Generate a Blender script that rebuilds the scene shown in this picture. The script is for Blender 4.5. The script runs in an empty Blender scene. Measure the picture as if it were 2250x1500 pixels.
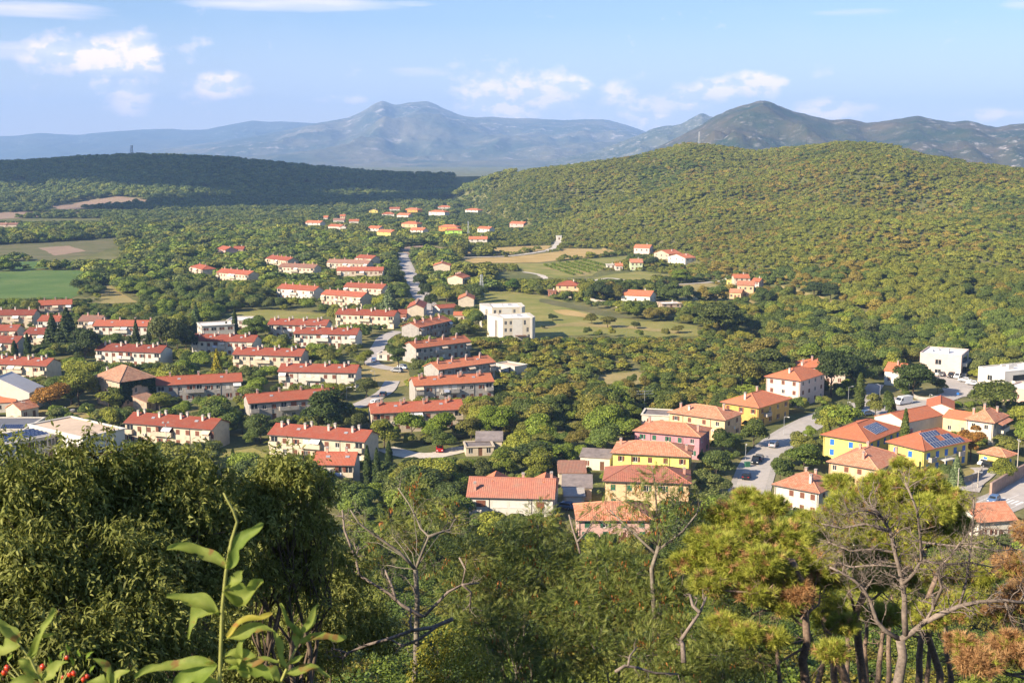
import bpy, math, random
import numpy as np
from mathutils import Vector, Matrix, Euler

# ------------------------------------------------------------------ camera, sky, sun, exposure
scene = bpy.context.scene
COL = scene.collection
CAM_H = 73.0
F = 2650.0                       # focal length in photo pixels (photo 2250 x 1500)
PITCH = math.atan(410.0 / F)
CP, SP = math.cos(PITCH), math.sin(PITCH)

cam_d = bpy.data.cameras.new('camera')
cam = bpy.data.objects.new('camera', cam_d)
COL.objects.link(cam)
cam.location = (0, 0, CAM_H)
cam.rotation_euler = (math.pi / 2 - PITCH, 0, 0)
cam_d.sensor_width = 36.0
cam_d.lens = 36.0 * F / 2250.0
cam_d.clip_start = 0.05
cam_d.clip_end = 60000
scene.camera = cam
cam_d.dof.use_dof = True
cam_d.dof.focus_distance = 60.0
cam_d.dof.aperture_fstop = 16.0

SUN_EL = math.radians(29)
SUN_DIR = Vector((-0.83, -0.56, 0)).normalized()       # horizontal direction towards the sun (left, behind the camera)
SUN_DIR = Vector((SUN_DIR.x * math.cos(SUN_EL), SUN_DIR.y * math.cos(SUN_EL), math.sin(SUN_EL)))
sun_d = bpy.data.lights.new('sun', 'SUN')
sun_d.energy = 5.0
sun_d.angle = math.radians(0.53)
sun_d.color = (1.0, 0.87, 0.70)
sun = bpy.data.objects.new('sun', sun_d)
COL.objects.link(sun)
sun.rotation_euler = SUN_DIR.to_track_quat('Z', 'Y').to_euler()
sun.location = (-200, -100, 300)

scene.view_settings.view_transform = 'Standard'
scene.view_settings.look = 'None'
scene.view_settings.gamma = 1.0
scene.view_settings.exposure = 1.1
cy = scene.cycles
cy.max_bounces = 5
cy.diffuse_bounces = 2
cy.glossy_bounces = 2
cy.transmission_bounces = 3
cy.transparent_max_bounces = 6
cy.volume_bounces = 1
cy.caustics_reflective = False
cy.caustics_refractive = False
cy.sample_clamp_indirect = 4.0
cy.use_adaptive_sampling = True
cy.adaptive_threshold = 0.015
try:
    cy.use_denoising = True
    cy.denoiser = 'OPENIMAGEDENOISE'
    cy.denoising_input_passes = 'RGB_ALBEDO_NORMAL'
    cy.denoising_prefilter = 'ACCURATE'
except Exception:
    pass


def pdir(px, py):
    a = (px - 1125.0) / F
    b = (750.0 - py) / F
    return np.array([a, CP + b * SP, -SP + b * CP])


def proj(x, y, z):
    """world -> photo pixel (arrays allowed) and depth"""
    zz = z - CAM_H
    dep = y * CP - zz * SP
    dep = np.where(np.abs(dep) < 1e-6, 1e-6, dep)
    u = y * SP + zz * CP
    return 1125.0 + F * x / dep, 750.0 - F * u / dep, dep


def on_plane(px, py, z=0.0):
    d = pdir(px, py)
    t = (z - CAM_H) / d[2]
    return Vector((d[0] * t, d[1] * t, z))


def at(px, py, Y):
    """the point seen at this pixel, Y metres ahead"""
    d = pdir(px, py)
    t = Y / d[1]
    return Vector((d[0] * t, Y, CAM_H + d[2] * t))


# ------------------------------------------------------------------ numpy noise
def _hash(ix, iy, seed):
    n = (ix.astype(np.int64) * 374761393 + iy.astype(np.int64) * 668265263 + seed * 982451653) & 0xffffffff
    n = ((n ^ (n >> 13)) * 1274126177) & 0xffffffff
    return ((n ^ (n >> 16)) & 0xffff) / 65535.0


def vnoise(x, y, seed=0):
    ix, iy = np.floor(x), np.floor(y)
    fx, fy = x - ix, y - iy
    fx = fx * fx * (3 - 2 * fx); fy = fy * fy * (3 - 2 * fy)
    a = _hash(ix, iy, seed); b = _hash(ix + 1, iy, seed)
    c = _hash(ix, iy + 1, seed); d = _hash(ix + 1, iy + 1, seed)
    return (a * (1 - fx) + b * fx) * (1 - fy) + (c * (1 - fx) + d * fx) * fy


def fbm(x, y, seed=0, octv=5, ridged=False):
    s, amp, tot = 0.0, 1.0, 0.0
    for k in range(octv):
        n = vnoise(x * 2 ** k, y * 2 ** k, seed + k * 17)
        if ridged:
            n = 1 - np.abs(2 * n - 1)
        s = s + amp * n
        tot += amp
        amp *= 0.5
    return s / tot


def sstep(t):
    t = np.clip(t, 0, 1)
    return t * t * (3 - 2 * t)


# ------------------------------------------------------------------ helpers
class MB:
    def __init__(self):
        self.v, self.f, self.m = [], [], []

    def quad(self, a, b, c, d, mi=0):
        n = len(self.v)
        self.v += [tuple(a), tuple(b), tuple(c), tuple(d)]
        self.f.append((n, n + 1, n + 2, n + 3)); self.m.append(mi)

    def poly(self, pts, mi=0):
        n = len(self.v)
        self.v += [tuple(p) for p in pts]
        self.f.append(tuple(range(n, n + len(pts)))); self.m.append(mi)

    def box(self, x0, x1, y0, y1, z0, z1, mi=0):
        n = len(self.v)
        self.v += [(x0, y0, z0), (x1, y0, z0), (x1, y1, z0), (x0, y1, z0), (x0, y0, z1), (x1, y0, z1), (x1, y1, z1), (x0, y1, z1)]
        for q in ((0, 3, 2, 1), (4, 5, 6, 7), (0, 1, 5, 4), (1, 2, 6, 5), (2, 3, 7, 6), (3, 0, 4, 7)):
            self.f.append(tuple(n + i for i in q)); self.m.append(mi)

    def prism(self, pts, vec, mi=0):
        """closed polygon pts (3D) extruded by vec"""
        n = len(self.v); k = len(pts)
        self.v += [tuple(p) for p in pts] + [tuple(Vector(p) + Vector(vec)) for p in pts]
        self.f.append(tuple(n + i for i in reversed(range(k)))); self.m.append(mi)
        self.f.append(tuple(n + k + i for i in range(k))); self.m.append(mi)
        for i in range(k):
            j = (i + 1) % k
            self.f.append((n + i, n + j, n + k + j, n + k + i)); self.m.append(mi)

    def tube(self, pts, radii, sides=6, mi=0, cap=True):
        pts = [Vector(p) for p in pts]
        n0 = len(self.v)
        ref = Vector((0.31, 0.17, 0.93))
        for i, p in enumerate(pts):
            t = (pts[min(i + 1, len(pts) - 1)] - pts[max(i - 1, 0)])
            if t.length < 1e-9:
                t = Vector((0, 0, 1))
            t.normalize()
            a = t.cross(ref)
            if a.length < 0.05:
                a = t.cross(Vector((1, 0, 0)))
            a.normalize(); b = t.cross(a)
            r = radii[i] if hasattr(radii, '__len__') else radii
            for k in range(sides):
                an = 2 * math.pi * k / sides
                self.v.append(tuple(p + a * (r * math.cos(an)) + b * (r * math.sin(an))))
        for i in range(len(pts) - 1):
            for k in range(sides):
                k2 = (k + 1) % sides
                self.f.append((n0 + i * sides + k, n0 + i * sides + k2, n0 + (i + 1) * sides + k2, n0 + (i + 1) * sides + k)); self.m.append(mi)
        if cap:
            e = n0 + (len(pts) - 1) * sides
            self.f.append(tuple(e + k for k in range(sides))); self.m.append(mi)
            self.f.append(tuple(n0 + k for k in reversed(range(sides)))); self.m.append(mi)

    def mesh(self, name, mats, smooth=False):
        me = bpy.data.meshes.new(name)
        me.from_pydata(self.v, [], self.f)
        for m in (mats if isinstance(mats, (list, tuple)) else [mats]):
            me.materials.append(m)
        if any(self.m):
            me.polygons.foreach_set('material_index', self.m)
        if smooth:
            me.polygons.foreach_set('use_smooth', [True] * len(self.f))
        me.update()
        return me


def np_mesh(name, verts, faces, mats, smooth=False, attrs=None, mi=None):
    """verts (N,3), faces (M,k) arrays"""
    me = bpy.data.meshes.new(name)
    verts = np.ascontiguousarray(verts, dtype=np.float32); faces = np.ascontiguousarray(faces, dtype=np.int32)
    M, k = faces.shape
    me.vertices.add(len(verts)); me.vertices.foreach_set('co', verts.ravel())
    me.loops.add(M * k); me.loops.foreach_set('vertex_index', faces.ravel())
    me.polygons.add(M)
    me.polygons.foreach_set('loop_start', np.arange(0, M * k, k, dtype=np.int32))
    try:
        me.polygons.foreach_set('loop_total', np.full(M, k, dtype=np.int32))
    except Exception:
        pass
    for m in (mats if isinstance(mats, (list, tuple)) else [mats]):
        me.materials.append(m)
    if mi is not None:
        me.polygons.foreach_set('material_index', np.ascontiguousarray(mi, dtype=np.int32))
    if smooth:
        me.polygons.foreach_set('use_smooth', np.ones(M, dtype=bool))
    if attrs:
        for an, arr in attrs.items():           # per-vertex float
            a = me.attributes.new(an, 'FLOAT', 'POINT')
            a.data.foreach_set('value', np.ascontiguousarray(arr, dtype=np.float32))
    me.update(calc_edges=True)
    me.validate()
    return me


def grid_faces(nr, nc):
    i = np.arange(nr - 1)[:, None]; j = np.arange(nc - 1)[None, :]
    a = i * nc + j
    return np.stack([a, a + 1, a + nc + 1, a + nc], -1).reshape(-1, 4)


def obj(name, me, parent=None, loc=None, rz=None, scale=None):
    o = bpy.data.objects.new(name, me)
    COL.objects.link(o)
    if parent is not None:
        o.parent = parent
    if loc is not None:
        o.location = loc
    if rz is not None:
        o.rotation_euler = (0, 0, rz)
    if scale is not None:
        o.scale = scale
    return o


def tag(o, label=None, cat=None, group=None, kind=None):
    if label:
        o['label'] = label
    if cat:
        o['category'] = cat
    if group:
        o['group'] = group
    if kind:
        o['kind'] = kind
    return o


# ------------------------------------------------------------------ materials
MATS = {}


def new_mat(name):
    m = bpy.data.materials.new(name)
    m.use_nodes = True
    nt = m.node_tree
    b = nt.nodes['Principled BSDF']
    return m, nt, b


def N(nt, typ, **kw):
    n = nt.nodes.new(typ)
    for k, v in kw.items():
        if k in ('op',):
            n.operation = v
        elif hasattr(n, k):
            setattr(n, k, v)
    return n


def mixc(nt, fac, a, b, blend='MIX'):
    n = nt.nodes.new('ShaderNodeMix')
    n.data_type = 'RGBA'; n.blend_type = blend; n.clamp_factor = True
    def put(sock, v):
        if hasattr(v, 'is_linked') or hasattr(v, 'links'):
            nt.links.new(v, sock)
        elif isinstance(v, (int, float)):
            sock.default_value = v
        else:
            sock.default_value = (*v[:3], 1.0)
    f = n.inputs[0]
    put(f, fac)
    put(n.inputs[6], a); put(n.inputs[7], b)
    return n.outputs[2]


def mth(nt, op, a, b=None, c=None, clamp=False):
    n = nt.nodes.new('ShaderNodeMath'); n.operation = op; n.use_clamp = clamp
    for i, v in enumerate((a, b, c)):
        if v is None:
            continue
        if hasattr(v, 'links'):
            nt.links.new(v, n.inputs[i])
        else:
            n.inputs[i].default_value = v
    return n.outputs[0]


def noise(nt, scale, detail=4, rough=0.55, vec=None, dim='3D'):
    n = nt.nodes.new('ShaderNodeTexNoise')
    n.noise_dimensions = dim
    n.inputs['Scale'].default_value = scale
    n.inputs['Detail'].default_value = detail
    n.inputs['Roughness'].default_value = rough
    if vec is not None:
        nt.links.new(vec, n.inputs['Vector'])
    return n.outputs[0]


def ramp(nt, fac, stops):
    n = nt.nodes.new('ShaderNodeValToRGB')
    el = n.color_ramp.elements
    while len(el) < len(stops):
        el.new(0.5)
    for e, (p, c) in zip(el, stops):
        e.position = p
        e.color = (*c[:3], 1.0) if not isinstance(c, (int, float)) else (c, c, c, 1.0)
    nt.links.new(fac, n.inputs[0])
    return n.outputs[0]


def pos(nt, kind='Object'):
    t = nt.nodes.new('ShaderNodeTexCoord')
    return t.outputs[kind]


def gpos(nt):
    return nt.nodes.new('ShaderNodeNewGeometry').outputs['Position']


def plain(name, c, rough=0.7, var=0.12, scale=1.5, metal=0.0, bump=0.0, spec=0.3, world=True):
    """a surface colour with soft wear / weathering"""
    if name in MATS:
        return MATS[name]
    m, nt, b = new_mat(name)
    p = gpos(nt) if world else pos(nt)
    n1 = noise(nt, scale, 5, 0.6, p)
    n2 = noise(nt, scale * 0.13, 3, 0.5, p)
    f = mth(nt, 'ADD', mth(nt, 'MULTIPLY', n1, 0.6), mth(nt, 'MULTIPLY', n2, 0.4))
    dark = tuple(x * (1 - var * 2) for x in c); lite = tuple(min(1, x * (1 + var * 2)) for x in c)
    nt.links.new(ramp(nt, f, [(0.3, dark), (0.5, c), (0.7, lite)]), b.inputs['Base Color'])
    b.inputs['Roughness'].default_value = rough
    b.inputs['Metallic'].default_value = metal
    b.inputs['Specular IOR Level'].default_value = spec
    if bump:
        bp = nt.nodes.new('ShaderNodeBump'); bp.inputs['Strength'].default_value = bump
        nt.links.new(n1, bp.inputs['Height']); nt.links.new(bp.outputs[0], b.inputs['Normal'])
    MATS[name] = m
    return m
# ------------------------------------------------------------------ the lie of the land
def _cols(rows):
    a = np.array(rows, dtype=float)
    return a


def _ridge_h(px, py, d):
    v = pdir(px, py)
    return CAM_H + v[2] / v[1] * d


# right hill: pixel column, foot row (at valley level), ridge row, ridge distance
RH = [(930, 440, 443, 1790), (1000, 452, 432, 1750), (1080, 478, 397, 1650), (1160, 520, 378, 1600), (1300, 546, 360, 1550),
      (1400, 560, 347, 1500), (1500, 585, 320, 1500), (1560, 610, 322, 1500), (1650, 640, 336, 1480), (1750, 670, 327, 1420), (1850, 700, 316, 1370),
      (1950, 712, 322, 1350), (2020, 718, 344, 1300), (2100, 725, 357, 1250), (2250, 740, 378, 1200), (2700, 760, 395, 1150)]
# left wooded hill
LH = [(-500, 490, 372, 2100), (0, 478, 364, 2250), (100, 474, 359, 2300), (200, 470, 352, 2300), (300, 466, 348, 2300), (380, 462, 349, 2300),
      (500, 455, 354, 2350), (600, 450, 364, 2350), (700, 446, 374, 2350), (800, 440, 383, 2350), (880, 434, 387, 2350), (980, 428, 389, 2350), (1080, 420, 388, 2350), (1200, 415, 398, 2350), (1400, 410, 405, 2350)]
# bare-topped hill behind on the far right
BH = [(1850, 372, 372, 2500), (1990, 372, 358, 2500), (2050, 374, 346, 2500), (2100, 375, 334, 2500), (2180, 376, 323, 2500), (2250, 378, 320, 2500), (2500, 380, 318, 2500), (2900, 380, 340, 2500)]


def _prep(tab):
    out = []
    for (px, fy, ry, d) in tab:
        v = pdir(px, fy)
        d0 = -CAM_H / v[2] * v[1]
        out.append((px, d0, d, max(_ridge_h(px, ry, d), 0.0)))
    return np.array(out)


RHT, LHT, BHT = _prep(RH), _prep(LH), _prep(BH)


def _hill(x, y, T, mix, back, amp, seed):
    yy = np.maximum(y, 50.0)
    c = 1125.0 + F * x / (yy * 0.992)
    d0 = np.interp(c, T[:, 0], T[:, 1]); d1 = np.interp(c, T[:, 0], T[:, 2]); H = np.interp(c, T[:, 0], T[:, 3])
    t = (yy - d0) / np.maximum(d1 - d0, 1.0)
    up = mix * sstep(t) + (1 - mix) * np.clip(t, 0, 1)
    dn = 1 - sstep((yy - d1) / back)
    z = H * np.where(t <= 1, up, dn)
    und = (fbm(x / 160.0, y / 160.0, seed, 3) - 0.5) * amp
    return z + und * np.clip(np.sin(np.pi * np.clip(t, 0, 1)), 0, 1) * np.clip(H / 40.0, 0, 1)


def terr(x, y):
    x = np.asarray(x, dtype=float); y = np.asarray(y, dtype=float)
    t = np.clip((y + 2.0) / 197.0, 0, 1)
    fg = 71.3 * (1 - t) ** 1.6
    h = np.maximum(_hill(x, y, RHT, 0.45, 600.0, 44.0, 3), _hill(x, y, LHT, 0.6, 900.0, 22.0, 11))
    h = np.maximum(h, _hill(x, y, BHT, 0.5, 700.0, 12.0, 23))
    return fg + np.maximum(h, 0.0)


def tz(x, y):
    return float(terr(np.array([x]), np.array([y]))[0])


def on_ground(px, py):
    """where the view through this photo pixel meets the land"""
    d = pdir(px, py)
    p = on_plane(px, py, 0.0) if d[2] < -1e-4 else Vector((d[0], d[1], 0)) * 4000
    ys = np.linspace(60, max(p.y, 60.1) if d[2] < -1e-4 else 4000, 700)
    t = ys / d[1]
    zr = CAM_H + d[2] * t
    zt = terr(d[0] * t, ys)
    k = np.where(zr <= zt + 1e-6)[0]
    i = k[0] if len(k) else len(ys) - 1
    return Vector((d[0] * t[i], ys[i], zt[i]))


# ---- ground material: dry late-summer grass, scrub soil, leaf litter
def ground_mat():
    m, nt, b = new_mat('ground_grass')
    p = gpos(nt)
    a = noise(nt, 0.02, 6, 0.6, p); c = noise(nt, 0.35, 5, 0.65, p); e = noise(nt, 2.2, 4, 0.6, p)
    base = ramp(nt, a, [(0.32, (0.10, 0.125, 0.035)), (0.47, (0.17, 0.17, 0.05)), (0.6, (0.28, 0.24, 0.1)), (0.75, (0.16, 0.16, 0.05))])
    col = mixc(nt, ramp(nt, c, [(0.35, 0.0), (0.7, 0.75)]), base, (0.06, 0.085, 0.025))
    col = mixc(nt, ramp(nt, e, [(0.4, 0.0), (0.75, 0.45)]), col, (0.24, 0.2, 0.1))
    nt.links.new(col, b.inputs['Base Color'])
    b.inputs['Roughness'].default_value = 0.95; b.inputs['Specular IOR Level'].default_value = 0.1
    bp = nt.nodes.new('ShaderNodeBump'); bp.inputs['Strength'].default_value = 0.5; bp.inputs['Distance'].default_value = 0.4
    nt.links.new(c, bp.inputs['Height']); nt.links.new(bp.outputs[0], b.inputs['Normal'])
    return m


def build_ground():
    nr, nc = 430, 300
    u = np.linspace(0, 1, nr)
    ys = -60 + 60 * (np.exp(u * math.log((16000 + 60) / 60 + 1)) - 1)
    s = np.linspace(-1, 1, nc)
    X = s[None, :] * (60 + np.maximum(ys, 0)[:, None] * 0.72)
    Y = np.repeat(ys[:, None], nc, 1)
    Z = terr(X, Y)
    v = np.stack([X, Y, Z], -1).reshape(-1, 3)
    me = np_mesh('ground', v, grid_faces(nr, nc), ground_mat(), smooth=True)
    o = obj('ground', me)
    tag(o, 'grassy valley floor and hill slopes under the town', kind='structure')


build_ground()


# ---- far mountains
def rock_mat(name, green, dry, rock, amount, scale):
    m, nt, b = new_mat(name)
    p = gpos(nt)
    mp = nt.nodes.new('ShaderNodeMapping'); mp.inputs['Scale'].default_value = (1, 1, 2.2)
    nt.links.new(p, mp.inputs[0])
    a = noise(nt, scale, 7, 0.62, mp.outputs[0]); c = noise(nt, scale * 5.5, 6, 0.7, mp.outputs[0]); e = noise(nt, scale * 0.35, 4, 0.5, p)
    col = mixc(nt, ramp(nt, a, [(0.4, 0.0), (0.62, 0.85)]), green, dry)
    r = mth(nt, 'MULTIPLY', ramp(nt, c, [(0.55, 0.0), (0.66, 1.0)]), ramp(nt, e, [(0.5 - amount, 0.0), (0.72 - amount, 1.0)]))
    nt.links.new(mixc(nt, r, col, rock), b.inputs['Base Color'])
    b.inputs['Roughness'].default_value = 0.95; b.inputs['Specular IOR Level'].default_value = 0.1
    bp = nt.nodes.new('ShaderNodeBump'); bp.inputs['Strength'].default_value = 0.8; bp.inputs['Distance'].default_value = 0.35 / scale * 0.1
    nt.links.new(c, bp.inputs['Height']); nt.links.new(bp.outputs[0], b.inputs['Normal'])
    return m


def mountain(name, label, pts, d1, d0, back, mat, rough, seed, crag=0.0, nr=90, nc=420):
    pts = np.array(pts, dtype=float)
    cols = np.linspace(pts[0, 0], pts[-1, 0], nc)
    py = np.interp(cols, pts[:, 0], pts[:, 1])
    py = np.convolve(np.pad(py, 3, mode='edge'), np.array([1, 2, 3, 2, 1]) / 9.0, 'same')[3:-3]
    H = np.array([_ridge_h(c, r, d1) for c, r in zip(cols, py)])
    H = np.maximum(H, 0.0)
    dx = np.array([pdir(c, r)[0] / pdir(c, r)[1] for c, r in zip(cols, py)])
    edge = np.minimum(1, np.minimum((cols - cols[0]), (cols[-1] - cols)) / 60.0)
    t = np.concatenate([np.linspace(0, 1, nr - 14), 1 + np.linspace(0.06, 1, 14)])
    D = np.where(t <= 1, d0 + (d1 - d0) * t, d1 + back * (t - 1))
    X = D[:, None] * dx[None, :]
    Y = np.repeat(D[:, None], nc, 1)
    up = np.where(t <= 1, 0.35 * sstep(t) + 0.65 * t ** 1.25, 1 - sstep(t - 1))
    Z = H[None, :] * up[:, None]
    sc = (d1 - d0) / 7.0
    n = fbm(X / sc, Y / sc * 0.6, seed, 6, ridged=True) - 0.62
    w = np.sin(np.pi * np.clip(t, 0, 1)) * np.where(t <= 1, 1, 0)
    Z = Z + n * rough * H[None, :] * w[:, None]
    if crag:
        n2 = fbm(X / (sc * 0.12), Y / (sc * 0.12), seed + 5, 4) - 0.5
        Z = Z + n2 * crag * H[None, :] * np.clip(t, 0, 1)[:, None] ** 2 * np.where(t <= 1.2, 1, 0)[:, None]
    Z = np.maximum(Z, 0) - 0.5 * (1 - edge)[None, :]
    me = np_mesh(name, np.stack([X, Y, Z], -1).reshape(-1, 3), grid_faces(len(t), nc), mat, smooth=True)
    o = obj(name, me)
    tag(o, label, kind='structure')
    return o


mountain('distant_ridge', 'long pale blue ridge on the horizon at the left',
         [(-500, 305), (-200, 296), (0, 299), (30, 299), (90, 292), (130, 295), (170, 297), (220, 291), (310, 285), (375, 283), (410, 286), (450, 285), (500, 275), (555, 265), (585, 268), (620, 267), (690, 271), (800, 276), (1000, 285)],
         15000, 11500, 900, rock_mat('ridge_far', (0.05, 0.07, 0.045), (0.1, 0.1, 0.06), (0.5, 0.48, 0.44), 0.0, 0.0012), 0.35, 41, 0.01)
mountain('far_mountain', 'hazy blue mountain with twin summit behind the wooded hills',
         [(100, 348), (250, 338), (350, 328), (450, 315), (560, 298), (640, 284), (690, 272), (765, 259), (800, 243), (822, 229), (840, 220), (855, 227), (870, 232), (885, 227), (905, 225), (935, 223), (955, 228), (975, 238), (1010, 254), (1050, 259),
          (1075, 257), (1130, 260), (1200, 262), (1240, 265), (1290, 262), (1330, 263), (1365, 271), (1390, 279), (1420, 290), (1470, 305), (1600, 320), (1900, 335), (2300, 345)],
         12400, 7400, 1300, rock_mat('mountain_far', (0.055, 0.075, 0.045), (0.2, 0.17, 0.10), (0.6, 0.52, 0.46), 0.08, 0.0016), 0.6, 57, 0.035)
mountain('rocky_ridge', 'pale limestone ridge rising beside the dark mountain',
         [(1200, 352), (1300, 335), (1390, 302), (1425, 287), (1440, 281), (1465, 277), (1485, 276), (1510, 266), (1525, 256), (1540, 249), (1556, 254), (1580, 262), (1640, 275), (1750, 300), (1850, 330)],
         7800, 5900, 900, rock_mat('ridge_rock', (0.05, 0.07, 0.035), (0.16, 0.15, 0.08), (0.6, 0.55, 0.48), 0.22, 0.004), 0.35, 71, 0.05, nr=70, nc=300)
mountain('dark_mountain', 'dark domed mountain with grey crags at the right',
         [(1330, 362), (1380, 346), (1440, 326), (1500, 296), (1545, 272), (1565, 258), (1600, 243), (1640, 229), (1675, 220), (1692, 222), (1715, 234), (1745, 246), (1770, 250), (1800, 258), (1830, 264), (1860, 261), (1900, 270), (1930, 268), (1965, 263), (2015, 255),
          (2050, 262), (2090, 268), (2130, 266), (2165, 275), (2190, 281), (2220, 274), (2250, 272), (2350, 280), (2600, 270), (2900, 300)],
         4700, 2750, 900, rock_mat('mountain_dark', (0.03, 0.05, 0.022), (0.115, 0.088, 0.048), (0.5, 0.44, 0.4), 0.1, 0.0042), 0.6, 83, 0.04)


# ---- haze
def build_haze():
    mb = MB(); mb.box(-12400, 12400, -400, 16600, -1.0, 800.0)
    m = bpy.data.materials.new('haze_air'); m.use_nodes = True
    nt = m.node_tree; nt.nodes.clear()
    out = nt.nodes.new('ShaderNodeOutputMaterial')
    v = nt.nodes.new('ShaderNodeVolumePrincipled')
    v.inputs['Color'].default_value = (0.38, 0.60, 1.0, 1)
    v.inputs['Density'].default_value = 0.000092
    v.inputs['Anisotropy'].default_value = 0.0
    nt.links.new(v.outputs[0], out.inputs['Volume'])
    o = obj('haze', mb.mesh('haze', m))
    tag(o, 'thin blue haze filling the air over the whole valley', kind='stuff')


build_haze()
# ------------------------------------------------------------------ sky with fair-weather clouds
SKY = 0.066


def build_world():
    w = bpy.data.worlds.new('World'); scene.world = w
    w.use_nodes = True
    nt = w.node_tree
    bg = nt.nodes['Background']
    sky = nt.nodes.new('ShaderNodeTexSky')
    sky.sky_type = 'NISHITA'; sky.sun_disc = False
    sky.sun_elevation = SUN_EL
    sky.sun_rotation = math.atan2(SUN_DIR.x, SUN_DIR.y)
    sky.altitude = 100; sky.air_density = 1.1; sky.dust_density = 0.1; sky.ozone_density = 3.0
    d = pos(nt, 'Generated')
    sep = nt.nodes.new('ShaderNodeSeparateXYZ'); nt.links.new(d, sep.inputs[0])
    az = mth(nt, 'ARCTAN2', sep.outputs[0], sep.outputs[1])
    el = mth(nt, 'ARCSINE', sep.outputs[2])
    comb = nt.nodes.new('ShaderNodeCombineXYZ')
    nt.links.new(az, comb.inputs[0]); nt.links.new(mth(nt, 'MULTIPLY', el, 1.5), comb.inputs[1])
    P = comb.outputs[0]
    sh = nt.nodes.new('ShaderNodeVectorMath'); sh.operation = 'ADD'; nt.links.new(P, sh.inputs[0]); sh.inputs[1].default_value = (-0.004, 0.008, 0)
    n1 = noise(nt, 34, 5, 0.58, P); n2 = noise(nt, 34, 4, 0.58, sh.outputs[0])
    # cumulus in view: pixel centre, half width, half height, weight
    blobs = [(215, 125, 100, 30, 1.0), (300, 118, 48, 34, 1.0), (285, 208, 42, 28, .8), (222, 190, 26, 16, .7), (483, 188, 46, 22, 1.1), (1110, 215, 85, 45, .95), (1190, 205, 60, 36, 1.0), (1270, 192, 26, 22, .9), (1352, 206, 30, 24, .9), (1390, 235, 40, 24, .7), (1445, 225, 50, 20, .8),
             (1500, 218, 45, 18, .9), (1580, 193, 42, 18, 1.05), (1665, 180, 44, 20, 1.05), (1715, 180, 18, 12, .8), (1440, 265, 30, 14, .8), (1812, 240, 55, 18, .8), (1880, 236, 40, 9, .5), (2180, 250, 45, 9, .6), (742, 218, 50, 8, .55)]
    streaks = [(70, 22, 120, 16, .85), (45, 112, 70, 18, .75), (268, 80, 50, 9, .6), (640, 8, 190, 14, .9), (905, 8, 60, 6, .6), (920, 158, 58, 11, .6), (1880, 28, 85, 9, .55), (2240, 5, 35, 16, .6), (2150, 100, 60, 7, .35), (150, 160, 10, 8, .5)]
    def mask(lst):
        acc = None
        for (px, py, wx, wy, k) in lst:
            v = pdir(px, py); v = v / np.linalg.norm(v)
            a0 = math.atan2(v[0], v[1]); e0 = math.asin(v[2])
            u = mth(nt, 'MULTIPLY', mth(nt, 'SUBTRACT', az, a0), F / wx * 0.85)
            t = mth(nt, 'MULTIPLY', mth(nt, 'SUBTRACT', el, e0), F / wy * 0.85)
            r = mth(nt, 'ADD', mth(nt, 'MULTIPLY', u, u), mth(nt, 'MULTIPLY', t, t))
            b = mth(nt, 'MULTIPLY', mth(nt, 'DIVIDE', 1.0, mth(nt, 'ADD', 1.0, mth(nt, 'MULTIPLY', r, r))), k)
            acc = b if acc is None else mth(nt, 'MAXIMUM', acc, b)
        return acc
    mc = mask(blobs); ms = mask(streaks)
    den = mth(nt, 'ADD', mth(nt, 'MULTIPLY', mc, 1.15), mth(nt, 'MULTIPLY', mth(nt, 'SUBTRACT', n1, 0.5), 1.9))
    a1 = ramp(nt, den, [(0.26, 0.0), (1.05, 0.95)])
    smp = nt.nodes.new('ShaderNodeMapping'); smp.inputs['Scale'].default_value = (8, 60, 1); nt.links.new(P, smp.inputs[0])
    n3 = noise(nt, 1.6, 4, 0.6, smp.outputs[0])
    den2 = mth(nt, 'ADD', ms, mth(nt, 'MULTIPLY', mth(nt, 'SUBTRACT', n3, 0.5), 1.1))
    a2 = ramp(nt, den2, [(0.3, 0.0), (1.0, 0.75)])
    lit = ramp(nt, mth(nt, 'ADD', 0.5, mth(nt, 'MULTIPLY', mth(nt, 'SUBTRACT', n1, n2), 5.0)), [(0.25, (9.2, 8.9, 10.4)), (0.75, (16.0, 12.2, 10.5))])
    # scattered high cloud over the rest of the sky
    far = noise(nt, 5.0, 3, 0.55, P)
    thin = mth(nt, 'MULTIPLY', ramp(nt, far, [(0.56, 0.0), (0.78, 0.55)]), mth(nt, 'SUBTRACT', 1.0, mth(nt, 'MULTIPLY', mth(nt, 'ABSOLUTE', mth(nt, 'SUBTRACT', el, 0.35)), 3.4), clamp=True))
    blue = mixc(nt, 1.0, sky.outputs[0], (0.93, 0.97, 1.18), 'MULTIPLY')
    base = mixc(nt, thin, blue, (10.5, 9.2, 9.6))
    lowv = mth(nt, 'SUBTRACT', 1.0, mth(nt, 'MULTIPLY', mth(nt, 'ABSOLUTE', el), 9.5), clamp=True)
    base = mixc(nt, mth(nt, 'MULTIPLY', lowv, 0.7), base, (8.6, 7.9, 8.9))
    col = mixc(nt, a2, base, (10.5, 9.2, 9.6))
    col = mixc(nt, mth(nt, 'MULTIPLY', a1, 0.85), col, lit)
    # the cloud bank stands low over the mountains ahead; elsewhere only the plain sky needs evaluating
    low = mth(nt, 'MULTIPLY', mth(nt, 'LESS_THAN', mth(nt, 'ABSOLUTE', mth(nt, 'SUBTRACT', el, 0.07)), 0.13), mth(nt, 'LESS_THAN', mth(nt, 'ABSOLUTE', az), 0.62))
    bg0 = nt.nodes.new('ShaderNodeBackground'); nt.links.new(base, bg0.inputs['Color']); bg0.inputs['Strength'].default_value = SKY
    ms_ = nt.nodes.new('ShaderNodeMixShader'); nt.links.new(low, ms_.inputs[0]); nt.links.new(bg0.outputs[0], ms_.inputs[1]); nt.links.new(bg.outputs[0], ms_.inputs[2])
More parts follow.
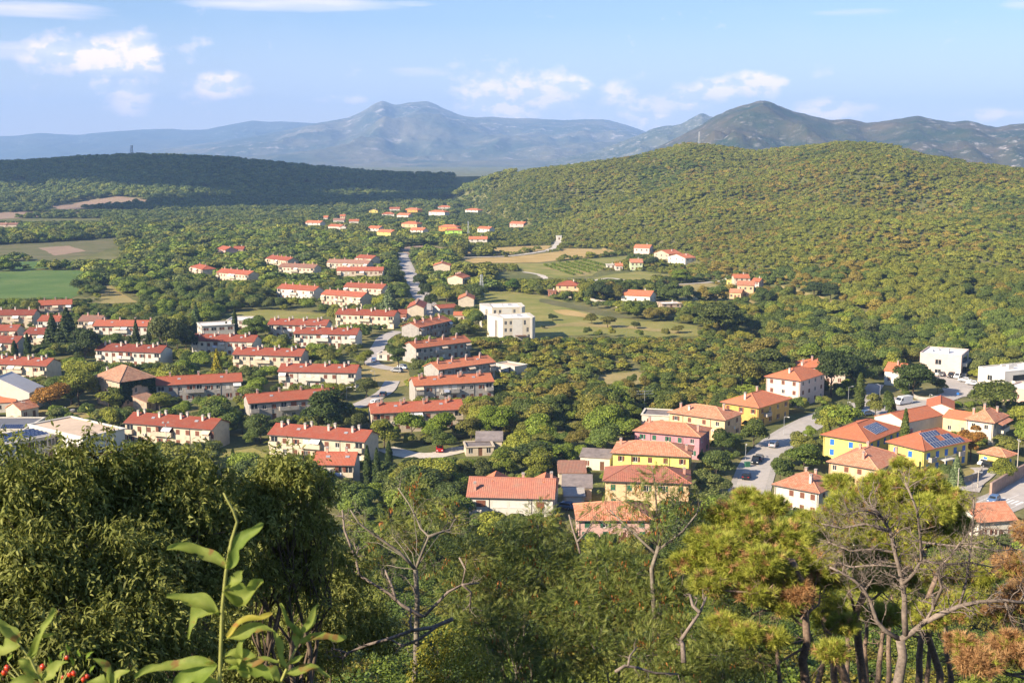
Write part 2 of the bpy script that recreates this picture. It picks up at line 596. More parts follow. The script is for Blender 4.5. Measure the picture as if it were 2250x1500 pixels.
    nt.links.new(ms_.outputs[0], nt.nodes['World Output'].inputs['Surface'])
    nt.links.new(col, bg.inputs['Color'])
    bg.inputs['Strength'].default_value = SKY


build_world()


def shade_cloud():
    """the fair-weather cloud, left of the view, that keeps the wooded hill in shade"""
    r = np.random.default_rng(3); V, Fc = [], []
    nu, nv = 22, 34
    th = np.linspace(0, np.pi, nu)[:, None]; ph = np.linspace(0, 2 * np.pi, nv)[None, :]
    S = np.stack([np.sin(th) * np.cos(ph), np.sin(th) * np.sin(ph), np.cos(th) * np.ones_like(ph)], -1)
    off = 0
    hill = Vector((-720, 2110, 40)); c = hill + SUN_DIR * (1400 / SUN_DIR.z)
    for k in range(46):
        a = r.random() * 6.283; q = r.random() ** .75
        p = np.array([c.x + 980 * q * np.cos(a), c.y + 640 * q * np.sin(a), c.z + r.uniform(-20, 90) * (1 - q)])
        R = r.uniform(60, 190) * (1.15 - .55 * q)
        n = fbm(S[..., 0] * 2.2 + k * 7, S[..., 1] * 2.2 + S[..., 2] * 3.1, k, 4)
        v = S * (R * (.75 + .5 * n))[..., None] * np.array([1, 1, .6]); v[..., 2] = np.maximum(v[..., 2], -R * .2)
        V.append((v + p).reshape(-1, 3)); Fc.append(grid_faces(nu, nv) + off); off += nu * nv
    m = plain('cloud_white', (.85, .85, .86), 1.0, .02, .002)
    o = obj('cloud', np_mesh('cloud', np.concatenate(V), np.concatenate(Fc), m, smooth=True)); tag(o, 'white cumulus cloud left of the view over the valley', kind='stuff')


shade_cloud()
# ------------------------------------------------------------------ building kit
def wall_mat(name, c, var=0.07, stain=0.35):
    if name in MATS:
        return MATS[name]
    m, nt, b = new_mat(name)
    p = pos(nt)
    g = gpos(nt)
    n1 = noise(nt, 0.9, 5, 0.62, g); n2 = noise(nt, 6.0, 3, 0.6, g)
    mp = nt.nodes.new('ShaderNodeMapping'); mp.inputs['Scale'].default_value = (3.0, 3.0, 0.22); nt.links.new(g, mp.inputs[0])
    n3 = noise(nt, 0.8, 4, 0.6, mp.outputs[0])
    dark = tuple(x * (1 - 3.2 * var) for x in c); lite = tuple(min(0.9, x * (1 + var)) for x in c)
    col = ramp(nt, n1, [(0.28, dark), (0.5, c), (0.72, lite)])
    oi = nt.nodes.new('ShaderNodeObjectInfo')
    col = mixc(nt, 1.0, col, ramp(nt, oi.outputs['Random'], [(0.0, (0.9, 0.89, 0.87)), (1.0, (1.06, 1.04, 1.0))]), 'MULTIPLY')
    grime = tuple(x * 0.62 for x in (c[0] * 0.8, c[1] * 0.85, c[2] * 0.95))
    col = mixc(nt, ramp(nt, n3, [(0.54, 0.0), (0.78, stain)]), col, grime)
    nt.links.new(col, b.inputs['Base Color'])
    b.inputs['Roughness'].default_value = 0.9; b.inputs['Specular IOR Level'].default_value = 0.15
    bp = nt.nodes.new('ShaderNodeBump'); bp.inputs['Strength'].default_value = 0.15; bp.inputs['Distance'].default_value = 0.02
    nt.links.new(n2, bp.inputs['Height']); nt.links.new(bp.outputs[0], b.inputs['Normal'])
    MATS[name] = m
    return m


def tile_mat(name, c, c2, old=0.3, across=0.32):
    """clay roof tiles: barrel columns down the slope, uneven firing, lichen"""
    if name in MATS:
        return MATS[name]
    m, nt, b = new_mat(name)
    uv = pos(nt, 'UV')
    sep = nt.nodes.new('ShaderNodeSeparateXYZ'); nt.links.new(uv, sep.inputs[0])
    u, v = sep.outputs[0], sep.outputs[1]
    fu = mth(nt, 'FRACT', mth(nt, 'DIVIDE', u, across)); fv = mth(nt, 'FRACT', mth(nt, 'DIVIDE', v, 0.38))
    barrel = mth(nt, 'SINE', mth(nt, 'MULTIPLY', fu, math.pi))
    step = mth(nt, 'MULTIPLY', fv, 0.35)
    hgt = mth(nt, 'ADD', barrel, step)
    iu = mth(nt, 'FLOOR', mth(nt, 'DIVIDE', u, across)); iv = mth(nt, 'FLOOR', mth(nt, 'DIVIDE', v, 0.38))
    cb = nt.nodes.new('ShaderNodeCombineXYZ'); nt.links.new(iu, cb.inputs[0]); nt.links.new(iv, cb.inputs[1])
    wn = nt.nodes.new('ShaderNodeTexWhiteNoise'); wn.noise_dimensions = '2D'; nt.links.new(cb.outputs[0], wn.inputs[0])
    g = gpos(nt)
    n1 = noise(nt, 0.55, 5, 0.62, g)
    col = mixc(nt, ramp(nt, wn.outputs[0], [(0.2, 0.0), (0.9, 0.75)]), c, c2)
    col = mixc(nt, ramp(nt, n1, [(0.45, 0.0), (0.72, old)]), col, (0.30, 0.21, 0.14))
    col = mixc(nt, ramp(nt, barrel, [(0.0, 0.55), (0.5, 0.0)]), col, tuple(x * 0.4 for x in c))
    oi = nt.nodes.new('ShaderNodeObjectInfo')
    col = mixc(nt, 1.0, col, ramp(nt, oi.outputs['Random'], [(0.0, (0.8, 0.84, 0.9)), (0.5, (0.98, 1.0, 1.0)), (1.0, (1.12, 1.2, 1.25))]), 'MULTIPLY')
    nt.links.new(col, b.inputs['Base Color'])
    b.inputs['Roughness'].default_value = 0.8; b.inputs['Specular IOR Level'].default_value = 0.2
    bp = nt.nodes.new('ShaderNodeBump'); bp.inputs['Strength'].default_value = 0.7; bp.inputs['Distance'].default_value = 0.06
    nt.links.new(hgt, bp.inputs['Height']); nt.links.new(bp.outputs[0], b.inputs['Normal'])
    MATS[name] = m
    return m


WALL = {
    'cream': wall_mat('render_cream', (0.64, 0.54, 0.40)), 'sand': wall_mat('render_sand', (0.56, 0.47, 0.35)), 'grey': wall_mat('render_grey', (0.40, 0.37, 0.33), 0.09, 0.5),
    'white': wall_mat('render_white', (0.68, 0.62, 0.52), 0.04, 0.25), 'bright': wall_mat('render_bright', (0.71, 0.67, 0.58), 0.03, 0.12), 'pink': wall_mat('render_pink', (0.64, 0.30, 0.33)), 'rose': wall_mat('render_rose', (0.66, 0.42, 0.36)),
    'yellow': wall_mat('render_yellow', (0.78, 0.64, 0.18), 0.04, 0.15), 'lemon': wall_mat('render_lemon', (0.80, 0.72, 0.20), 0.04, 0.15), 'peach': wall_mat('render_peach', (0.74, 0.52, 0.30)), 'ochre': wall_mat('render_ochre', (0.62, 0.40, 0.12)),
    'palepink': wall_mat('render_palepink', (0.74, 0.58, 0.50), 0.04, 0.2), 'lime': wall_mat('render_lime', (0.46, 0.72, 0.12), 0.03, 0.1), 'orange': wall_mat('render_orange', (0.78, 0.36, 0.10)), 'stone': wall_mat('render_stone', (0.52, 0.40, 0.29), 0.12, 0.6),
    'ivory': wall_mat('render_ivory', (0.60, 0.53, 0.40), 0.03, 0.15),
    'blush': wall_mat('render_blush', (0.66, 0.47, 0.38), 0.04, 0.2), 'brick': wall_mat('render_brick', (0.45, 0.2, 0.13), 0.1, 0.3), 'palegreen': wall_mat('render_palegreen', (0.6, 0.66, 0.42)),
}
ROOF = {
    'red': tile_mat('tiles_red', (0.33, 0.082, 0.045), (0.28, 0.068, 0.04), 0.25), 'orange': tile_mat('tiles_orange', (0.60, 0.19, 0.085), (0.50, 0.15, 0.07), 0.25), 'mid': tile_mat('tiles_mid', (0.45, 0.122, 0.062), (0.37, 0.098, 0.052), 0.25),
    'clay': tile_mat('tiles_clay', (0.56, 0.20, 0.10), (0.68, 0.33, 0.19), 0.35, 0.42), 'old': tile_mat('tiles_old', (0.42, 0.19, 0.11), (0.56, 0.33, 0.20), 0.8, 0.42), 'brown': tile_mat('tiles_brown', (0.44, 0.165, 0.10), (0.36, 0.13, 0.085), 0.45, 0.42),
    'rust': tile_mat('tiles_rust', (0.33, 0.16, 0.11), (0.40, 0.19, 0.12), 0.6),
}
M_SLAB = plain('flat_roof_gravel', (0.62, 0.47, 0.33), 0.9, 0.1, 0.5)
M_SLABW = plain('flat_roof_white', (0.78, 0.74, 0.68), 0.85, 0.05, 0.4)
M_SLABD = plain('flat_roof_dark', (0.16, 0.16, 0.17), 0.85, 0.1, 0.4)
M_CORR = plain('fibre_cement_sheet', (0.24, 0.20, 0.18), 0.9, 0.2, 0.8)
M_FRAME = plain('window_frame_white', (0.72, 0.68, 0.6), 0.5, 0.03)
M_GLASS = plain('window_glass', (0.025, 0.03, 0.035), 0.08, 0.1, spec=0.6)
M_SHUT = plain('shutter_brown', (0.19, 0.075, 0.045), 0.6, 0.15)
M_SHUTG = plain('shutter_green', (0.035, 0.13, 0.075), 0.6, 0.1)
M_SHUTB = plain('shutter_blue', (0.03, 0.16, 0.50), 0.5, 0.06)
M_SHUTO = plain('shutter_ochre', (0.55, 0.33, 0.1), 0.6, 0.1)
M_BLIND = plain('blind_pale', (0.66, 0.62, 0.55), 0.7, 0.06)
M_CONC = plain('concrete', (0.42, 0.38, 0.33), 0.9, 0.12)
M_CHIM = plain('chimney_render', (0.55, 0.30, 0.22), 0.9, 0.12)
M_CHIMW = plain('chimney_pale', (0.66, 0.56, 0.46), 0.9, 0.1)
M_PIPE = plain('gutter_metal', (0.10, 0.085, 0.075), 0.5, 0.1)
M_AWN = plain('awning_white', (0.78, 0.76, 0.72), 0.8, 0.04)
M_AWNR = plain('awning_red', (0.5, 0.05, 0.04), 0.8, 0.06)
M_AWNC = plain('awning_cream', (0.74, 0.58, 0.4), 0.8, 0.05)
M_CLOTH = plain('laundry_cloth', (0.7, 0.72, 0.85), 0.9, 0.1)
M_DOOR = plain('door_wood', (0.16, 0.075, 0.04), 0.6, 0.15)
M_DARK = plain('dark_opening', (0.02, 0.018, 0.016), 0.8, 0.1)
M_SOLAR = plain('solar_cells', (0.018, 0.035, 0.10), 0.15, 0.08, spec=0.6)
M_SOLARF = plain('solar_frame', (0.55, 0.57, 0.6), 0.4, 0.05)
M_SHEET = plain('sheet_roof', (0.58, 0.54, 0.50), 0.95, 0.06)
M_STEEL = plain('galvanised_steel', (0.45, 0.46, 0.46), 0.45, 0.08, metal=0.3)
M_DISH = plain('dish_white', (0.72, 0.72, 0.7), 0.4, 0.03)

_mc = {}


def cached(key, fn):
    if key not in _mc:
        _mc[key] = fn()
    return _mc[key]


# window pieces: local frame x across, -y outwards, z up, origin at the opening's lower middle on the wall plane
def me_frame(w, h):
    def f():
        mb = MB(); t = 0.07; y0, y1 = 0.06, 0.12
        mb.box(-w / 2, -w / 2 + t, y0, y1, 0, h); mb.box(w / 2 - t, w / 2, y0, y1, 0, h)
        mb.box(-w / 2 + t, w / 2 - t, y0, y1, 0, t); mb.box(-w / 2 + t, w / 2 - t, y0, y1, h - t, h)
        mb.box(-t / 2, t / 2, y0 + 0.003, y1 - 0.003, t, h - t)
        mb.box(-w / 2 - 0.06, w / 2 + 0.06, -0.09, 0.05, -0.07, -0.005)
        return mb.mesh('window_frame', M_FRAME)
    return cached(('fr', w, h), f)


def me_pane(w, h):
    def f():
        mb = MB(); mb.box(-w / 2 + 0.002, w / 2 - 0.002, 0.10, 0.16, 0.002, h - 0.002)
        return mb.mesh('pane', M_GLASS)
    return cached(('pa', w, h), f)


def me_shut(w, h, mat, louv=True):
    """one closed or folded leaf, origin at its hinge edge"""
    def f():
        mb = MB(); mb.box(0.01, w, -0.05, -0.012, 0.01, h - 0.01)
        if louv:
            k = max(3, int(h / 0.2))
            for i in range(k):
                z = 0.06 + (h - 0.12) * i / k
                mb.box(0.06, w - 0.05, -0.065, -0.052, z, z + (h - 0.12) / k * 0.55)
        return mb.mesh('shutter', mat)
    return cached(('sh', w, h, mat.name, louv), f)


def me_blind(w, h):
    def f():
        mb = MB(); k = max(4, int(h / 0.16))
        for i in range(k):
            z0 = h * i / k
            mb.box(-w / 2 + 0.01, w / 2 - 0.01, 0.02, 0.05 + 0.008 * (i % 2), z0 + 0.004, z0 + h / k)
        return mb.mesh('blind', M_BLIND)
    return cached(('bl', w, h), f)


def me_simple_window(w, h, mat):
    def f():
        mb = MB()
        mb.box(-w / 2 + 0.002, w / 2 - 0.002, 0.08, 0.14, 0.002, h - 0.002, 0)
        mb.box(-w / 2 - 0.05, w / 2 + 0.05, -0.06, 0.0, -0.08, -0.004, 1)
        mb.box(-0.04, 0.04, 0.05, 0.077, 0.0, h, 1)
        return mb.mesh('window', [mat, M_FRAME])
    return cached(('sw', w, h, mat.name), f)


def me_balcony(w, d, mat):
    def f():
        mb = MB()
        mb.box(-w / 2, w / 2, -d, -0.003, -0.18, 0.0); mb.box(-w / 2, w / 2, -d, -d + 0.1, 0.002, 0.95)
        mb.box(-w / 2, -w / 2 + 0.1, -d + 0.102, -0.003, 0.002, 0.95); mb.box(w / 2 - 0.1, w / 2, -d + 0.102, -0.003, 0.002, 0.95)
        return mb.mesh('balcony', mat)
    return cached(('ba', w, d, mat.name), f)


def me_awning(w, d, drop, mat):
    def f():
        mb = MB()
        a = [(-w / 2, 0, 0), (w / 2, 0, 0), (w / 2, -d, -drop), (-w / 2, -d, -drop)]
        mb.prism(a, (0, 0, 0.03)); mb.box(-w / 2, w / 2, -d - 0.03, -d, -drop - 0.22, -drop + 0.02)
        return mb.mesh('awning', mat)
    return cached(('aw', w, d, drop, mat.name), f)


def me_chimney(w, h, mat, capmat):
    def f():
        mb = MB(); r = w / 2
        mb.box(-r, r, -r, r, -0.6, h, 0); mb.box(-r - 0.07, r + 0.07, -r - 0.07, r + 0.07, h + 0.003, h + 0.1, 1)
        for sx in (-1, 1):
            for sy in (-1, 1):
                mb.box(sx * r * 0.75 - 0.05, sx * r * 0.75 + 0.05, sy * r * 0.75 - 0.05, sy * r * 0.75 + 0.05, h + 0.102, h + 0.3, 0)
        mb.box(-r - 0.05, r + 0.05, -r - 0.05, r + 0.05, h + 0.302, h + 0.38, 1)
        return mb.mesh('chimney', [mat, capmat])
    return cached(('ch', w, h, mat.name), f)


def me_door(w, h, mat):
    def f():
        mb = MB(); mb.box(-w / 2 + 0.002, w / 2 - 0.002, 0.07, 0.13, 0.0, h - 0.002); mb.box(-w / 2 + 0.15, w / 2 - 0.15, 0.05, 0.068, 0.2, h * 0.45); mb.box(-w / 2 + 0.15, w / 2 - 0.15, 0.05, 0.068, h * 0.52, h - 0.2)
        return mb.mesh('door', mat)
    return cached(('do', w, h, mat.name), f)


def me_solar(w, h):
    def f():
        mb = MB(); mb.box(-w / 2, w / 2, -h / 2, h / 2, 0.05, 0.085, 1); mb.box(-w / 2 + 0.04, w / 2 - 0.04, -h / 2 + 0.04, h / 2 - 0.04, 0.086, 0.094, 0)
        mb.box(-0.012, 0.012, -h / 2 + 0.04, h / 2 - 0.04, 0.0945, 0.097, 1)
        return mb.mesh('solar_panel', [M_SOLAR, M_SOLARF])
    return cached(('so', w, h), f)


def me_ac():
    def f():
        mb = MB(); mb.box(-0.4, 0.4, -0.34, -0.02, 0, 0.55, 0); mb.tube([(-0.12, -0.345, 0.28), (-0.12, -0.36, 0.28)], 0.2, 10, 1)
        return mb.mesh('air_conditioner', [M_BLIND, M_PIPE])
    return cached('ac', f)


def me_dish():
    def f():
        mb = MB(); n = 12
        for k in range(n):
            a0, a1 = 2 * math.pi * k / n, 2 * math.pi * (k + 1) / n
            for r0, r1 in ((0.0, 0.2), (0.2, 0.42)):
                P = lambda r, a: (r * math.cos(a), -0.45 - r * r * 0.7, 0.3 + r * math.sin(a))
                mb.quad(P(r0, a0), P(r1, a0), P(r1, a1), P(r0, a1))
        mb.tube([(0, 0, 0.3), (0, -0.44, 0.3)], 0.03, 5)
        return mb.mesh('satellite_dish', M_DISH)
    return cached('dish', f)


def face_xf(face, L, D):
    """maps (u along the face as seen from outside, left to right) to local xy and rotation"""
    return {'front': (lambda u: (u, 0.0), 0.0), 'right': (lambda u: (L, u), math.pi / 2), 'left': (lambda u: (0.0, D - u), -math.pi / 2), 'back': (lambda u: (L - u, D), math.pi)}[face]


def wall_mesh(L, D, h, ops, roof, rise, mat, base=-1.5):
    """walls with real openings; ops: face -> [(u centre, z sill, w, h)]"""
    mb = MB()
    for face in ('front', 'right', 'back', 'left'):
        fx, rz = face_xf(face, L, D)
        W = L if face in ('front', 'back') else D
        nx, ny = {'front': (0, 1), 'right': (-1, 0), 'back': (0, -1), 'left': (1, 0)}[face]
        O = [(u - w / 2, u + w / 2, z, z + hh) for (u, z, w, hh) in ops.get(face, [])]
        us = sorted({0.0, W} | {a for o in O for a in o[:2]}); zs = sorted({base, h} | {a for o in O for a in o[2:]})
        P = lambda u, z, dd=0.0: (fx(u)[0] + nx * dd, fx(u)[1] + ny * dd, z)
        for i in range(len(us) - 1):
            for j in range(len(zs) - 1):
                um, zm = (us[i] + us[i + 1]) / 2, (zs[j] + zs[j + 1]) / 2
                if any(o[0] < um < o[1] and o[2] < zm < o[3] for o in O):
                    continue
                mb.quad(P(us[i], zs[j]), P(us[i + 1], zs[j]), P(us[i + 1], zs[j + 1]), P(us[i], zs[j + 1]))
        for (a, b_, c, d_) in O:
            e = 0.155
            mb.quad(P(a, c), P(a, c, e), P(a, d_, e), P(a, d_)); mb.quad(P(b_, c, e), P(b_, c), P(b_, d_), P(b_, d_, e))
            mb.quad(P(a, c), P(b_, c), P(b_, c, e), P(a, c, e)); mb.quad(P(a, d_, e), P(b_, d_, e), P(b_, d_), P(a, d_))
        if roof == 'gable' and face in ('left', 'right'):
            mb.poly([P(0, h), P(W, h), P(W / 2, h + rise)])
        if roof == 'gabley' and face in ('front', 'back'):
            mb.poly([P(0, h), P(W, h), P(W / 2, h + rise)])
        if roof == 'shed':
            if face == 'back':
                mb.quad(P(0, h), P(W, h), P(W, h + rise), P(0, h + rise))
            elif face == 'right':
                mb.poly([P(0, h), P(W, h), P(W, h + rise)])
            elif face == 'left':
                mb.poly([P(0, h), P(W, h), P(0, h + rise)])
    return mb.mesh('wall', mat)


def slab(mb, uvs, pts, th, down):
    """roof plane as a thick slab; uv in metres along / down the slope. pts outer polygon (eaves first edge)"""
    a, b = Vector(pts[0]), Vector(pts[1])
    ax = (b - a).normalized()
    nrm = Vector((0, 0, 0))
    for i in range(1, len(pts) - 1):
        nrm += (Vector(pts[i]) - a).cross(Vector(pts[i + 1]) - a)
    nrm.normalize()
    if nrm.z < 0:
        nrm = -nrm
    dn = nrm.cross(ax)
    n0 = len(mb.f)
    mb.prism([Vector(p) - nrm * th for p in pts], nrm * th)
    for k in range(n0, len(mb.f)):
        uvs.append([((Vector(mb.v[i]) - a).dot(ax), (Vector(mb.v[i]) - a).dot(dn)) for i in mb.f[k]])


def roof_mesh(L, D, h, kind, rise, ov, mat, th=0.16):
    mb = MB(); uvs = []
    if kind == 'gable':
        s = rise / (D / 2); e = ov * s
        slab(mb, uvs, [(-ov, -ov, h - e + th), (L + ov, -ov, h - e + th), (L + ov, D / 2, h + rise + th), (-ov, D / 2, h + rise + th)], th, 0)
        slab(mb, uvs, [(L + ov, D + ov, h - e + th), (-ov, D + ov, h - e + th), (-ov, D / 2 + 0.001, h + rise + th), (L + ov, D / 2 + 0.001, h + rise + th)], th, 0)
        rg = [(-ov - 0.02, D / 2, h + rise + th + 0.0), (L + ov + 0.02, D / 2, h + rise + th + 0.0)]
    elif kind == 'gabley':
        s = rise / (L / 2); e = ov * s
        slab(mb, uvs, [(-ov, D + ov, h - e + th), (-ov, -ov, h - e + th), (L / 2, -ov, h + rise + th), (L / 2, D + ov, h + rise + th)], th, 0)
        slab(mb, uvs, [(L + ov, -ov, h - e + th), (L + ov, D + ov, h - e + th), (L / 2 + 0.001, D + ov, h + rise + th), (L / 2 + 0.001, -ov, h + rise + th)], th, 0)
        rg = [(L / 2, -ov - 0.02, h + rise + th), (L / 2, D + ov + 0.02, h + rise + th)]
    elif kind == 'hip':
        x0, x1, y0, y1 = -ov, L + ov, -ov, D + ov
        z0 = h - 0.02; W, Q = x1 - x0, y1 - y0
        if W >= Q:
            k = Q / 2
            A, B = (x0 + k, (y0 + y1) / 2, z0 + rise), (x1 - k, (y0 + y1) / 2, z0 + rise)
            if W - Q < 0.5:
                A = ((x0 + x1) / 2 - 0.15, A[1], A[2]); B = ((x0 + x1) / 2 + 0.15, B[1], B[2])
            slab(mb, uvs, [(x0, y0, z0), (x1, y0, z0), B, A], th, 0); slab(mb, uvs, [(x1, y1, z0), (x0, y1, z0), A, B], th, 0)
            slab(mb, uvs, [(x1, y0, z0), (x1, y1, z0), B], th, 0); slab(mb, uvs, [(x0, y1, z0), (x0, y0, z0), A], th, 0)
        else:
            k = W / 2
            A, B = ((x0 + x1) / 2, y0 + k, z0 + rise), ((x0 + x1) / 2, y1 - k, z0 + rise)
            slab(mb, uvs, [(x0, y0, z0), (x1, y0, z0), A], th, 0); slab(mb, uvs, [(x1, y1, z0), (x0, y1, z0), B], th, 0)
            slab(mb, uvs, [(x1, y0, z0), (x1, y1, z0), B, A], th, 0); slab(mb, uvs, [(x0, y1, z0), (x0, y0, z0), A, B], th, 0)
        rg = [A, B]
        hips = [(x0, y0, z0), (x1, y0, z0), (x1, y1, z0), (x0, y1, z0)]
        ends = [A, B, B, A] if W >= Q else [A, A, B, B]
        for p, q in zip(hips, ends):
            n0 = len(mb.f)
            mb.tube([Vector(p) + Vector((0, 0, 0.02)), Vector(q) + Vector((0, 0, 0.02))], 0.11, 5)
            uvs += [[(0.1, 0.1)] * len(mb.f[i]) for i in range(n0, len(mb.f))]
    elif kind == 'shed':
        s = rise / D; e = ov * s
        slab(mb, uvs, [(-ov, -ov, h - e + th), (L + ov, -ov, h - e + th), (L + ov, D + ov, h + rise + e + th), (-ov, D + ov, h + rise + e + th)], th, 0)
        rg = None
    elif kind == 'flat':
        n0 = len(mb.f)
        mb.box(0.25, L - 0.25, 0.25, D - 0.25, h - 0.3, h - 0.12, 0)
        mb.box(-ov, L + ov, -ov, 0.25, h + 0.002, h + 0.22, 1); mb.box(-ov, L + ov, D - 0.25, D + ov, h + 0.002, h + 0.22, 1)
        mb.box(-ov, 0.25, 0.252, D - 0.252, h + 0.002, h + 0.22, 1); mb.box(L - 0.25, L + ov, 0.252, D - 0.252, h + 0.002, h + 0.22, 1)
        uvs = [[(0.1, 0.1)] * len(f) for f in mb.f]
        rg = None
    if rg is not None:
        n0 = len(mb.f)
        mb.tube([Vector(rg[0]) + Vector((0, 0, 0.03)), Vector(rg[1]) + Vector((0, 0, 0.03))], 0.12, 6)
        uvs += [[(0.1, 0.1)] * len(mb.f[i]) for i in range(n0, len(mb.f))]
    me = mb.mesh('roof', mat)
    lay = me.uv_layers.new(name='UVMap')
    lay.data.foreach_set('uv', [c for f in uvs for uv in f for c in uv])
    return me


def roof_z(kind, L, D, h, rise, x, y, ov=0.35):
    if kind == 'gable':
        return h + rise * (1 - abs(y - D / 2) / (D / 2)) + 0.16
    if kind == 'gabley':
        return h + rise * (1 - abs(x - L / 2) / (L / 2)) + 0.16
    if kind == 'hip':
        k = min(L + 2 * ov, D + 2 * ov) / 2
        d = min(x + ov, L + ov - x, y + ov, D + ov - y)
        return h + rise * min(1, d / k)
    if kind == 'shed':
        return h + rise * y / D + 0.16
    return h


BUILDINGS = []       # (root, footprint centre, L, D, rz, depth, protect px box, short phrase)


def add_window(root, face, L, D, u, z, w, h, kind, lod, mat=None):
    fx, rz = face_xf(face, L, D)
    x, y = fx(u)
    mat = mat or M_SHUT
    if lod:
        mm = {'shut': mat, 'half': mat, 'open': M_GLASS, 'blind': M_BLIND, 'glass': M_GLASS, 'dark': M_DARK}[kind]
        obj('window', me_simple_window(w, h, mm), root, (x, y, z), rz)
        return
    o = obj('window', me_frame(w, h), root, (x, y, z), rz)
    obj('pane', me_pane(w, h), o)
    hw = round(w / 2, 3)
    if kind == 'shut':
        obj('shutter', me_shut(hw, h, mat), o, (-w / 2, 0, 0)); obj('shutter', me_shut(hw, h, mat), o, (w / 2, -0.062, 0), math.pi)
    elif kind == 'half':
        obj('shutter', me_shut(hw, h, mat), o, (-w / 2, 0, 0)); obj('shutter', me_shut(hw, h, mat), o, (w / 2, 0, 0))
    elif kind == 'open':
        obj('shutter', me_shut(hw, h, mat), o, (-w / 2 - 0.02, -0.062, 0), math.pi); obj('shutter', me_shut(hw, h, mat), o, (w / 2 + 0.02, 0, 0))
    elif kind == 'blind':
        obj('blind', me_blind(w, h), o)


def house(name, label, phrase, FL, FR, h, depth, cat='house', group=None, wall='cream', roof='gable', rise=1.8, tiles='red', ov=0.35, R=None, storeys=2, lod=0, seed=0,
          front=None, sides=True, nfront=None, nside=None, shutter=None, kinds=('shut', 'shut', 'open', 'half', 'glass'), chimneys=(), extra=None, protect=True, roofmat=None, z0=None, wh=1.2, ww=1.0, pipe=True, swap=False, base=-1.5, door=True):
    rng = random.Random(seed * 977 + int(FL[0]))
    zb = 0.0
    for _ in range(4):
        A = on_plane(FL[0], FL[1], zb + h); B = on_plane(FR[0], FR[1], zb + h)
        nb = tz((A.x + B.x) / 2, (A.y + B.y) / 2 + depth / 2)
        if abs(nb - zb) < 0.02:
            break
        zb = nb if z0 is None else z0
    ex = Vector((B.x - A.x, B.y - A.y, 0)); L = ex.length; ex.normalize(); ey = Vector((-ex.y, ex.x, 0))
    if R is not None:
        C = on_plane(R[0], R[1], zb + h)
        depth = max(4.0, (C - B).dot(ey))
    D = depth
    L = round(L, 2); D = round(D, 2)
    rz = math.atan2(ex.y, ex.x)
    root = obj(name, None, None, (A.x, A.y, zb), rz)
    tag(root, label, cat, group)
    ops = {'front': [], 'right': [], 'left': [], 'back': []}
    todo = []
    sm = {'green': M_SHUTG, 'blue': M_SHUTB, 'ochre': M_SHUTO}.get(shutter, M_SHUT)
    sh = h / storeys
    if front is not None:
        todo += front(L, D, h, rng)
    elif nfront != 0:
        n = nfront or max(2, int(round(L / 3.3)))
        for s in range(storeys):
            for i in range(n):
                u = L * (i + 0.5) / n + rng.uniform(-0.15, 0.15)
                if s == 0 and i == n // 2 and door:
                    todo.append(('door', 'front', u, 0.02, 1.0, 2.1, None)); continue
                todo.append(('win', 'front', u, s * sh + sh * 0.32, ww, wh, rng.choice(kinds)))
    if sides:
        n = nside or max(1, int(round(D / 4.0)))
        for face in ('right', 'left'):
            for s in range(storeys):
                for i in range(n):
                    u = D * (i + 0.5) / n
                    todo.append(('win', face, u, s * sh + sh * 0.32, ww, wh, rng.choice(kinds)))
    for (ty, face, u, z, w, hh, kd) in todo:
        if ty in ('win', 'door'):
            ops[face].append((u, z, w, hh))
    wm = WALL[wall]
    obj('wall', wall_mesh(L, D, h, ops, roof, rise, wm, base), root)
    if roof == 'flat':
        rm = [roofmat or M_SLAB, wm]
    else:
        rm = roofmat or ROOF[tiles]
    rf = obj('roof', roof_mesh(L, D, h, roof, rise, ov, rm), root)
    for (ty, face, u, z, w, hh, kd) in todo:
        fx, fr = face_xf(face, L, D); x, y = fx(u)
        if ty == 'win':
            add_window(root, face, L, D, u, z, w, hh, kd, lod, sm)
        elif ty == 'door':
            d = obj('door', me_door(w, hh, M_SHUTB if shutter == 'blue' else M_DOOR), root, (x, y, z), fr)
        elif ty == 'balcony':
            obj('balcony', me_balcony(w, hh, kd or wm), root, (x, y, z), fr)
        elif ty == 'awning':
            obj('awning', me_awning(w, hh, 0.75, kd), root, (x, y, z), fr)
        elif ty == 'laundry':
            mb = MB(); mb.box(-w / 2, w / 2, -1.2, -1.17, 0, hh)
            obj('laundry', cached(('la', w, hh), lambda: mb.mesh('laundry', M_CLOTH)), root, (x, y, z), fr)
        elif ty == 'ac':
            obj('air_conditioner', me_ac(), root, (x, y, z), fr)
        elif ty == 'dish':
            obj('satellite_dish', me_dish(), root, (x, y, z), fr)
    if pipe and not lod and roof != 'flat':
        mb = MB(); mb.tube([(-ov, -ov - 0.08, h - 0.12), (L + ov, -ov - 0.08, h - 0.12)], 0.09, 6)
        obj('gutter', mb.mesh('gutter', M_PIPE), root)
        for u in (L * 0.25, L * 0.75) if L > 14 else (0.25, L - 0.25):
            mb = MB(); mb.tube([(0, -0.07, 0.1), (0, -0.07, h - 0.3), (0, -ov - 0.05, h - 0.14)], 0.055, 5)
            obj('downpipe', cached(('dp', round(h, 1), ov), lambda: mb.mesh('downpipe', M_PIPE)), root, (u, 0, 0))
    for (cx, cyf, ch, cm) in chimneys:
        x, y = L * cx, D * cyf
        z = roof_z(roof, L, D, h, rise, x, y, ov)
        obj('chimney', me_chimney(0.52, ch * 0.85, M_CHIMW if cm else M_CHIM, M_CONC), rf, (x, y, z))
    if extra:
        extra(root, rf, L, D, h, rng)
    # screen box of roof and upper storey, kept free of planted trees
    def W2(x, y, z):
        p = Vector((A.x, A.y, zb)) + ex * x + ey * y
        return proj(p.x, p.y, zb + z)
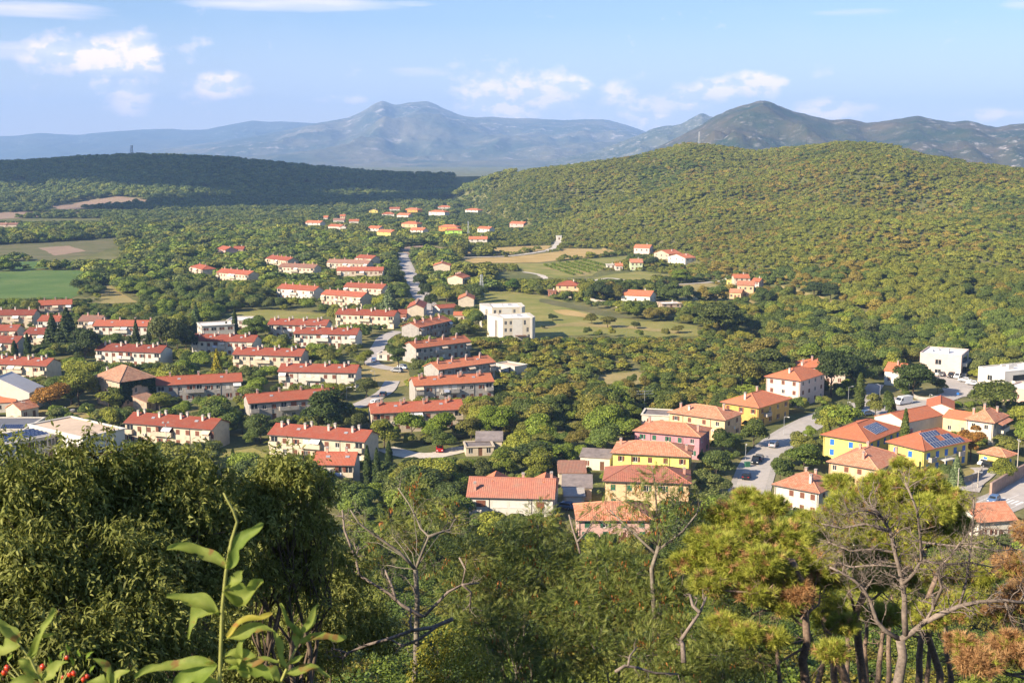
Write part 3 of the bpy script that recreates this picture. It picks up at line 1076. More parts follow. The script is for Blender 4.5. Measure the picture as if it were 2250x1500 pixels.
    q = [W2(0, 0, h * 0.42), W2(L, 0, h * 0.42), W2(0, D / 2, h + (rise if roof != 'flat' else 0)), W2(L, D / 2, h + (rise if roof != 'flat' else 0)), W2(0, D, h), W2(L, D, h)]
    box = (min(a[0] for a in q), max(a[0] for a in q), min(a[1] for a in q), max(q[0][1], q[1][1]))
    cen = Vector((A.x, A.y, zb)) + ex * (L / 2) + ey * (D / 2)
    BUILDINGS.append(dict(root=root, c=cen, L=L, D=D, ex=ex, ey=ey, dep=cen.y, box=box if protect else None, phrase=phrase, A=A))
    return root
# ------------------------------------------------------------------ long two-storey row houses
def row_front(seed, plainmid=False):
    def f(L, D, h, rng):
        rng = random.Random(seed)
        n = max(4, int(round(L / 2.75)))
        t = []
        up, lo = h / 2 + 0.75, 0.85
        mid = {n // 2 - 1, n // 2} if n >= 7 else {n // 2}
        K = ('shut', 'shut', 'shut', 'half', 'open', 'glass', 'blind')
        bw = L / n
        for i in range(n):
            u = bw * (i + 0.5)
            if i in (0, n - 1):
                t.append(('win', 'front', u, h / 2 + 0.35, 1.9, 2.0, rng.choice(('glass', 'glass', 'half', 'dark' if False else 'glass'))))
                t.append(('balcony', 'front', u, h / 2 + 0.3, 2.3, 1.0, None))
                if rng.random() < 0.3:
                    t.append(('awning', 'front', u, h - 0.25, 2.3, 1.2, rng.choice((M_AWN, M_AWNC, M_AWNC))))
            elif i in mid:
                t.append(('win', 'front', u, h / 2 + 0.35, 1.6, 2.0, rng.choice(('glass', 'half', 'blind', 'shut'))))
                t.append(('balcony', 'front', u, h / 2 + 0.3, bw - 0.05, 1.0, None))
                if rng.random() < 0.35:
                    t.append(('awning', 'front', u, h - 0.25, bw - 0.3, 1.3, rng.choice((M_AWN, M_AWN, M_AWNC))))
                elif rng.random() < 0.3:
                    t.append(('laundry', 'front', u, h / 2 + 0.5, 1.6, 0.8, None))
            else:
                t.append(('win', 'front', u, up, 1.1, 1.25, rng.choice(K)))
            if i in (n // 4, n - 1 - n // 4):
                t.append(('door', 'front', u, 0.02, 1.1, 2.1, None))
            else:
                t.append(('win', 'front', u, lo, 1.1, 1.25, rng.choice(K)))
        if rng.random() < 0.6:
            t.append(('dish', 'front', bw * rng.randint(1, n - 2), h / 2 + 0.2, 0, 0, None))
        if rng.random() < 0.7:
            t.append(('ac', 'front', bw * rng.randint(1, n - 2), h / 2 - 0.2, 0, 0, None))
        return t
    return f


def pairs(n, single=False, cm=0):
    out = []
    for i in range(n):
        x = (i + 0.5) / n
        out.append((x, 0.5, 0.95, cm))
        if not single:
            out.append((x - 0.045, 0.36, 1.25, cm))
    return out


def skylights(k):
    def f(root, rf, L, D, h, rng):
        mb = MB(); mb.box(-0.45, 0.45, -0.35, 0.35, 0.0, 0.14)
        me = cached('skyl', lambda: mb.mesh('skylight', M_STEEL))
        for i in range(k):
            x, y = L * (i + 0.5) / k + 0.5, D * 0.3
            o = obj('skylight', me, rf, (x, y, roof_z('gable', L, D, h, 1.7, x, y) - 0.02))
            o.rotation_euler = (math.atan2(1.7, D / 2), 0, 0)
    return f


GR = 'long two-storey row houses of the estate'
# label, phrase, FL, FR, wall, tiles, chimney stacks, single
ROWS = [
    ('cream row house with dark red roof, nearest one left of the cypress trio', 'the row house behind the cypress trio', (591, 953.5), (800, 970), 'cream', 'red', 4, 0),
    ('cream row house with brown shutters and dark red roof beside the school gym', 'the row house beside the school gym', (274.7, 928), (465.3, 943), 'cream', 'red', 4, 0),
    ('grey row house with mid red roof and three lone chimneys beside the ivy mansion', 'the row house beside the ivy mansion', (342.7, 846.7), (530.7, 837.3), 'grey', 'mid', 3, 1),
    ('row house with mid red roof half hidden by the big dark round tree', 'the row house behind the big dark round tree', (547.7, 886), (740, 871), 'grey', 'mid', 4, 1),
    ('row house showing only its red roof among trees behind the cypress trio', 'the sunken red roof behind the cypress trio', (690, 1020), (776, 1021), 'cream', 'mid', 2, 1),
    ('row house with orange roof and paired chimneys above the bright green grove', 'the orange-roofed row house above the bright grove', (817, 908), (1018, 898.4), 'sand', 'mid', 4, 0),
    ('grey row house, frontmost of the three stepped orange-roofed rows', 'the front stepped row house', (912, 847.5), (1084, 837.8), 'grey', 'orange', 4, 0),
    ('grey row house with cream left gable, middle of the three stepped orange-roofed rows', 'the middle stepped row house', (964.3, 812), (1087, 795), 'grey', 'orange', 4, 0),
    ('grey row house with laundry, hindmost of the three stepped orange-roofed rows', 'the rear stepped row house', (914, 765), (1033.5, 750), 'grey', 'orange', 4, 0),
    ('short row house with broad cream gable end left of the white modern blocks', 'the row house left of the white modern blocks', (920.4, 719.8), (991, 704), 'grey', 'orange', 4, 0),
    ('cream row house with brown shutters and dark red roof left of the gable-end house', 'the row house left of the gable-end house', (737.7, 690), (864.6, 694.5), 'cream', 'red', 4, 0),
    ('row house with dark red roof behind trees, upper of two staggered left of the street', 'the upper staggered row house', (589, 712.7), (716, 715.4), 'white', 'red', 4, 0),
    ('row house with dark red roof, lower of two staggered left of the street', 'the lower staggered row house', (646.4, 732.6), (783, 735.3), 'white', 'red', 4, 0),
    ('white row house with dark red roof below the white flat-roofed hall', 'the row house below the flat-roofed hall', (421, 747.8), (556.4, 751.2), 'white', 'red', 4, 0),
    ('cream row house with dark red roof and white awning right of the yellow conifer', 'the row house right of the yellow conifer', (512, 778.4), (660.7, 782.5), 'cream', 'red', 4, 0),
    ('pale row house with red roof and awnings left of the dry turning place', 'the row house left of the turning place', (612, 815.8), (780.8, 819), 'white', 'red', 4, 0),
    ('three-bay cream row house behind the blue cedar, the nearer of two', 'the row house behind the blue cedar', (706, 646.5), (794.4, 652.6), 'cream', 'mid', 5, 1),
    ('cream row house at the upper left of the blue cedar, the farther of two', 'the farther row house behind the cedar', (755.4, 630.4), (840, 634), 'cream', 'mid', 5, 1),
    ('white row house with orange-red roof alone left of the cedar pair', 'the lone row house left of the cedar pair', (609, 633.3), (689, 639), 'white', 'mid', 5, 1),
    ('sand row house with red roof nearest the top end of the straight street', 'the row house by the top of the street', (740, 594.8), (840.8, 594.8), 'sand', 'mid', 4, 1),
    ('cream row house with faded roof behind the one by the top of the street', 'the faded-roof row house', (718.4, 576.7), (808, 579.4), 'cream', 'rust', 4, 1),
    ('short red-roofed house at the very back of the estate by the street', 'the rearmost short house', (781.5, 566.5), (817, 568.7), 'cream', 'mid', 1, 1),
    ('row house with half faded roof hidden by pale trees', 'the half hidden faded row house', (612, 586), (690, 589), 'cream', 'rust', 4, 1),
    ('white row house with red roof and grey gable topmost left of the faded roofs', 'the topmost white row house', (584.7, 567.6), (632, 573), 'cream', 'mid', 5, 1),
    ('cream row house standing apart in the trees at the upper left', 'the row house standing apart', (476, 598), (545, 604), 'cream', 'mid', 5, 1),
    ('small cream block with hipped orange roof leftmost at the wood edge', 'the small block at the wood edge', (419, 585.7), (445, 592), 'cream', 'mid', 2, 1),
    ('white row house with dark red roof and grey gable above the ivy mansion', 'the row house above the ivy mansion', (210.7, 769), (352, 775), 'white', 'red', 4, 0),
    ('cream row house cut by the left picture edge above the grey hall', 'the row house above the grey hall', (-16, 799), (101.3, 804), 'cream', 'red', 4, 0),
    ('long row house with red roof half hidden by dark conifers at the left', 'the row house behind the dark conifers', (205, 716), (341, 717), 'white', 'mid', 4, 1),
    ('short red-roofed row house above the pair of small cypresses at the left', 'the row house above the small cypresses', (53, 733), (114, 735), 'cream', 'red', 2, 1),
    ('cream row house end at the left edge, upper of two close together', 'the upper left-edge row house', (-40, 726.7), (35, 726.7), 'cream', 'red', 2, 1),
    ('cream row house end at the left edge, lower of two close together', 'the lower left-edge row house', (-38, 752), (36, 753.3), 'cream', 'red', 2, 1),
    ('cream row house with red roof at the left edge under the green field', 'the left-edge row house under the green field', (-20, 692.5), (73, 692), 'cream', 'red', 3, 1),
    ('pale row house with red roof left of the dark conifer clump', 'the pale row house left of the conifers', (82.7, 705), (132, 706), 'white', 'mid', 2, 1),
    ('row house with weathered dull roof right of the dark conifer clump', 'the dull-roofed row house', (172, 705), (218, 706), 'sand', 'rust', 2, 1),
    ('row house with red roof just below the green field at the far left', 'the row house below the green field', (85, 671), (157, 668.5), 'sand', 'mid', 3, 1),
]
for i, (lb, ph, FL, FR, wl, tl, nch, sg) in enumerate(ROWS):
    far = FL[1] < 712
    house('row_house', lb, ph, FL, FR, 5.5, 8.2, 'row house', GR, wl, 'hip' if 'hipped' in lb else 'gable', 1.7, tl, 0.35, seed=i, lod=1 if far else 0, front=row_front(100 + i), sides=False,
                                              chimneys=pairs(nch, bool(sg), 1 if tl == 'red' else 0), extra=None if far else skylights(2), protect='sunken' not in ph)

# houses of the same estate seen gable-on, right of the straight street
for i, (lb, ph, FL, FR, d) in enumerate([
        ('cream gable-end house with ridge chimneys beside the red annex', 'the gable-end house', (894.8, 676.5), (931, 676.5), 19),
        ('cream gable-end house with orange roof left of the white modern blocks, behind a low annex', 'the gable-end house behind the low annex', (1006.8, 657), (1041, 657), 13),
        ('cream gable-end house beside the lattice pylon, half hidden by trees', 'the gable-end house by the lattice pylon', (983, 610.4), (1016.4, 611.5), 12),
        ('cream gable-end house farthest up the street, half hidden by trees', 'the farthest gable-end house', (952, 583.7), (988.7, 583.7), 12)]):
    house('gable_house', lb, ph, FL, FR, 5.6, d, 'house', 'gable-end houses right of the street', 'cream', 'gabley', 1.6, 'orange' if i else 'mid', 0.3, nfront=0, nside=5, seed=300 + i, chimneys=[(0.5, (k + 0.7) / 5, 0.9, 0) for k in range(4)], pipe=False, lod=1, kinds=('shut', 'glass'))


def small(name, label, phrase, FL, FR, h, d, wall='cream', roof='gable', tiles='orange', rise=1.2, cat='shed', seed=1, lod=1, **k):
    k.setdefault('storeys', 1); k.setdefault('sides', False); k.setdefault('pipe', False)
    return house(name, label, phrase, FL, FR, h, d, cat, None, wall, roof, rise, tiles, 0.25, seed=seed, lod=lod, **k)


small('annex', 'low red-roofed annex left of the gable-end house', 'the red annex', (874, 690), (893, 690), 3.0, 6, 'brick', 'shed', 'mid')
small('annex', 'low L-shaped annex with red roofs left of the second gable-end house', 'the low annex', (966, 678), (1006, 675), 3.2, 7, 'white', 'gable', 'mid', cat='annex')
small('garage', 'small garage with orange roof between annex and white modern blocks', 'the orange-roofed garage', (997, 693), (1020, 693), 2.9, 5, 'cream', 'gable', 'orange', cat='garage')
small('garage', 'low white flat garage beside the dry verge at the bend', 'the flat white garage', (829, 777), (862, 778), 2.4, 5, 'white', 'flat', cat='garage', rise=0, nfront=2)
small('garage', 'pale flat-roofed garage pair right of the front stepped row house', 'the pale garage pair', (1088, 799), (1131, 806), 2.6, 6, 'white', 'flat', cat='garage', rise=0, nfront=2)


# ---- white modern apartment blocks
def block_front(L, D, h, rng):
    t = []
    for z in (1.0, 3.9, 6.8):
        for u in (0.1, 0.27):
            t.append(('win', 'front', L * u, z, 1.05, 1.5, 'glass'))
    for u, z in ((0.54, 6.6), (0.75, 6.6), (0.55, 3.7), (0.84, 3.7), (0.88, 0.9)):
        t.append(('win', 'front', L * u, z, 1.0, 1.9, 'glass'))
    t.append(('door', 'front', L * 0.55, 0.02, 1.6, 2.2, None))
    for z in (0.8, 3.6):
        pass
    return t


def block_extra(canopy):
    def f(root, rf, L, D, h, rng):
        mb = MB(); mb.box(L * 0.33, L * 0.66, -0.03, -0.004, 0.0, h - 0.3); 
        obj('facade_panel', mb.mesh('facade_panel', WALL['bright']), root)
        mb = MB(); mb.box(L - 0.9, L - 0.06, -0.06, -0.004, 0.0, h + 0.1)
        obj('corner_fin', mb.mesh('corner_fin', WALL['bright']), root)
        mb = MB(); mb.box(L * 0.4, L * 0.42, D * 0.45, D * 0.5, h - 0.1, h + 0.7); mb.box(L * 0.6, L * 0.72, D * 0.5, D * 0.6, h - 0.1, h + 0.45)
        obj('roof_hatch', mb.mesh('roof_hatch', M_STEEL), rf)
        for nm, P in (('side_wall', [(-0.004, 0.0), (-0.004, D - .01), (-3.9, D - .01), (-3.9, 9.0)]), ('side_wall', [(L + .004, 0.0), (L + 1.7, 3.2), (L + 1.7, D - .01), (L + .004, D - .01)])):
            mb = MB(); mb.prism([(x, y, -1.5) for x, y in P], (0, 0, h + 1.7)); obj(nm, mb.mesh(nm, WALL['white']), root)
        mb = MB(); a, b = Vector((-0.004, 0, 0)), Vector((-3.9, 9.0, 0)); t = (b - a).normalized(); n_ = Vector((-t.y, t.x, 0)) * .04
        for s in (.45, .55):
            p = a.lerp(b, s); mb.prism([p + t * -.3 + n_ + Vector((0, 0, 1)), p + t * .3 + n_ + Vector((0, 0, 1)), p + t * .3 + n_ + Vector((0, 0, h - 1)), p + t * -.3 + n_ + Vector((0, 0, h - 1))], -n_ * .9)
        obj('strip_window', mb.mesh('strip_window', M_PIPE), root)
        if canopy:
            mb = MB(); mb.box(L * 0.4, L * 0.76, -2.6, -0.04, 2.5, 2.62)
            for x in (0.41, 0.75):
                mb.box(L * x - 0.06, L * x + 0.06, -2.5, -2.38, 0, 2.497)
            obj('canopy', mb.mesh('canopy', M_DOOR), root)
    return f


for i, (lb, ph, FL, FR, cp) in enumerate([('white three-storey modern block with flat roof, front one of the pair in the meadow', 'the front white modern block', (1105, 700.5), (1170, 699), True),
                                          ('white three-storey modern block with flat roof, rear one of the pair in the meadow', 'the rear white modern block', (1081.5, 676.5), (1147, 675.5), False)]):
    house('apartment_block', lb, ph, FL, FR, 9.2, 15.5, 'apartment block', 'white modern blocks in the meadow', 'ivory', 'flat', 0, front=block_front, sides=False, storeys=3, roofmat=M_SLABW, ov=0.02, extra=block_extra(cp), seed=40 + i)


# ---- old ivy-grown mansion, seen corner-on
def mansion_extra(root, rf, L, D, h, rng):
    # ivy on the right-hand wall and corner: thick leafy mat of small faces
    r = np.random.default_rng(5)
    n = 5200
    u = r.random(n) ** 1.2; z = r.random(n)
    keep = (z > 0.35 * np.sin(u * 5.5 + 0.8) ** 2 + 0.45 * np.clip(u - 0.1, 0, 1)) & ~((u > 0.30) & (u < 0.82) & (z < 0.86 - 0.5 * np.abs(u - 0.5)))
    u, z = u[keep], z[keep]; n = len(u)
    c = np.stack([L + 0.05 + r.random(n) * 0.35, u * D, z * (h - 0.2)], 1)
    obj('ivy', leaf_cloud('ivy', c, np.tile([1, 0, 0.3], (n, 1)), 0.32, r, M_IVY), root)
    m = 1500
    u2 = 1 - r.random(m) ** 2 * 0.45; z2 = r.random(m) * 0.75
    c = np.stack([u2 * L, -0.05 - r.random(m) * 0.5, z2 * h], 1)
    obj('ivy', leaf_cloud('ivy', c, np.tile([0, -1, 0.3], (m, 1)), 0.32, r, M_IVYL), root)


def leaf_cloud(name, c, nrm, size, r, mat, jit=0.9, aspect=1.0):
    """many small leaf-clump faces at points c, facing roughly nrm"""
    n = len(c)
    d = nrm + r.normal(size=(n, 3)) * jit
    d /= np.linalg.norm(d, axis=1)[:, None] + 1e-9
    t = np.cross(d, r.normal(size=(n, 3))); t /= np.linalg.norm(t, axis=1)[:, None] + 1e-9
    b = np.cross(d, t)
    s = size * (0.55 + 0.9 * r.random(n))[:, None]
    k = 0.18 * s * d
    v = np.stack([c - t * s - b * s * 0.55 * aspect, c + t * s * 0.1 - b * s * aspect + k, c + t * s + b * s * 0.4 * aspect, c - t * s * 0.2 + b * s * aspect + k], 1).reshape(-1, 3)
    f = np.arange(4 * n).reshape(-1, 4)
    var = np.repeat(r.random(n), 4)
    return np_mesh(name, v, f, mat, attrs={'tone': var})


def leaf_mat(name, c, c2=None, trans=0.3, mode='object', spread=0.5, rough=0.6):
    """foliage: per-leaf tone, slight translucency; tint from the object or the instance"""
    if name in MATS:
        return MATS[name]
    m, nt, b = new_mat(name)
    at_ = nt.nodes.new('ShaderNodeAttribute'); at_.attribute_name = 'tone'
    c2 = c2 or tuple(x * 1.7 for x in c)
    lo = tuple(x * (1 - spread) for x in c)
    col = ramp(nt, at_.outputs['Fac'], [(0.0, lo), (0.5, c), (1.0, c2)])
    g = gpos(nt)
    n1 = noise(nt, 0.35, 3, 0.6, g)
    col = mixc(nt, ramp(nt, n1, [(0.3, 0.0), (0.7, 0.55)]), col, mixc(nt, 0.5, col, c2))
    if mode == 'object':
        oi = nt.nodes.new('ShaderNodeObjectInfo')
        col = mixc(nt, 1.0, col, oi.outputs['Color'], 'MULTIPLY')
    elif mode == 'instance':
        ia = nt.nodes.new('ShaderNodeAttribute'); ia.attribute_type = 'INSTANCER'; ia.attribute_name = 'tint'
        col = mixc(nt, 1.0, col, ia.outputs['Color'], 'MULTIPLY')
    nt.links.new(col, b.inputs['Base Color'])
    b.inputs['Roughness'].default_value = rough; b.inputs['Specular IOR Level'].default_value = 0.25
    if trans:
        tr = nt.nodes.new('ShaderNodeBsdfTranslucent'); nt.links.new(mixc(nt, 0.5, col, (0.3, 0.35, 0.03), 'MIX') if False else col, tr.inputs[0])
        mx = nt.nodes.new('ShaderNodeMixShader'); mx.inputs[0].default_value = trans
        nt.links.new(b.outputs[0], mx.inputs[1]); nt.links.new(tr.outputs[0], mx.inputs[2])
        nt.links.new(mx.outputs[0], nt.nodes['Material Output'].inputs['Surface'])
    MATS[name] = m
    return m


M_IVY = leaf_mat('ivy_leaves', (0.03, 0.06, 0.015), None, 0.2, 'none')
M_IVYL = leaf_mat('ivy_leaves_pale', (0.09, 0.11, 0.02), None, 0.2, 'none')


def mansion_front(L, D, h, rng):
    t = [('win', 'front', L * (k + 0.5) / 5, h - 1.0, 0.5, 0.5, 'glass') for k in range(5)]
    t += [('win', 'front', L * (k + 0.5) / 4, 3.6, 0.9, 1.4, 'shut') for k in range(4)]
    t += [('win', 'right', D * 0.62, h - 1.6, 0.6, 0.8, 'glass'), ('win', 'right', D * 0.45, 4.4, 0.9, 1.5, 'glass'), ('win', 'right', D * 0.2, 1.3, 0.9, 1.3, 'glass'), ('win', 'right', D * 0.65, 1.3, 0.9, 1.3, 'glass'), ('door', 'right', D * 0.42, 0.02, 1.1, 2.2, None)]
    return t


house('mansion', 'old square ivy-grown mansion with worn hipped tile roof', 'the ivy mansion', (211, 826), (264, 839), 8.2, 14, 'mansion', None, 'stone', 'hip', 3.4, 'old', 0.5, R=(339, 828), front=mansion_front, sides=False, chimneys=[(0.06, 0.3, 1.6, 1)], extra=mansion_extra, seed=60)
small('lean_to', 'low stone lean-to at the right foot of the ivy mansion', 'the mansion lean-to', (322, 884), (352, 876), 3.0, 5, 'stone', 'shed', 'old', cat='lean-to', rise=1.3)


# ---- school at the left
def gym_front(L, D, h, rng):
    n = 18
    t = [('win', 'front', L * (k + 0.5) / n, h - 1.5, 0.7, 0.6, 'glass') for k in range(n)]
    t += [('win', 'front', L * (k + 0.5) / n, h - 3.6, 1.0, 1.7, 'glass' if k % 4 else 'blind') for k in range(n)]
    return t


house('school_gym', 'white school gym with broad tan flat roof and strip windows', 'the school gym', (64, 933), (181.3, 961.3), 7.0, 20, 'gym', None, 'bright', 'flat', 0, R=(258.7, 938.7), front=gym_front, sides=False, lod=1, ov=0.3, roofmat=M_SLAB, seed=61)


def wing_front(L, D, h, rng):
    n = int(L / 2.0)
    return [('win', 'front', L * (k + 0.5) / n, z, 1.6, 1.7, rng.choice(('glass', 'glass', 'blind', 'shut'))) for k in range(n) for z in (0.9, h - 2.4)]


def panel_rows(nx, ny, x0, x1, y0, y1, tilt, w=1.0, hh=1.65):
    def f(root, rf, L, D, h, rng):
        me = me_solar(w, hh)
        for j in range(ny):
            for i in range(nx):
                o = obj('solar_panel', me, rf, (L * (x0 + (x1 - x0) * (i + 0.5) / nx), D * (y0 + (y1 - y0) * (j + 0.5) / ny), h + 0.32))
                o.rotation_euler = (tilt, 0, 0)
    return f


house('school_wing', 'white school wing with rows of solar panels on its flat roof', 'the school wing', (-40, 985.5), (121, 955), 6.4, 12, 'school', None, 'white', 'flat', 0, R=(76, 942), front=wing_front, sides=False, lod=1, ov=0.5, roofmat=M_SLABW, extra=panel_rows(16, 4, 0.03, 0.95, 0.1, 0.92, math.radians(10), 1.3, 1.5), seed=62)
house('school_annex', 'low school annex with dark flat roof and a solar row', 'the dark-roofed annex', (-60, 944), (52, 944), 4.5, 14, 'school', None, 'white', 'flat', 0, front=wing_front, sides=False, lod=1, ov=0.2, roofmat=M_SLABD, extra=panel_rows(9, 1, 0.5, 0.9, 0.1, 0.25, math.radians(25)), seed=63)
small('school_porch', 'low white porch block with small-paned window below the gym', 'the gym porch', (120, 990), (176, 994), 3.6, 9, 'bright', 'flat', cat='porch', rise=0, roofmat=M_SLABD, nfront=3)
house('sports_hall', 'large pale metal hall with wide shallow gable cut by the left edge', 'the grey hall', (-75, 861), (64, 863), 5.4, 9, 'hall', None, 'white', 'gabley', 4.3, ov=0.3, nfront=0, sides=False, roofmat=M_SHEET, pipe=False, seed=64, lod=1)
small('hut', 'small white hut with bright orange roof in front of the grey hall', 'the orange-roofed hut', (-12, 885), (33, 883), 2.9, 5, 'white', 'gable', 'orange', cat='hut')
small('barn', 'low cream barn with old tile roof beside the brown tree', 'the cream barn', (46, 901), (84, 893), 2.9, 6.5, 'cream', 'gable', 'clay', rise=1.7, cat='barn')
house('flat_hall', 'white flat-roofed hall with dark windows beside the two slim cypresses', 'the flat-roofed hall', (443, 717), (515, 713), 5.6, 11, 'hall', None, 'white', 'flat', 0, roofmat=M_SLABW, lod=1, ov=0.2, seed=65, nfront=4, ww=2.0)
house('flat_hall', 'low white flat building behind the two slim cypresses', 'the low flat building', (498, 704), (546, 704), 4.5, 12, 'hall', None, 'white', 'flat', 0, roofmat=M_SLABW, lod=1, ov=0.2, seed=66, nfront=4)


# ---- villas at the right
def dish_ac(root, rf, L, D, h, rng):
    obj('satellite_dish', me_dish(), root, (L, D * 0.5, h * 0.45), math.pi / 2)
    obj('air_conditioner', me_ac(), root, (L * 0.8, 0, h * 0.4), 0)


def place_solar(rf, face, L, D, h, rise, ov, cells, w=1.0, hh=1.75):
    """cells: (u along the face in m, v up the slope in m)"""
    k = min(L + 2 * ov, D + 2 * ov) / 2
    ang = math.atan2(rise, k)
    me = me_solar(w, hh)
    for (u, v) in cells:
        if face == 'right':
            x, y, rz = L + ov - v * math.cos(ang), u, math.pi / 2
        else:
            x, y, rz = u, -ov + v * math.cos(ang), 0.0
        o = obj('solar_panel', me, rf, (x, y, h + v * math.sin(ang) + 0.0))
        o.rotation_euler = Euler((ang, 0, rz), 'XYZ')


VG = 'hip-roofed villas along the right street'
VK = ('shut', 'half', 'shut', 'open', 'glass')
house('villa', 'peach villa with hipped clay roof and brown shutters behind the pink one', 'the peach villa', (1471, 905), (1592.7, 921.8), 5.8, 11, 'villa', VG, 'peach', 'hip', 2.0, 'clay', 0.5, R=(1631.6, 907.8), seed=70, kinds=VK, nfront=4, chimneys=[(0.1, 0.35, 1.2, 0), (0.82, 0.55, 1.5, 0), (0.3, 0.2, 1.0, 1)], extra=dish_ac)
house('villa', 'pink villa with green shutters and hipped clay roof', 'the pink villa', (1395, 945), (1536.7, 958.5), 5.8, 11, 'villa', VG, 'pink', 'hip', 1.9, 'clay', 0.5, R=(1561.6, 940.4), seed=71, kinds=('shut', 'half', 'glass'), nfront=5, shutter='green', chimneys=[(0.1, 0.7, 1.4, 0), (0.93, 0.3, 1.5, 0)])
house('villa', 'lemon yellow villa with brown shutters below the pink one', 'the lemon villa', (1347, 993), (1513.4, 1002), 5.8, 9.5, 'villa', VG, 'lemon', 'hip', 1.9, 'clay', 0.55, seed=72, kinds=('shut', 'half', 'open'), nfront=5, chimneys=[(0.06, 0.6, 1.4, 0), (0.95, 0.4, 1.2, 0)])
house('villa', 'cream villa with wide brown tile roof below the lemon one', 'the cream villa', (1330, 1054), (1513.4, 1060), 6.2, 10, 'villa', VG, 'peach', 'hip', 2.1, 'brown', 0.6, seed=73, kinds=('shut', 'open'), nfront=5, shutter='green', chimneys=[(0.95, 0.5, 1.2, 0)])
house('villa', 'salmon villa with green shutters, lowest and half hidden by branches', 'the salmon villa', (1270.7, 1141), (1431, 1141), 4.6, 10, 'villa', VG, 'rose', 'hip', 2.1, 'clay', 0.5, seed=74, kinds=('shut', 'open'), nfront=4, shutter='green', wh=1.5)


def white_front(L, D, h, rng):
    return [('win', 'front', L * 0.15, 3.1, 1.9, 1.35, 'shut'), ('win', 'front', L * 0.37, 3.1, 3.0, 1.35, 'blind'), ('win', 'front', L * 0.58, 3.1, 3.0, 1.35, 'blind'), ('win', 'front', L * 0.85, 3.1, 1.6, 1.35, 'shut'),
            ('win', 'front', L * 0.15, 0.5, 1.8, 1.5, 'glass'), ('win', 'front', L * 0.33, 0.2, 1.2, 1.9, 'glass'), ('win', 'front', L * 0.6, 0.5, 1.8, 1.5, 'blind'), ('win', 'front', L * 0.85, 0.5, 1.2, 1.5, 'glass')]


def white_extra(root, rf, L, D, h, rng):
    mb = MB(); uvs = []
    slab(mb, uvs, [(0.2, -3.2, -0.4), (L * 0.62, -3.2, -0.4), (L * 0.62, -0.05, 0.25), (0.2, -0.05, 0.25)], 0.12, 0)
    me = mb.mesh('porch_roof', ROOF['rust']); lay = me.uv_layers.new(name='UVMap'); lay.data.foreach_set('uv', [c for f in uvs for uv in f for c in uv])
    obj('porch_roof', me, root)
    for (x0, ww) in ((0.12 * L, 5.0), (0.72 * L, 5.4)):          # rear hipped cross roofs
        mb = MB(); uvs = []
        y0, y1 = D * 0.62, D + 4.5; z0 = h + 0.4; rs = 2.0; k = ww / 2
        A, B = (x0 + k, y0 - 2.2, z0 + rs), (x0 + k, y1 - k, z0 + rs)
        slab(mb, uvs, [(x0, y1, z0), (x0, y0 - 2.2, z0), A, B], 0.15, 0); slab(mb, uvs, [(x0 + ww, y0 - 2.2, z0), (x0 + ww, y1, z0), B, A], 0.15, 0); slab(mb, uvs, [(x0 + ww, y1, z0), (x0, y1, z0), B], 0.15, 0)
        me = mb.mesh('cross_roof', ROOF['orange']); lay = me.uv_layers.new(name='UVMap'); lay.data.foreach_set('uv', [c for f in uvs for uv in f for c in uv])
        obj('cross_roof', me, root)
        mb = MB(); mb.box(x0 + 0.3, x0 + ww - 0.3, D + 0.01, y1 - 0.3, -1.0, z0 - 0.02)
        obj('rear_wing', mb.mesh('rear_wing', WALL['white']), root)


house('white_house', 'big white two-storey house with long brown tile roof in the lower middle', 'the big white house', (1028.6, 1089.8), (1214.7, 1094.5), 5.2, 9.5, 'house', None, 'bright', 'gable', 2.6, 'brown', 0.4, front=white_front, sides=True, nside=2, seed=75, chimneys=[(0.07, 0.16, 1.5, 0), (0.62, 0.7, 1.5, 0), (0.96, 0.7, 1.9, 0)], extra=white_extra)
house('villa', 'tall three-storey pale pink villa with orange hipped roof', 'the tall pale pink villa', (1684, 826.5), (1758.5, 836), 8.0, 12, 'villa', VG, 'palepink', 'hip', 2.4, 'orange', 0.5, R=(1808, 818.7), storeys=3, seed=76, nfront=3, nside=4, kinds=('glass', 'shut', 'glass'), chimneys=[(0.55, 0.18, 1.3, 1), (0.5, 0.75, 1.4, 1)])
house('villa', 'ochre villa with orange roof and small balcony below the tall pink villa', 'the ochre villa', (1587, 882.5), (1666.7, 895), 5.6, 11, 'villa', VG, 'ochre', 'hip', 2.4, 'orange', 0.5, R=(1722.7, 873), seed=77, nfront=3, nside=4, kinds=('shut', 'glass', 'half'), chimneys=[(0.5, 0.15, 1.8, 1), (0.35, 0.7, 1.3, 0)],
      extra=lambda root, rf, L, D, h, rng: obj('balcony', me_balcony(2.6, 1.1, M_CONC), root, (L, D * 0.25, h / 2), math.pi / 2))


def sol_a(root, rf, L, D, h, rng):
    place_solar(rf, 'right', L, D, h, 2.6, 0.6, [(D * 0.34 + i * 1.05, 2.4 + j * 1.85) for i in range(7) for j in range(2)])


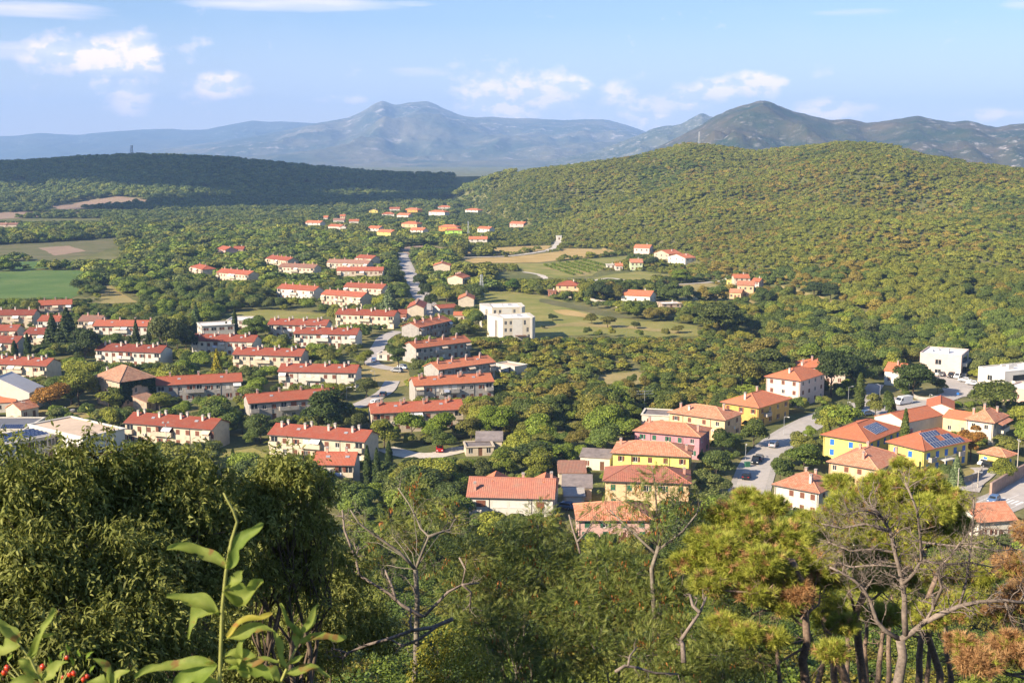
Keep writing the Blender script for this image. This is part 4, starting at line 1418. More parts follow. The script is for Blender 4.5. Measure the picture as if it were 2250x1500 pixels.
def sol_b(root, rf, L, D, h, rng):
    cells = [(D * 0.22 + i * 1.05, 1.1) for i in range(11)] + [(D * 0.22 + i * 1.05, 2.95) for i in range(4)] + [(D * 0.22 + i * 1.05, 2.95) for i in range(6, 9)] + [(D * 0.22 + i * 1.05 + 0.4, 4.8) for i in range(6)]
    place_solar(rf, 'right', L, D, h, 2.9, 0.6, cells)
    mb = MB(); mb.box(0, 1.9, -2.0, 2.0, 2.72, 2.9)
    for y in (-1.9, 1.9):
        mb.box(1.72, 1.9, y - 0.09, y + 0.09, -0.3, 2.717)
    for k in range(9):
        mb.box(1.84, 1.88, -1.95 + k * 0.48, -1.91 + k * 0.48, 2.902, 3.75)
    mb.box(1.82, 1.9, -2.0, 2.0, 3.752, 3.82)
    obj('porch', mb.mesh('porch', M_FRAME), root, (L + 0.004, D * 0.45, 0))
    obj('balcony', me_balcony(2.0, 1.0, M_CONC), root, (L, D * 0.8, h / 2), math.pi / 2)
    obj('balcony', me_balcony(2.0, 1.0, M_CONC), root, (L, D * 0.16, h / 2), math.pi / 2)


def blue_wins(L, D, h, rng):
    t = [('win', 'front', L * u, 1.9 if h < 5 else z, 1.1, 1.4, 'shut') for u in (0.2, 0.62) for z in (0.9, 3.4)]
    n = 5
    t += [('win', 'right', D * (k + 0.5) / n, z, 1.15, 1.5, 'shut') for k in range(n) for z in (0.7, 3.4) if not (k == 2 and z < 1)]
    t += [('door', 'right', D * 0.5, 0.02, 1.3, 2.2, None)]
    return t


house('villa', 'yellow villa with blue shutters, left of the two with solar panels', 'the left solar villa', (1809.8, 954), (1908, 970), 5.6, 14, 'villa', VG, 'yellow', 'hip', 2.6, 'orange', 0.6, R=(1961, 938), seed=78, front=blue_wins, sides=False, shutter='blue', extra=sol_a)
house('villa', 'yellow villa with blue shutters, porch and solar panels, right of the two', 'the right solar villa', (1953, 970), (2030.7, 988.5), 5.8, 14, 'villa', VG, 'yellow', 'hip', 2.9, 'orange', 0.6, R=(2086.7, 958.7), seed=79, front=blue_wins, sides=False, shutter='blue', chimneys=[(0.12, 0.4, 1.6, 0)], extra=sol_b)
house('villa', 'yellow villa with clay roof and two chimneys in front of the solar villas', 'the clay-roofed villa', (1822, 1013), (1928, 1030.5), 5.4, 12, 'villa', VG, 'peach', 'hip', 2.5, 'clay', 0.5, R=(1985.6, 1001), seed=80, nfront=4, kinds=('blind', 'glass', 'shut'), chimneys=[(0.62, 0.16, 1.5, 0), (0.3, 0.6, 1.0, 0), (0.45, 0.62, 1.0, 0), (0.9, 0.9, 1.4, 0)])
house('villa', 'white villa with patched clay roof nearest the pines', 'the white villa by the pines', (1702.5, 1063), (1799, 1081.6), 5.4, 11, 'villa', VG, 'white', 'hip', 2.5, 'clay', 0.5, R=(1852, 1062), seed=81, nfront=4, kinds=('shut', 'glass', 'blind'), chimneys=[(0.72, 0.2, 1.7, 1), (0.4, 0.65, 1.0, 0), (0.62, 0.65, 1.0, 0)])
house('yellow_hut', 'small yellow hut with blue door and hipped roof', 'the small yellow hut', (2152, 993), (2209.6, 1004), 3.0, 6, 'hut', None, 'yellow', 'hip', 1.3, 'clay', 0.45, R=(2229, 996), storeys=1, seed=82, nfront=2, nside=1, shutter='blue', kinds=('shut',), door=True)


def balc_extra(root, rf, L, D, h, rng):
    for z in (2.9, 0.25):
        obj('balcony', me_balcony(5.0, 1.6, WALL['white']), root, (L, D * 0.55, z), math.pi / 2)
    mb = MB(); uvs = []
    slab(mb, uvs, [(L + 1.9, D * 0.15, h - 0.75), (L + 1.9, D * 0.95, h - 0.75), (L, D * 0.95, h - 0.1), (L, D * 0.15, h - 0.1)], 0.14, 0)
    me = mb.mesh('porch_roof', ROOF['clay']); lay = me.uv_layers.new(name='UVMap'); lay.data.foreach_set('uv', [c for f in uvs for uv in f for c in uv])
    obj('porch_roof', me, root)


house('villa', 'white villa with stepped balconies and clay roof at the right', 'the balconied white villa', (2124, 920), (2183, 928), 6.0, 11, 'villa', VG, 'white', 'hip', 2.3, 'clay', 0.5, R=(2219, 913.6), seed=83, nfront=2, nside=3, kinds=('glass',), chimneys=[(0.05, 0.4, 1.6, 0), (0.2, 0.9, 1.6, 0), (0.75, 0.75, 1.2, 0)], extra=balc_extra)
house('workshop', 'long white workshop with bright orange roof behind the right solar villa', 'the long workshop', (1992, 929), (2072, 912), 4.0, 10, 'workshop', None, 'white', 'gable', 1.7, 'orange', 0.15, nfront=0, sides=False, lod=1, seed=84)
house('workshop', 'cream workshop wing with orange roof and two small windows', 'the cream workshop wing', (2072, 916), (2132, 925), 4.6, 8, 'workshop', None, 'peach', 'gable', 1.3, 'orange', 0.2, nfront=2, storeys=1, sides=False, seed=85, kinds=('glass',), door=False, pipe=False)
house('workshop', 'white gabled workshop with orange roof beside the car park', 'the gabled workshop', (2036, 895), (2097, 899), 4.2, 9, 'workshop', None, 'bright', 'gabley', 1.3, 'orange', 0.15, R=(2127, 883), nfront=0, sides=False, lod=1, seed=86)


def modern_front(seed):
    def f(L, D, h, rng):
        t = [('win', 'front', L * 0.45, 0.7, 1.9, 1.6, 'glass'), ('win', 'front', L * 0.45, 4.0, 1.9, 1.6, 'glass')]
        t += [('win', 'right', D * 0.5, z, D * 0.62, 2.2, 'glass') for z in (0.6, 4.0)]
        t += [('win', 'left', D * 0.3, z, 1.0, 2.0, 'glass') for z in (0.6, 4.0)]
        return t
    return f


def modern_extra(root, rf, L, D, h, rng):
    mb = MB(); mb.box(L * 0.55, L * 0.63, D * 0.3, D * 0.42, h - 0.1, h + 1.3); mb.box(L * 0.15, L * 0.22, D * 0.4, D * 0.5, h - 0.1, h + 0.6); mb.box(L * 0.3, L * 0.34, D * 0.6, D * 0.68, h - 0.1, h + 0.5)
    obj('roof_unit', mb.mesh('roof_unit', M_BLIND), rf)
    for z in (0.3, 3.7):
        obj('balcony', me_balcony(D * 0.66, 1.3, WALL['bright']), root, (L, D * 0.5, z), math.pi / 2)


house('modern_block', 'rosy two-storey modern block with flat roof above the car park', 'the rosy modern block', (2022, 775), (2113, 782), 7.4, 14, 'apartment block', 'modern blocks by the car park', 'palepink', 'flat', 0, R=(2126, 768), front=modern_front(1), sides=False, roofmat=M_SLABW, ov=0.04, seed=87, extra=modern_extra, lod=1)
house('modern_block', 'white stepped modern block with flat roof at the right edge', 'the white stepped block', (2150, 806), (2208, 818), 7.4, 14, 'apartment block', 'modern blocks by the car park', 'bright', 'flat', 0, R=(2262, 800), front=modern_front(2), sides=False, roofmat=M_SLABW, ov=0.04, seed=88, extra=modern_extra, lod=1)
house('modern_block', 'lower white terrace of the stepped block behind the round tree at the right edge', 'the lower white terrace', (2205, 850), (2290, 862), 4.2, 12, 'apartment block', 'modern blocks by the car park', 'blush', 'flat', 0, storeys=1, sides=False, roofmat=M_SLABW, ov=0.04, seed=89, lod=1)
house('villa', 'house with orange roof showing behind the tall pale pink villa', 'the orange roof behind the pink villa', (1757, 806), (1858, 808), 5.6, 10, 'villa', VG, 'palepink', 'hip', 2.0, 'orange', 0.4, seed=90, lod=1, chimneys=[(0.1, 0.3, 1.3, 0), (0.3, 0.4, 1.3, 0)])
house('small_house', 'white house with orange roof left of the rosy modern block', 'the white house by the rosy block', (1944, 814), (1984, 818), 4.6, 8, 'house', None, 'bright', 'gable', 2.0, 'orange', 0.3, seed=91, lod=1, nfront=2, storeys=1, chimneys=[(0.55, 0.4, 1.2, 0)])
house('small_house', 'low white house with pale clay roof in the lower right corner by the road', 'the corner house by the road', (2150, 1146), (2232, 1140), 4.0, 8, 'house', None, 'bright', 'gable', 2.2, 'clay', 0.4, seed=92, lod=0, nfront=4, storeys=1, kinds=('shut', 'half'))

# ---- sheds and garages in the middle
small('shed', 'corrugated shed with white ridge strip left of the lemon villa', 'the corrugated shed', (1275, 1003), (1340, 1007), 3.0, 8, 'white', 'gable', roofmat=M_CORR, rise=1.0)
small('garage', 'garage with faded red and grey roof behind the big white house', 'the faded garage', (1228, 1039), (1287, 1039), 2.8, 6, 'cream', 'shed', roofmat=ROOF['rust'], cat='garage', nfront=2)
small('garage', 'grey-roofed garage with red strip beside the blue parked car', 'the red-strip garage', (1236, 1071), (1300, 1072), 2.8, 6, 'sand', 'shed', roofmat=M_CORR, cat='garage', nfront=2, door=False)
small('garage', 'small garage with pale metal door beside the big white house', 'the metal-door garage', (1241, 1091), (1284, 1091), 2.6, 5, 'cream', 'shed', roofmat=M_CONC, cat='garage', nfront=1, door=False, ww=3.2, wh=2.0, rise=0.4, kinds=('blind',))
small('garage', 'low garage row with flat brown roof and railing beside the gravel drive', 'the railed garage', (1024, 983), (1085, 981), 2.2, 6, 'sand', 'flat', cat='garage', rise=0, roofmat=M_CORR, nfront=3)
small('shed', 'small brown-roofed shed behind the railed garage', 'the brown-roofed shed', (1046, 969), (1103, 969), 2.3, 5, 'sand', 'shed', roofmat=M_CORR, nfront=0)
small('shed', 'flat-roofed pale outbuilding left of the peach villa', 'the outbuilding by the peach villa', (1410, 911), (1470, 914), 3.2, 8, 'white', 'flat', rise=0, roofmat=M_CORR, cat='outbuilding')

# ---- houses of the valley edge and village (small in the picture)
FH = [
    # label, FL, FR, h, d, wall, roof, tiles, rise
    ('white two-storey house with orange roof, leftmost of the three under the hill', (1393, 540), (1427, 541), 6.5, 10, 'palepink', 'gable', 'orange', 1.8),
    ('cream gabled house, middle of the three under the hill', (1437, 553), (1470, 556), 5.5, 12, 'sand', 'gabley', 'orange', 2.2),
    ('white house with orange roof, rightmost of the three under the hill', (1468, 554), (1506, 558), 5.5, 9, 'bright', 'gabley', 'orange', 2.0),
    ('pale green house with dark solar roof below the three under the hill', (1386, 577), (1412, 577), 5.0, 9, 'palegreen', 'gable', 'clay', 1.8),
    ('tiny orange-roofed cottage left of the pale green house', (1353, 584), (1368, 584), 3.0, 6, 'white', 'gable', 'orange', 1.2),
    ('low blue-grey sheet-metal shed left of the tiny cottage', (1333, 582), (1352, 582), 2.6, 6, 'white', 'flat', 'red', 0.0),
    ('peach house with red hipped roof behind the brick hut', (1222, 627), (1272, 628), 4.6, 10, 'peach', 'hip', 'mid', 2.2),
    ('small brick hut on the stone wall by the meadow', (1205, 639), (1222, 639), 2.9, 4, 'brick', 'flat', 'red', 0.0),
    ('low white bungalow with orange roofs behind the vine pergola', (1365, 648), (1428, 651), 3.4, 11, 'bright', 'gable', 'orange', 2.0),
    ('cream house with orange roof, topmost of the hillside group', (1614, 602), (1647, 602), 4.8, 8, 'cream', 'gable', 'orange', 1.6),
    ('pale narrow house with orange roof, rightmost of the hillside group', (1652, 611), (1668, 612), 4.6, 6, 'palepink', 'gable', 'orange', 1.4),
    ('peach house with balconies and clay roof in front of the hillside group', (1620, 626), (1656, 627), 6.6, 8, 'peach', 'gable', 'clay', 1.6),
    ('peach garage wing with terrace, lowest of the hillside group', (1603, 642), (1628, 643), 3.4, 7, 'peach', 'gable', 'clay', 1.3),
    ('yellow shed left of the topmost hillside house', (1597, 616), (1614, 617), 3.0, 5, 'yellow', 'flat', 'red', 0.0),
    ('low ruined wall house with pale roof right of the bungalow', (1455, 668), (1497, 667), 2.2, 8, 'stone', 'flat', 'red', 0.0),
    ('white house with orange roof leftmost in the far village', (671, 489), (703, 490), 4.4, 9, 'white', 'gable', 'orange', 1.8),
    ('tiny orange roof right above the leftmost village house', (711, 478), (720, 478), 3.6, 7, 'white', 'gable', 'orange', 1.6),
    ('grey-roofed village house below a taller orange one', (732, 484), (756, 484), 3.8, 9, 'white', 'gable', 'rust', 1.6),
    ('tall narrow orange-roofed village house', (747, 475), (758, 475), 5.0, 8, 'peach', 'gable', 'orange', 1.6),
    ('white village house with long orange roof, second from the left in front', (721, 497), (748, 498), 4.0, 9, 'white', 'gable', 'orange', 1.7),
    ('white gabled village house right of the long orange roof', (746, 499), (760, 499), 3.6, 7, 'bright', 'gabley', 'orange', 1.5),
    ('orange roof half hidden by trees in the village middle', (767, 486), (788, 486), 4.0, 8, 'white', 'gable', 'orange', 1.6),
    ('cream chapel-like house with pale gable at the back of the village', (810, 463), (830, 463), 5.0, 9, 'yellow', 'gabley', 'rust', 2.0),
    ('white village house with broad orange roof below the cream gable', (839, 470), (866, 470), 4.2, 9, 'white', 'hip', 'orange', 1.8),
    ('orange-roofed house behind the broad-roofed one', (856, 459), (878, 459), 4.2, 9, 'white', 'gable', 'orange', 1.8),
    ('orange-roofed low house beside the village cypress', (872, 472), (897, 473), 4.0, 9, 'palepink', 'gable', 'orange', 1.8),
    ('orange-walled village house left of the cypress pair', (890, 460), (917, 461), 5.5, 9, 'orange', 'hip', 'orange', 1.8),
    ('white three-storey village house with balconies', (942, 465), (977, 466), 7.0, 10, 'bright', 'hip', 'orange', 1.8),
    ('white village house with orange roof behind the balconied one', (962, 455), (991, 455), 4.2, 10, 'white', 'hip', 'orange', 1.8),
    ('white house at the hill foot, lower of the two at the village end', (1022, 461), (1050, 462), 4.5, 10, 'bright', 'hip', 'orange', 1.8),
    ('long orange-roofed house at the hill foot, upper of the two at the village end', (1030, 450), (1070, 450), 4.5, 10, 'white', 'gable', 'orange', 1.8),
    ('tall brown-balconied house in front of the village', (882, 491), (916, 492), 7.0, 10, 'peach', 'hip', 'orange', 2.0),
    ('white gabled house right below the tall balconied one', (901, 505), (929, 506), 4.6, 9, 'white', 'gable', 'orange', 1.8),
    ('white house with orange roof left of the yellow gable', (808, 501), (832, 502), 4.8, 9, 'white', 'gable', 'orange', 1.8),
    ('yellow house with orange roof in front of the village', (828, 509), (858, 511), 5.0, 9, 'yellow', 'gable', 'orange', 1.8),
    ('bright orange house behind the lime green one', (964, 498), (1003, 499), 6.6, 9, 'orange', 'hip', 'orange', 1.8),
    ('lime green house with round arch, brightest in the village', (978, 506), (1015, 506), 6.0, 8, 'lime', 'hip', 'orange', 1.4),
    ('white two-storey house right of the lime green one', (1049, 502), (1075, 503), 5.6, 9, 'white', 'gable', 'orange', 1.6),
    ('rosy house at the end of the pale wall under the hill', (1120, 487), (1150, 488), 5.6, 9, 'rose', 'gable', 'orange', 1.6),
    ('small house in the left field edge with red roof, cut by the picture edge', (-10, 494), (16, 494), 4.0, 9, 'sand', 'gable', 'rust', 1.6),
    ('low farmhouse with dull red roof at the left field edge', (14, 494), (36, 494), 4.0, 9, 'sand', 'gable', 'rust', 1.6),
    ('lone red-roofed house high on the left wooded hill', (33, 396), (52, 396), 4.2, 9, 'palepink', 'gable', 'mid', 1.8),
    ('lone house with red roof in the middle of the wooded hill', (472, 410), (490, 411), 4.2, 9, 'rose', 'gable', 'mid', 1.8),
    ('low red-roofed house right of the lone one on the wooded hill', (508, 427), (530, 427), 4.0, 9, 'rose', 'gable', 'mid', 1.6),
    ('orange house, left of the two far away on the right saddle', (2122, 356), (2131, 356), 6.0, 9, 'peach', 'flat', 'orange', 0.0),
    ('orange house, right of the two far away on the right saddle', (2135, 356), (2152, 356), 6.0, 9, 'peach', 'flat', 'orange', 0.0),
]
for i, (lb, FL, FR, h, d, wl, rk, tl, rs) in enumerate(FH):
    far = FL[1] < 520
    house('village_house' if far else 'valley_house', lb, 'the ' + lb, FL, FR, h, d, 'house', 'houses of the far village' if far else 'houses at the valley edge', wl, rk, rs, tl, 0.4, lod=1, seed=400 + i, storeys=2 if h > 4 else 1, sides=not far, nfront=3 if FR[0] - FL[0] > 22 else 2,
          nside=2, pipe=False, kinds=('glass', 'shut', 'glass'), chimneys=[(0.7, 0.6, 1.2, 1)], roofmat=M_SLABW if rk == 'flat' else None, base=-4.0)
# ------------------------------------------------------------------ fields, meadows, roads
CLEAR = []          # photo-pixel polygons of ground kept free of trees


def soil(name, c1, c2, c3, scale=0.06, rows=None):
    m, nt, b = new_mat(name)
    g = gpos(nt)
    a = noise(nt, scale, 6, 0.62, g); c = noise(nt, 1.1, 5, 0.65, g)
    col = ramp(nt, a, [(0.33, c1), (0.5, c2), (0.68, c3)])
    col = mixc(nt, ramp(nt, c, [(0.4, 0.0), (0.75, 0.5)]), col, tuple(x * 0.6 for x in c1))
    if rows:
        mp = nt.nodes.new('ShaderNodeMapping'); mp.inputs['Rotation'].default_value = (0, 0, rows[0]); nt.links.new(g, mp.inputs[0])
        w = nt.nodes.new('ShaderNodeTexWave'); w.inputs['Scale'].default_value = rows[1]; w.inputs['Distortion'].default_value = 1.2; nt.links.new(mp.outputs[0], w.inputs[0])
        col = mixc(nt, ramp(nt, w.outputs[0], [(0.35, 0.0), (0.8, 0.55)]), col, tuple(x * 0.62 for x in c2))
    nt.links.new(col, b.inputs['Base Color']); b.inputs['Roughness'].default_value = 0.95; b.inputs['Specular IOR Level'].default_value = 0.1
    bp = nt.nodes.new('ShaderNodeBump'); bp.inputs['Strength'].default_value = 0.5; bp.inputs['Distance'].default_value = 0.3
    nt.links.new(c, bp.inputs['Height']); nt.links.new(bp.outputs[0], b.inputs['Normal'])
    return m


S_CROP = soil('crop_green', (0.09, 0.16, 0.04), (0.13, 0.21, 0.055), (0.20, 0.25, 0.075), 0.03, (0.5, 0.35))
S_DRY = soil('stubble', (0.40, 0.28, 0.10), (0.52, 0.36, 0.14), (0.56, 0.40, 0.18))
S_SOIL = soil('bare_soil', (0.30, 0.21, 0.14), (0.38, 0.26, 0.18), (0.33, 0.26, 0.15))
S_MEAD = soil('meadow_grass', (0.20, 0.22, 0.05), (0.28, 0.26, 0.075), (0.38, 0.31, 0.11))
S_PALE = soil('pale_grass', (0.28, 0.24, 0.085), (0.38, 0.30, 0.12), (0.45, 0.33, 0.15))
S_DIM = soil('rough_grass', (0.12, 0.13, 0.05), (0.17, 0.16, 0.07), (0.22, 0.18, 0.09))
S_GRAV = plain('gravel_pale', (0.58, 0.51, 0.41), 0.95, 0.12, 0.7, bump=0.3)
S_ASPH = plain('asphalt_worn', (0.47, 0.42, 0.365), 0.9, 0.1, 0.5, bump=0.2)
S_PAVE = plain('paving_pale', (0.42, 0.38, 0.33), 0.9, 0.1, 0.8)
S_LINE = plain('road_paint', (0.75, 0.73, 0.68), 0.7, 0.08)
S_STONE = plain('dry_stone', (0.45, 0.38, 0.29), 0.95, 0.25, 1.5, bump=0.6)


def jag(pts, step, amp, seed):
    rng = random.Random(seed); out = []
    n = len(pts)
    for i in range(n):
        a, b = pts[i], pts[(i + 1) % n]
        k = max(1, int((b - a).length / step))
        for j in range(k):
            p = a.lerp(b, j / k)
            out.append(Vector((p.x + rng.uniform(-amp, amp), p.y + rng.uniform(-amp, amp), 0)))
    return out


def patch(name, label, poly, mat, off, clear=True, amp=0.9, step=6.0):
    pts = [on_ground(*p) for p in poly]
    q = jag([Vector((p.x, p.y, 0)) for p in pts], step, amp, int(poly[0][0]))
    from mathutils.geometry import delaunay_2d_cdt
    xs = [p.x for p in q]; ys = [p.y for p in q]
    inner = []
    g = max(8.0, (max(ys) - min(ys)) / 24)
    xx = min(xs)
    X, Y = np.meshgrid(np.arange(min(xs), max(xs), g), np.arange(min(ys), max(ys), g))
    P = np.stack([X.ravel(), Y.ravel()], 1)
    ins = in_poly(P, np.array([(p.x, p.y) for p in q]))
    verts = [Vector((p.x, p.y)) for p in q] + [Vector((a, b)) for a, b in P[ins]]
    v, e, f, *_ = delaunay_2d_cdt(verts, [], [list(range(len(q)))], 1, 1e-4)
    va = np.array([(p.x, p.y) for p in v])
    z = terr(va[:, 0], va[:, 1]) + off
    me = bpy.data.meshes.new(name)
    me.from_pydata([(a[0], a[1], c) for a, c in zip(va, z)], [], [list(t) for t in f]); me.materials.append(mat); me.update()
    o = obj(name, me); tag(o, label, kind='structure')
    if clear:
        CLEAR.append(np.array(poly, dtype=float))
    return o


def in_poly(P, poly):
    x, y = P[:, 0], P[:, 1]
    c = np.zeros(len(P), dtype=bool)
    n = len(poly); j = n - 1
    for i in range(n):
        xi, yi = poly[i]; xj, yj = poly[j]
        cond = ((yi > y) != (yj > y)) & (x < (xj - xi) * (y - yi) / (yj - yi + 1e-12) + xi)
        c ^= cond
        j = i
    return c


def smooth_path(pts, step=4.0):
    pts = [Vector((p.x, p.y, 0)) for p in pts]
    P = [pts[0] * 2 - pts[1]] + pts + [pts[-1] * 2 - pts[-2]]
    out = []
    for i in range(1, len(P) - 2):
        k = max(2, int((P[i + 1] - P[i]).length / step))
        for j in range(k):
            t = j / k; a, b, c, d = P[i - 1], P[i], P[i + 1], P[i + 2]
            out.append(0.5 * ((2 * b) + (c - a) * t + (2 * a - 5 * b + 4 * c - d) * t * t + (3 * b - a - 3 * c + d) * t ** 3))
    out.append(pts[-1])
    return out


ROADPTS = []


def ribbon(name, label, poly, width, mat, off, kerb=False, clear=True, rough=0.0, kind='structure', side=None):
    path = smooth_path([on_ground(*p) for p in poly])
    rng = random.Random(int(poly[0][0]))
    v, f = [], []
    for i, p in enumerate(path):
        t = (path[min(i + 1, len(path) - 1)] - path[max(i - 1, 0)]).normalized()
        nn = Vector((-t.y, t.x, 0))
        w = width / 2 + rng.uniform(-rough, rough)
        for s in (-1, 0, 1):
            q = p + nn * (s * w)
            v.append((q.x, q.y, tz(q.x, q.y) + off))
    n = len(path)
    for i in range(n - 1):
        for k in range(2):
            a = i * 3 + k
            f.append((a, a + 1, a + 4, a + 3))
    me = bpy.data.meshes.new(name); me.from_pydata(v, [], f); me.materials.append(mat); me.update()
    o = obj(name, me); tag(o, label, kind=kind)
    if clear:
        for p in path:
            ROADPTS.append((p.x, p.y, width / 2 + 1.2))
    if kerb:
        for s in (-1, 1):
            mb = MB()
            ring = []
            for i, p in enumerate(path):
                t = (path[min(i + 1, n - 1)] - path[max(i - 1, 0)]).normalized(); nn = Vector((-t.y, t.x, 0))
                a = p + nn * s * (width / 2 + 0.002); b = p + nn * s * (width / 2 + 1.35)
                if s < 0:
                    a, b = b, a
                ring.append((a, b, tz(p.x, p.y)))
            for i in range(n - 1):
                a, b, z = ring[i]; c, d, z2 = ring[i + 1]
                h, h2 = z + 0.13, z2 + 0.13
                mb.quad((a.x, a.y, h), (c.x, c.y, h2), (d.x, d.y, h2), (b.x, b.y, h))
                mb.quad((a.x, a.y, z - .1), (c.x, c.y, z2 - .1), (c.x, c.y, h2), (a.x, a.y, h)); mb.quad((b.x, b.y, h), (d.x, d.y, h2), (d.x, d.y, z2 - .1), (b.x, b.y, z - .1))
            k = obj('pavement', mb.mesh('pavement', S_PAVE), o)
    return path


O1 = 0.06
patch('crop_field', 'smooth green crop field at the left', [(-60, 600), (60, 594), (202, 594), (185, 640), (150, 661), (-60, 655)], S_CROP, O1)
patch('crop_field', 'darker green strip of field above the crop field', [(-60, 576), (160, 574), (178, 586), (60, 591), (-60, 597)], S_CROP, O1)
patch('field', 'small dry clearing right of the crop field', [(212, 626), (245, 627), (300, 664), (226, 668)], S_PALE, O1)
patch('field', 'rough grass fields beyond the crop field', [(-60, 540), (90, 534), (262, 522), (262, 540), (200, 560), (110, 572), (-60, 570)], S_DIM, O1)
patch('field', 'brown tilled patch in the rough grass fields', [(85, 545), (150, 540), (190, 552), (120, 562)], S_SOIL, O1 + .06)
patch('field', 'dry brown field on the foot of the wooded hill', [(112, 453), (190, 441), (262, 432), (332, 442), (325, 450), (215, 456), (135, 462)], S_SOIL, 0.25)
patch('field', 'dry brown strip lower down the wooded hill', [(-60, 470), (40, 466), (105, 467), (218, 469), (212, 473), (60, 478), (-60, 486)], S_SOIL, 0.25)
patch('meadow', 'large green meadow right of the white modern blocks', [(1048, 640), (1120, 640), (1190, 650), (1240, 662), (1330, 690), (1400, 706), (1470, 706), (1536, 718), (1532, 738), (1420, 742), (1330, 735), (1215, 738), (1178, 745), (1050, 690)], S_MEAD, O1)
patch('field', 'strip of orange dry maize in the meadow', [(1215, 682), (1245, 680), (1290, 690), (1286, 698), (1235, 692)], S_DRY, O1 + .06)
patch('stubble_field', 'yellow stubble field above the white gravel track', [(1005, 552), (1060, 546), (1150, 541), (1212, 540), (1200, 549), (1120, 558), (1030, 562)], S_DRY, O1)
patch('stubble_field', 'yellow stubble field below the white gravel track', [(1010, 568), (1120, 565), (1225, 553), (1240, 546), (1330, 546), (1370, 558), (1290, 566), (1180, 577), (1040, 578)], S_DRY, O1)
patch('meadow', 'green meadow with vine rows under the stubble fields', [(1095, 579), (1190, 579), (1300, 568), (1378, 562), (1386, 575), (1330, 590), (1300, 606), (1220, 612), (1150, 596)], S_MEAD, O1)
patch('meadow', 'pale meadow in front of the hillside houses', [(1300, 612), (1345, 602), (1410, 596), (1470, 604), (1482, 612), (1420, 622), (1340, 628), (1305, 625)], S_MEAD, O1)
patch('meadow', 'dry meadow between bungalow and hillside houses', [(1400, 628), (1560, 622), (1600, 632), (1600, 655), (1500, 662), (1420, 640)], S_PALE, O1)
patch('meadow', 'pale sloping yard below the hillside houses', [(1600, 658), (1640, 652), (1665, 668), (1655, 686), (1620, 680)], S_PALE, O1 + .05)
patch('meadow', 'dry grass patch in the scrub', [(1290, 826), (1400, 816), (1450, 832), (1380, 850), (1300, 845)], S_PALE, O1)
patch('meadow', 'grass glade in the estate behind the flat-roofed hall', [(490, 690), (580, 680), (650, 684), (720, 690), (700, 700), (600, 703), (520, 706)], S_MEAD, O1)
patch('waste_ground', 'bare building plot at the top of the street', [(868, 545), (930, 538), (1000, 548), (1005, 558), (900, 562)], S_SOIL, O1)
patch('yard', 'dry turning place with parked cars between the row houses', [(795, 800), (870, 795), (905, 815), (900, 845), (830, 855), (790, 835)], S_PALE, O1)
patch('lawn', 'mown lawn beside the cypress trio', [(470, 1000), (560, 985), (600, 1010), (560, 1040), (480, 1040)], S_MEAD, O1)
patch('lawn', 'dry lawn beside the curved drive', [(2096, 1046), (2126, 1030), (2150, 1036), (2140, 1050), (2105, 1062)], S_PALE, O1)
patch('car_park', 'pale asphalt car park in front of the modern blocks', [(2036, 822), (2130, 834), (2160, 846), (2140, 868), (2080, 880), (2060, 880), (2075, 862), (2062, 840)], S_ASPH, O1 + 0.1, amp=0.15)
patch('yard', 'broad asphalt yard with the white van', [(1912, 880), (1960, 872), (2010, 880), (2085, 873), (2090, 882), (2010, 905), (1985, 925), (1935, 920), (1905, 905)], S_ASPH, O1 + 0.1, amp=0.15)
patch('yard', 'gravel yard beside the mansion and the boat', [(70, 898), (110, 900), (200, 892), (262, 900), (200, 918), (90, 915)], S_PALE, O1)

patch('field', 'long mown strip across the meadow', [(1180, 716), (1260, 708), (1390, 716), (1500, 728), (1490, 733), (1380, 722), (1260, 716), (1190, 722)], S_PALE, O1 + .06)
patch('field', 'darker green strip along the stone wall', [(1190, 656), (1260, 668), (1360, 690), (1390, 700), (1340, 698), (1250, 678), (1185, 664)], S_DIM, O1 + .06)
patch('field', 'tan strip between the vine rows', [(1185, 590), (1240, 586), (1300, 600), (1285, 606), (1235, 597)], S_PALE, O1 + .06)
ribbon('street', 'pale straight street rising between the row houses', [(880, 556), (893, 588), (908, 620), (925, 648), (948, 685), (958, 700)], 7.0, S_ASPH, 0.14, True)
ribbon('street', 'bending lane between the row houses and the stepped rows', [(875, 728), (845, 742), (832, 762), (818, 785), (822, 802), (872, 812), (900, 806)], 5.5, S_ASPH, 0.18)
ribbon('lane', 'pale lane from the turning place down to the round tree', [(862, 838), (850, 858), (830, 872), (800, 886), (770, 898)], 5.0, S_ASPH, 0.2)
ribbon('drive', 'pale gravel drive past the railed garage', [(845, 985), (900, 1000), (960, 1000), (1010, 988), (1060, 985)], 6.0, S_GRAV, 0.14, rough=0.4)
ribbon('street', 'wide right-hand street with parked cars between the villas', [(1628, 1125), (1642, 1092), (1656, 1050), (1668, 1020), (1690, 992), (1730, 958), (1780, 930), (1820, 912), (1870, 897), (1930, 888), (1990, 895)], 6.4, S_ASPH, 0.14, True)
ribbon('street', 'side street climbing past the cypress to the dark trees', [(1895, 895), (1912, 865), (1925, 845)], 5.0, S_ASPH, 0.2)
ribbon('street', 'access road from the yard up to the car park', [(2000, 893), (2060, 880), (2105, 862), (2110, 845)], 7.0, S_ASPH, 0.2)
ribbon('main_road', 'road with zebra crossing in the lower right corner', [(2330, 1040), (2250, 1082), (2190, 1108), (2130, 1132), (2060, 1160)], 7.5, S_ASPH, 0.14, True)
ribbon('drive', 'curved drive to the small yellow hut', [(2150, 1028), (2165, 1040), (2140, 1060), (2128, 1080)], 4.5, S_ASPH, 0.2)
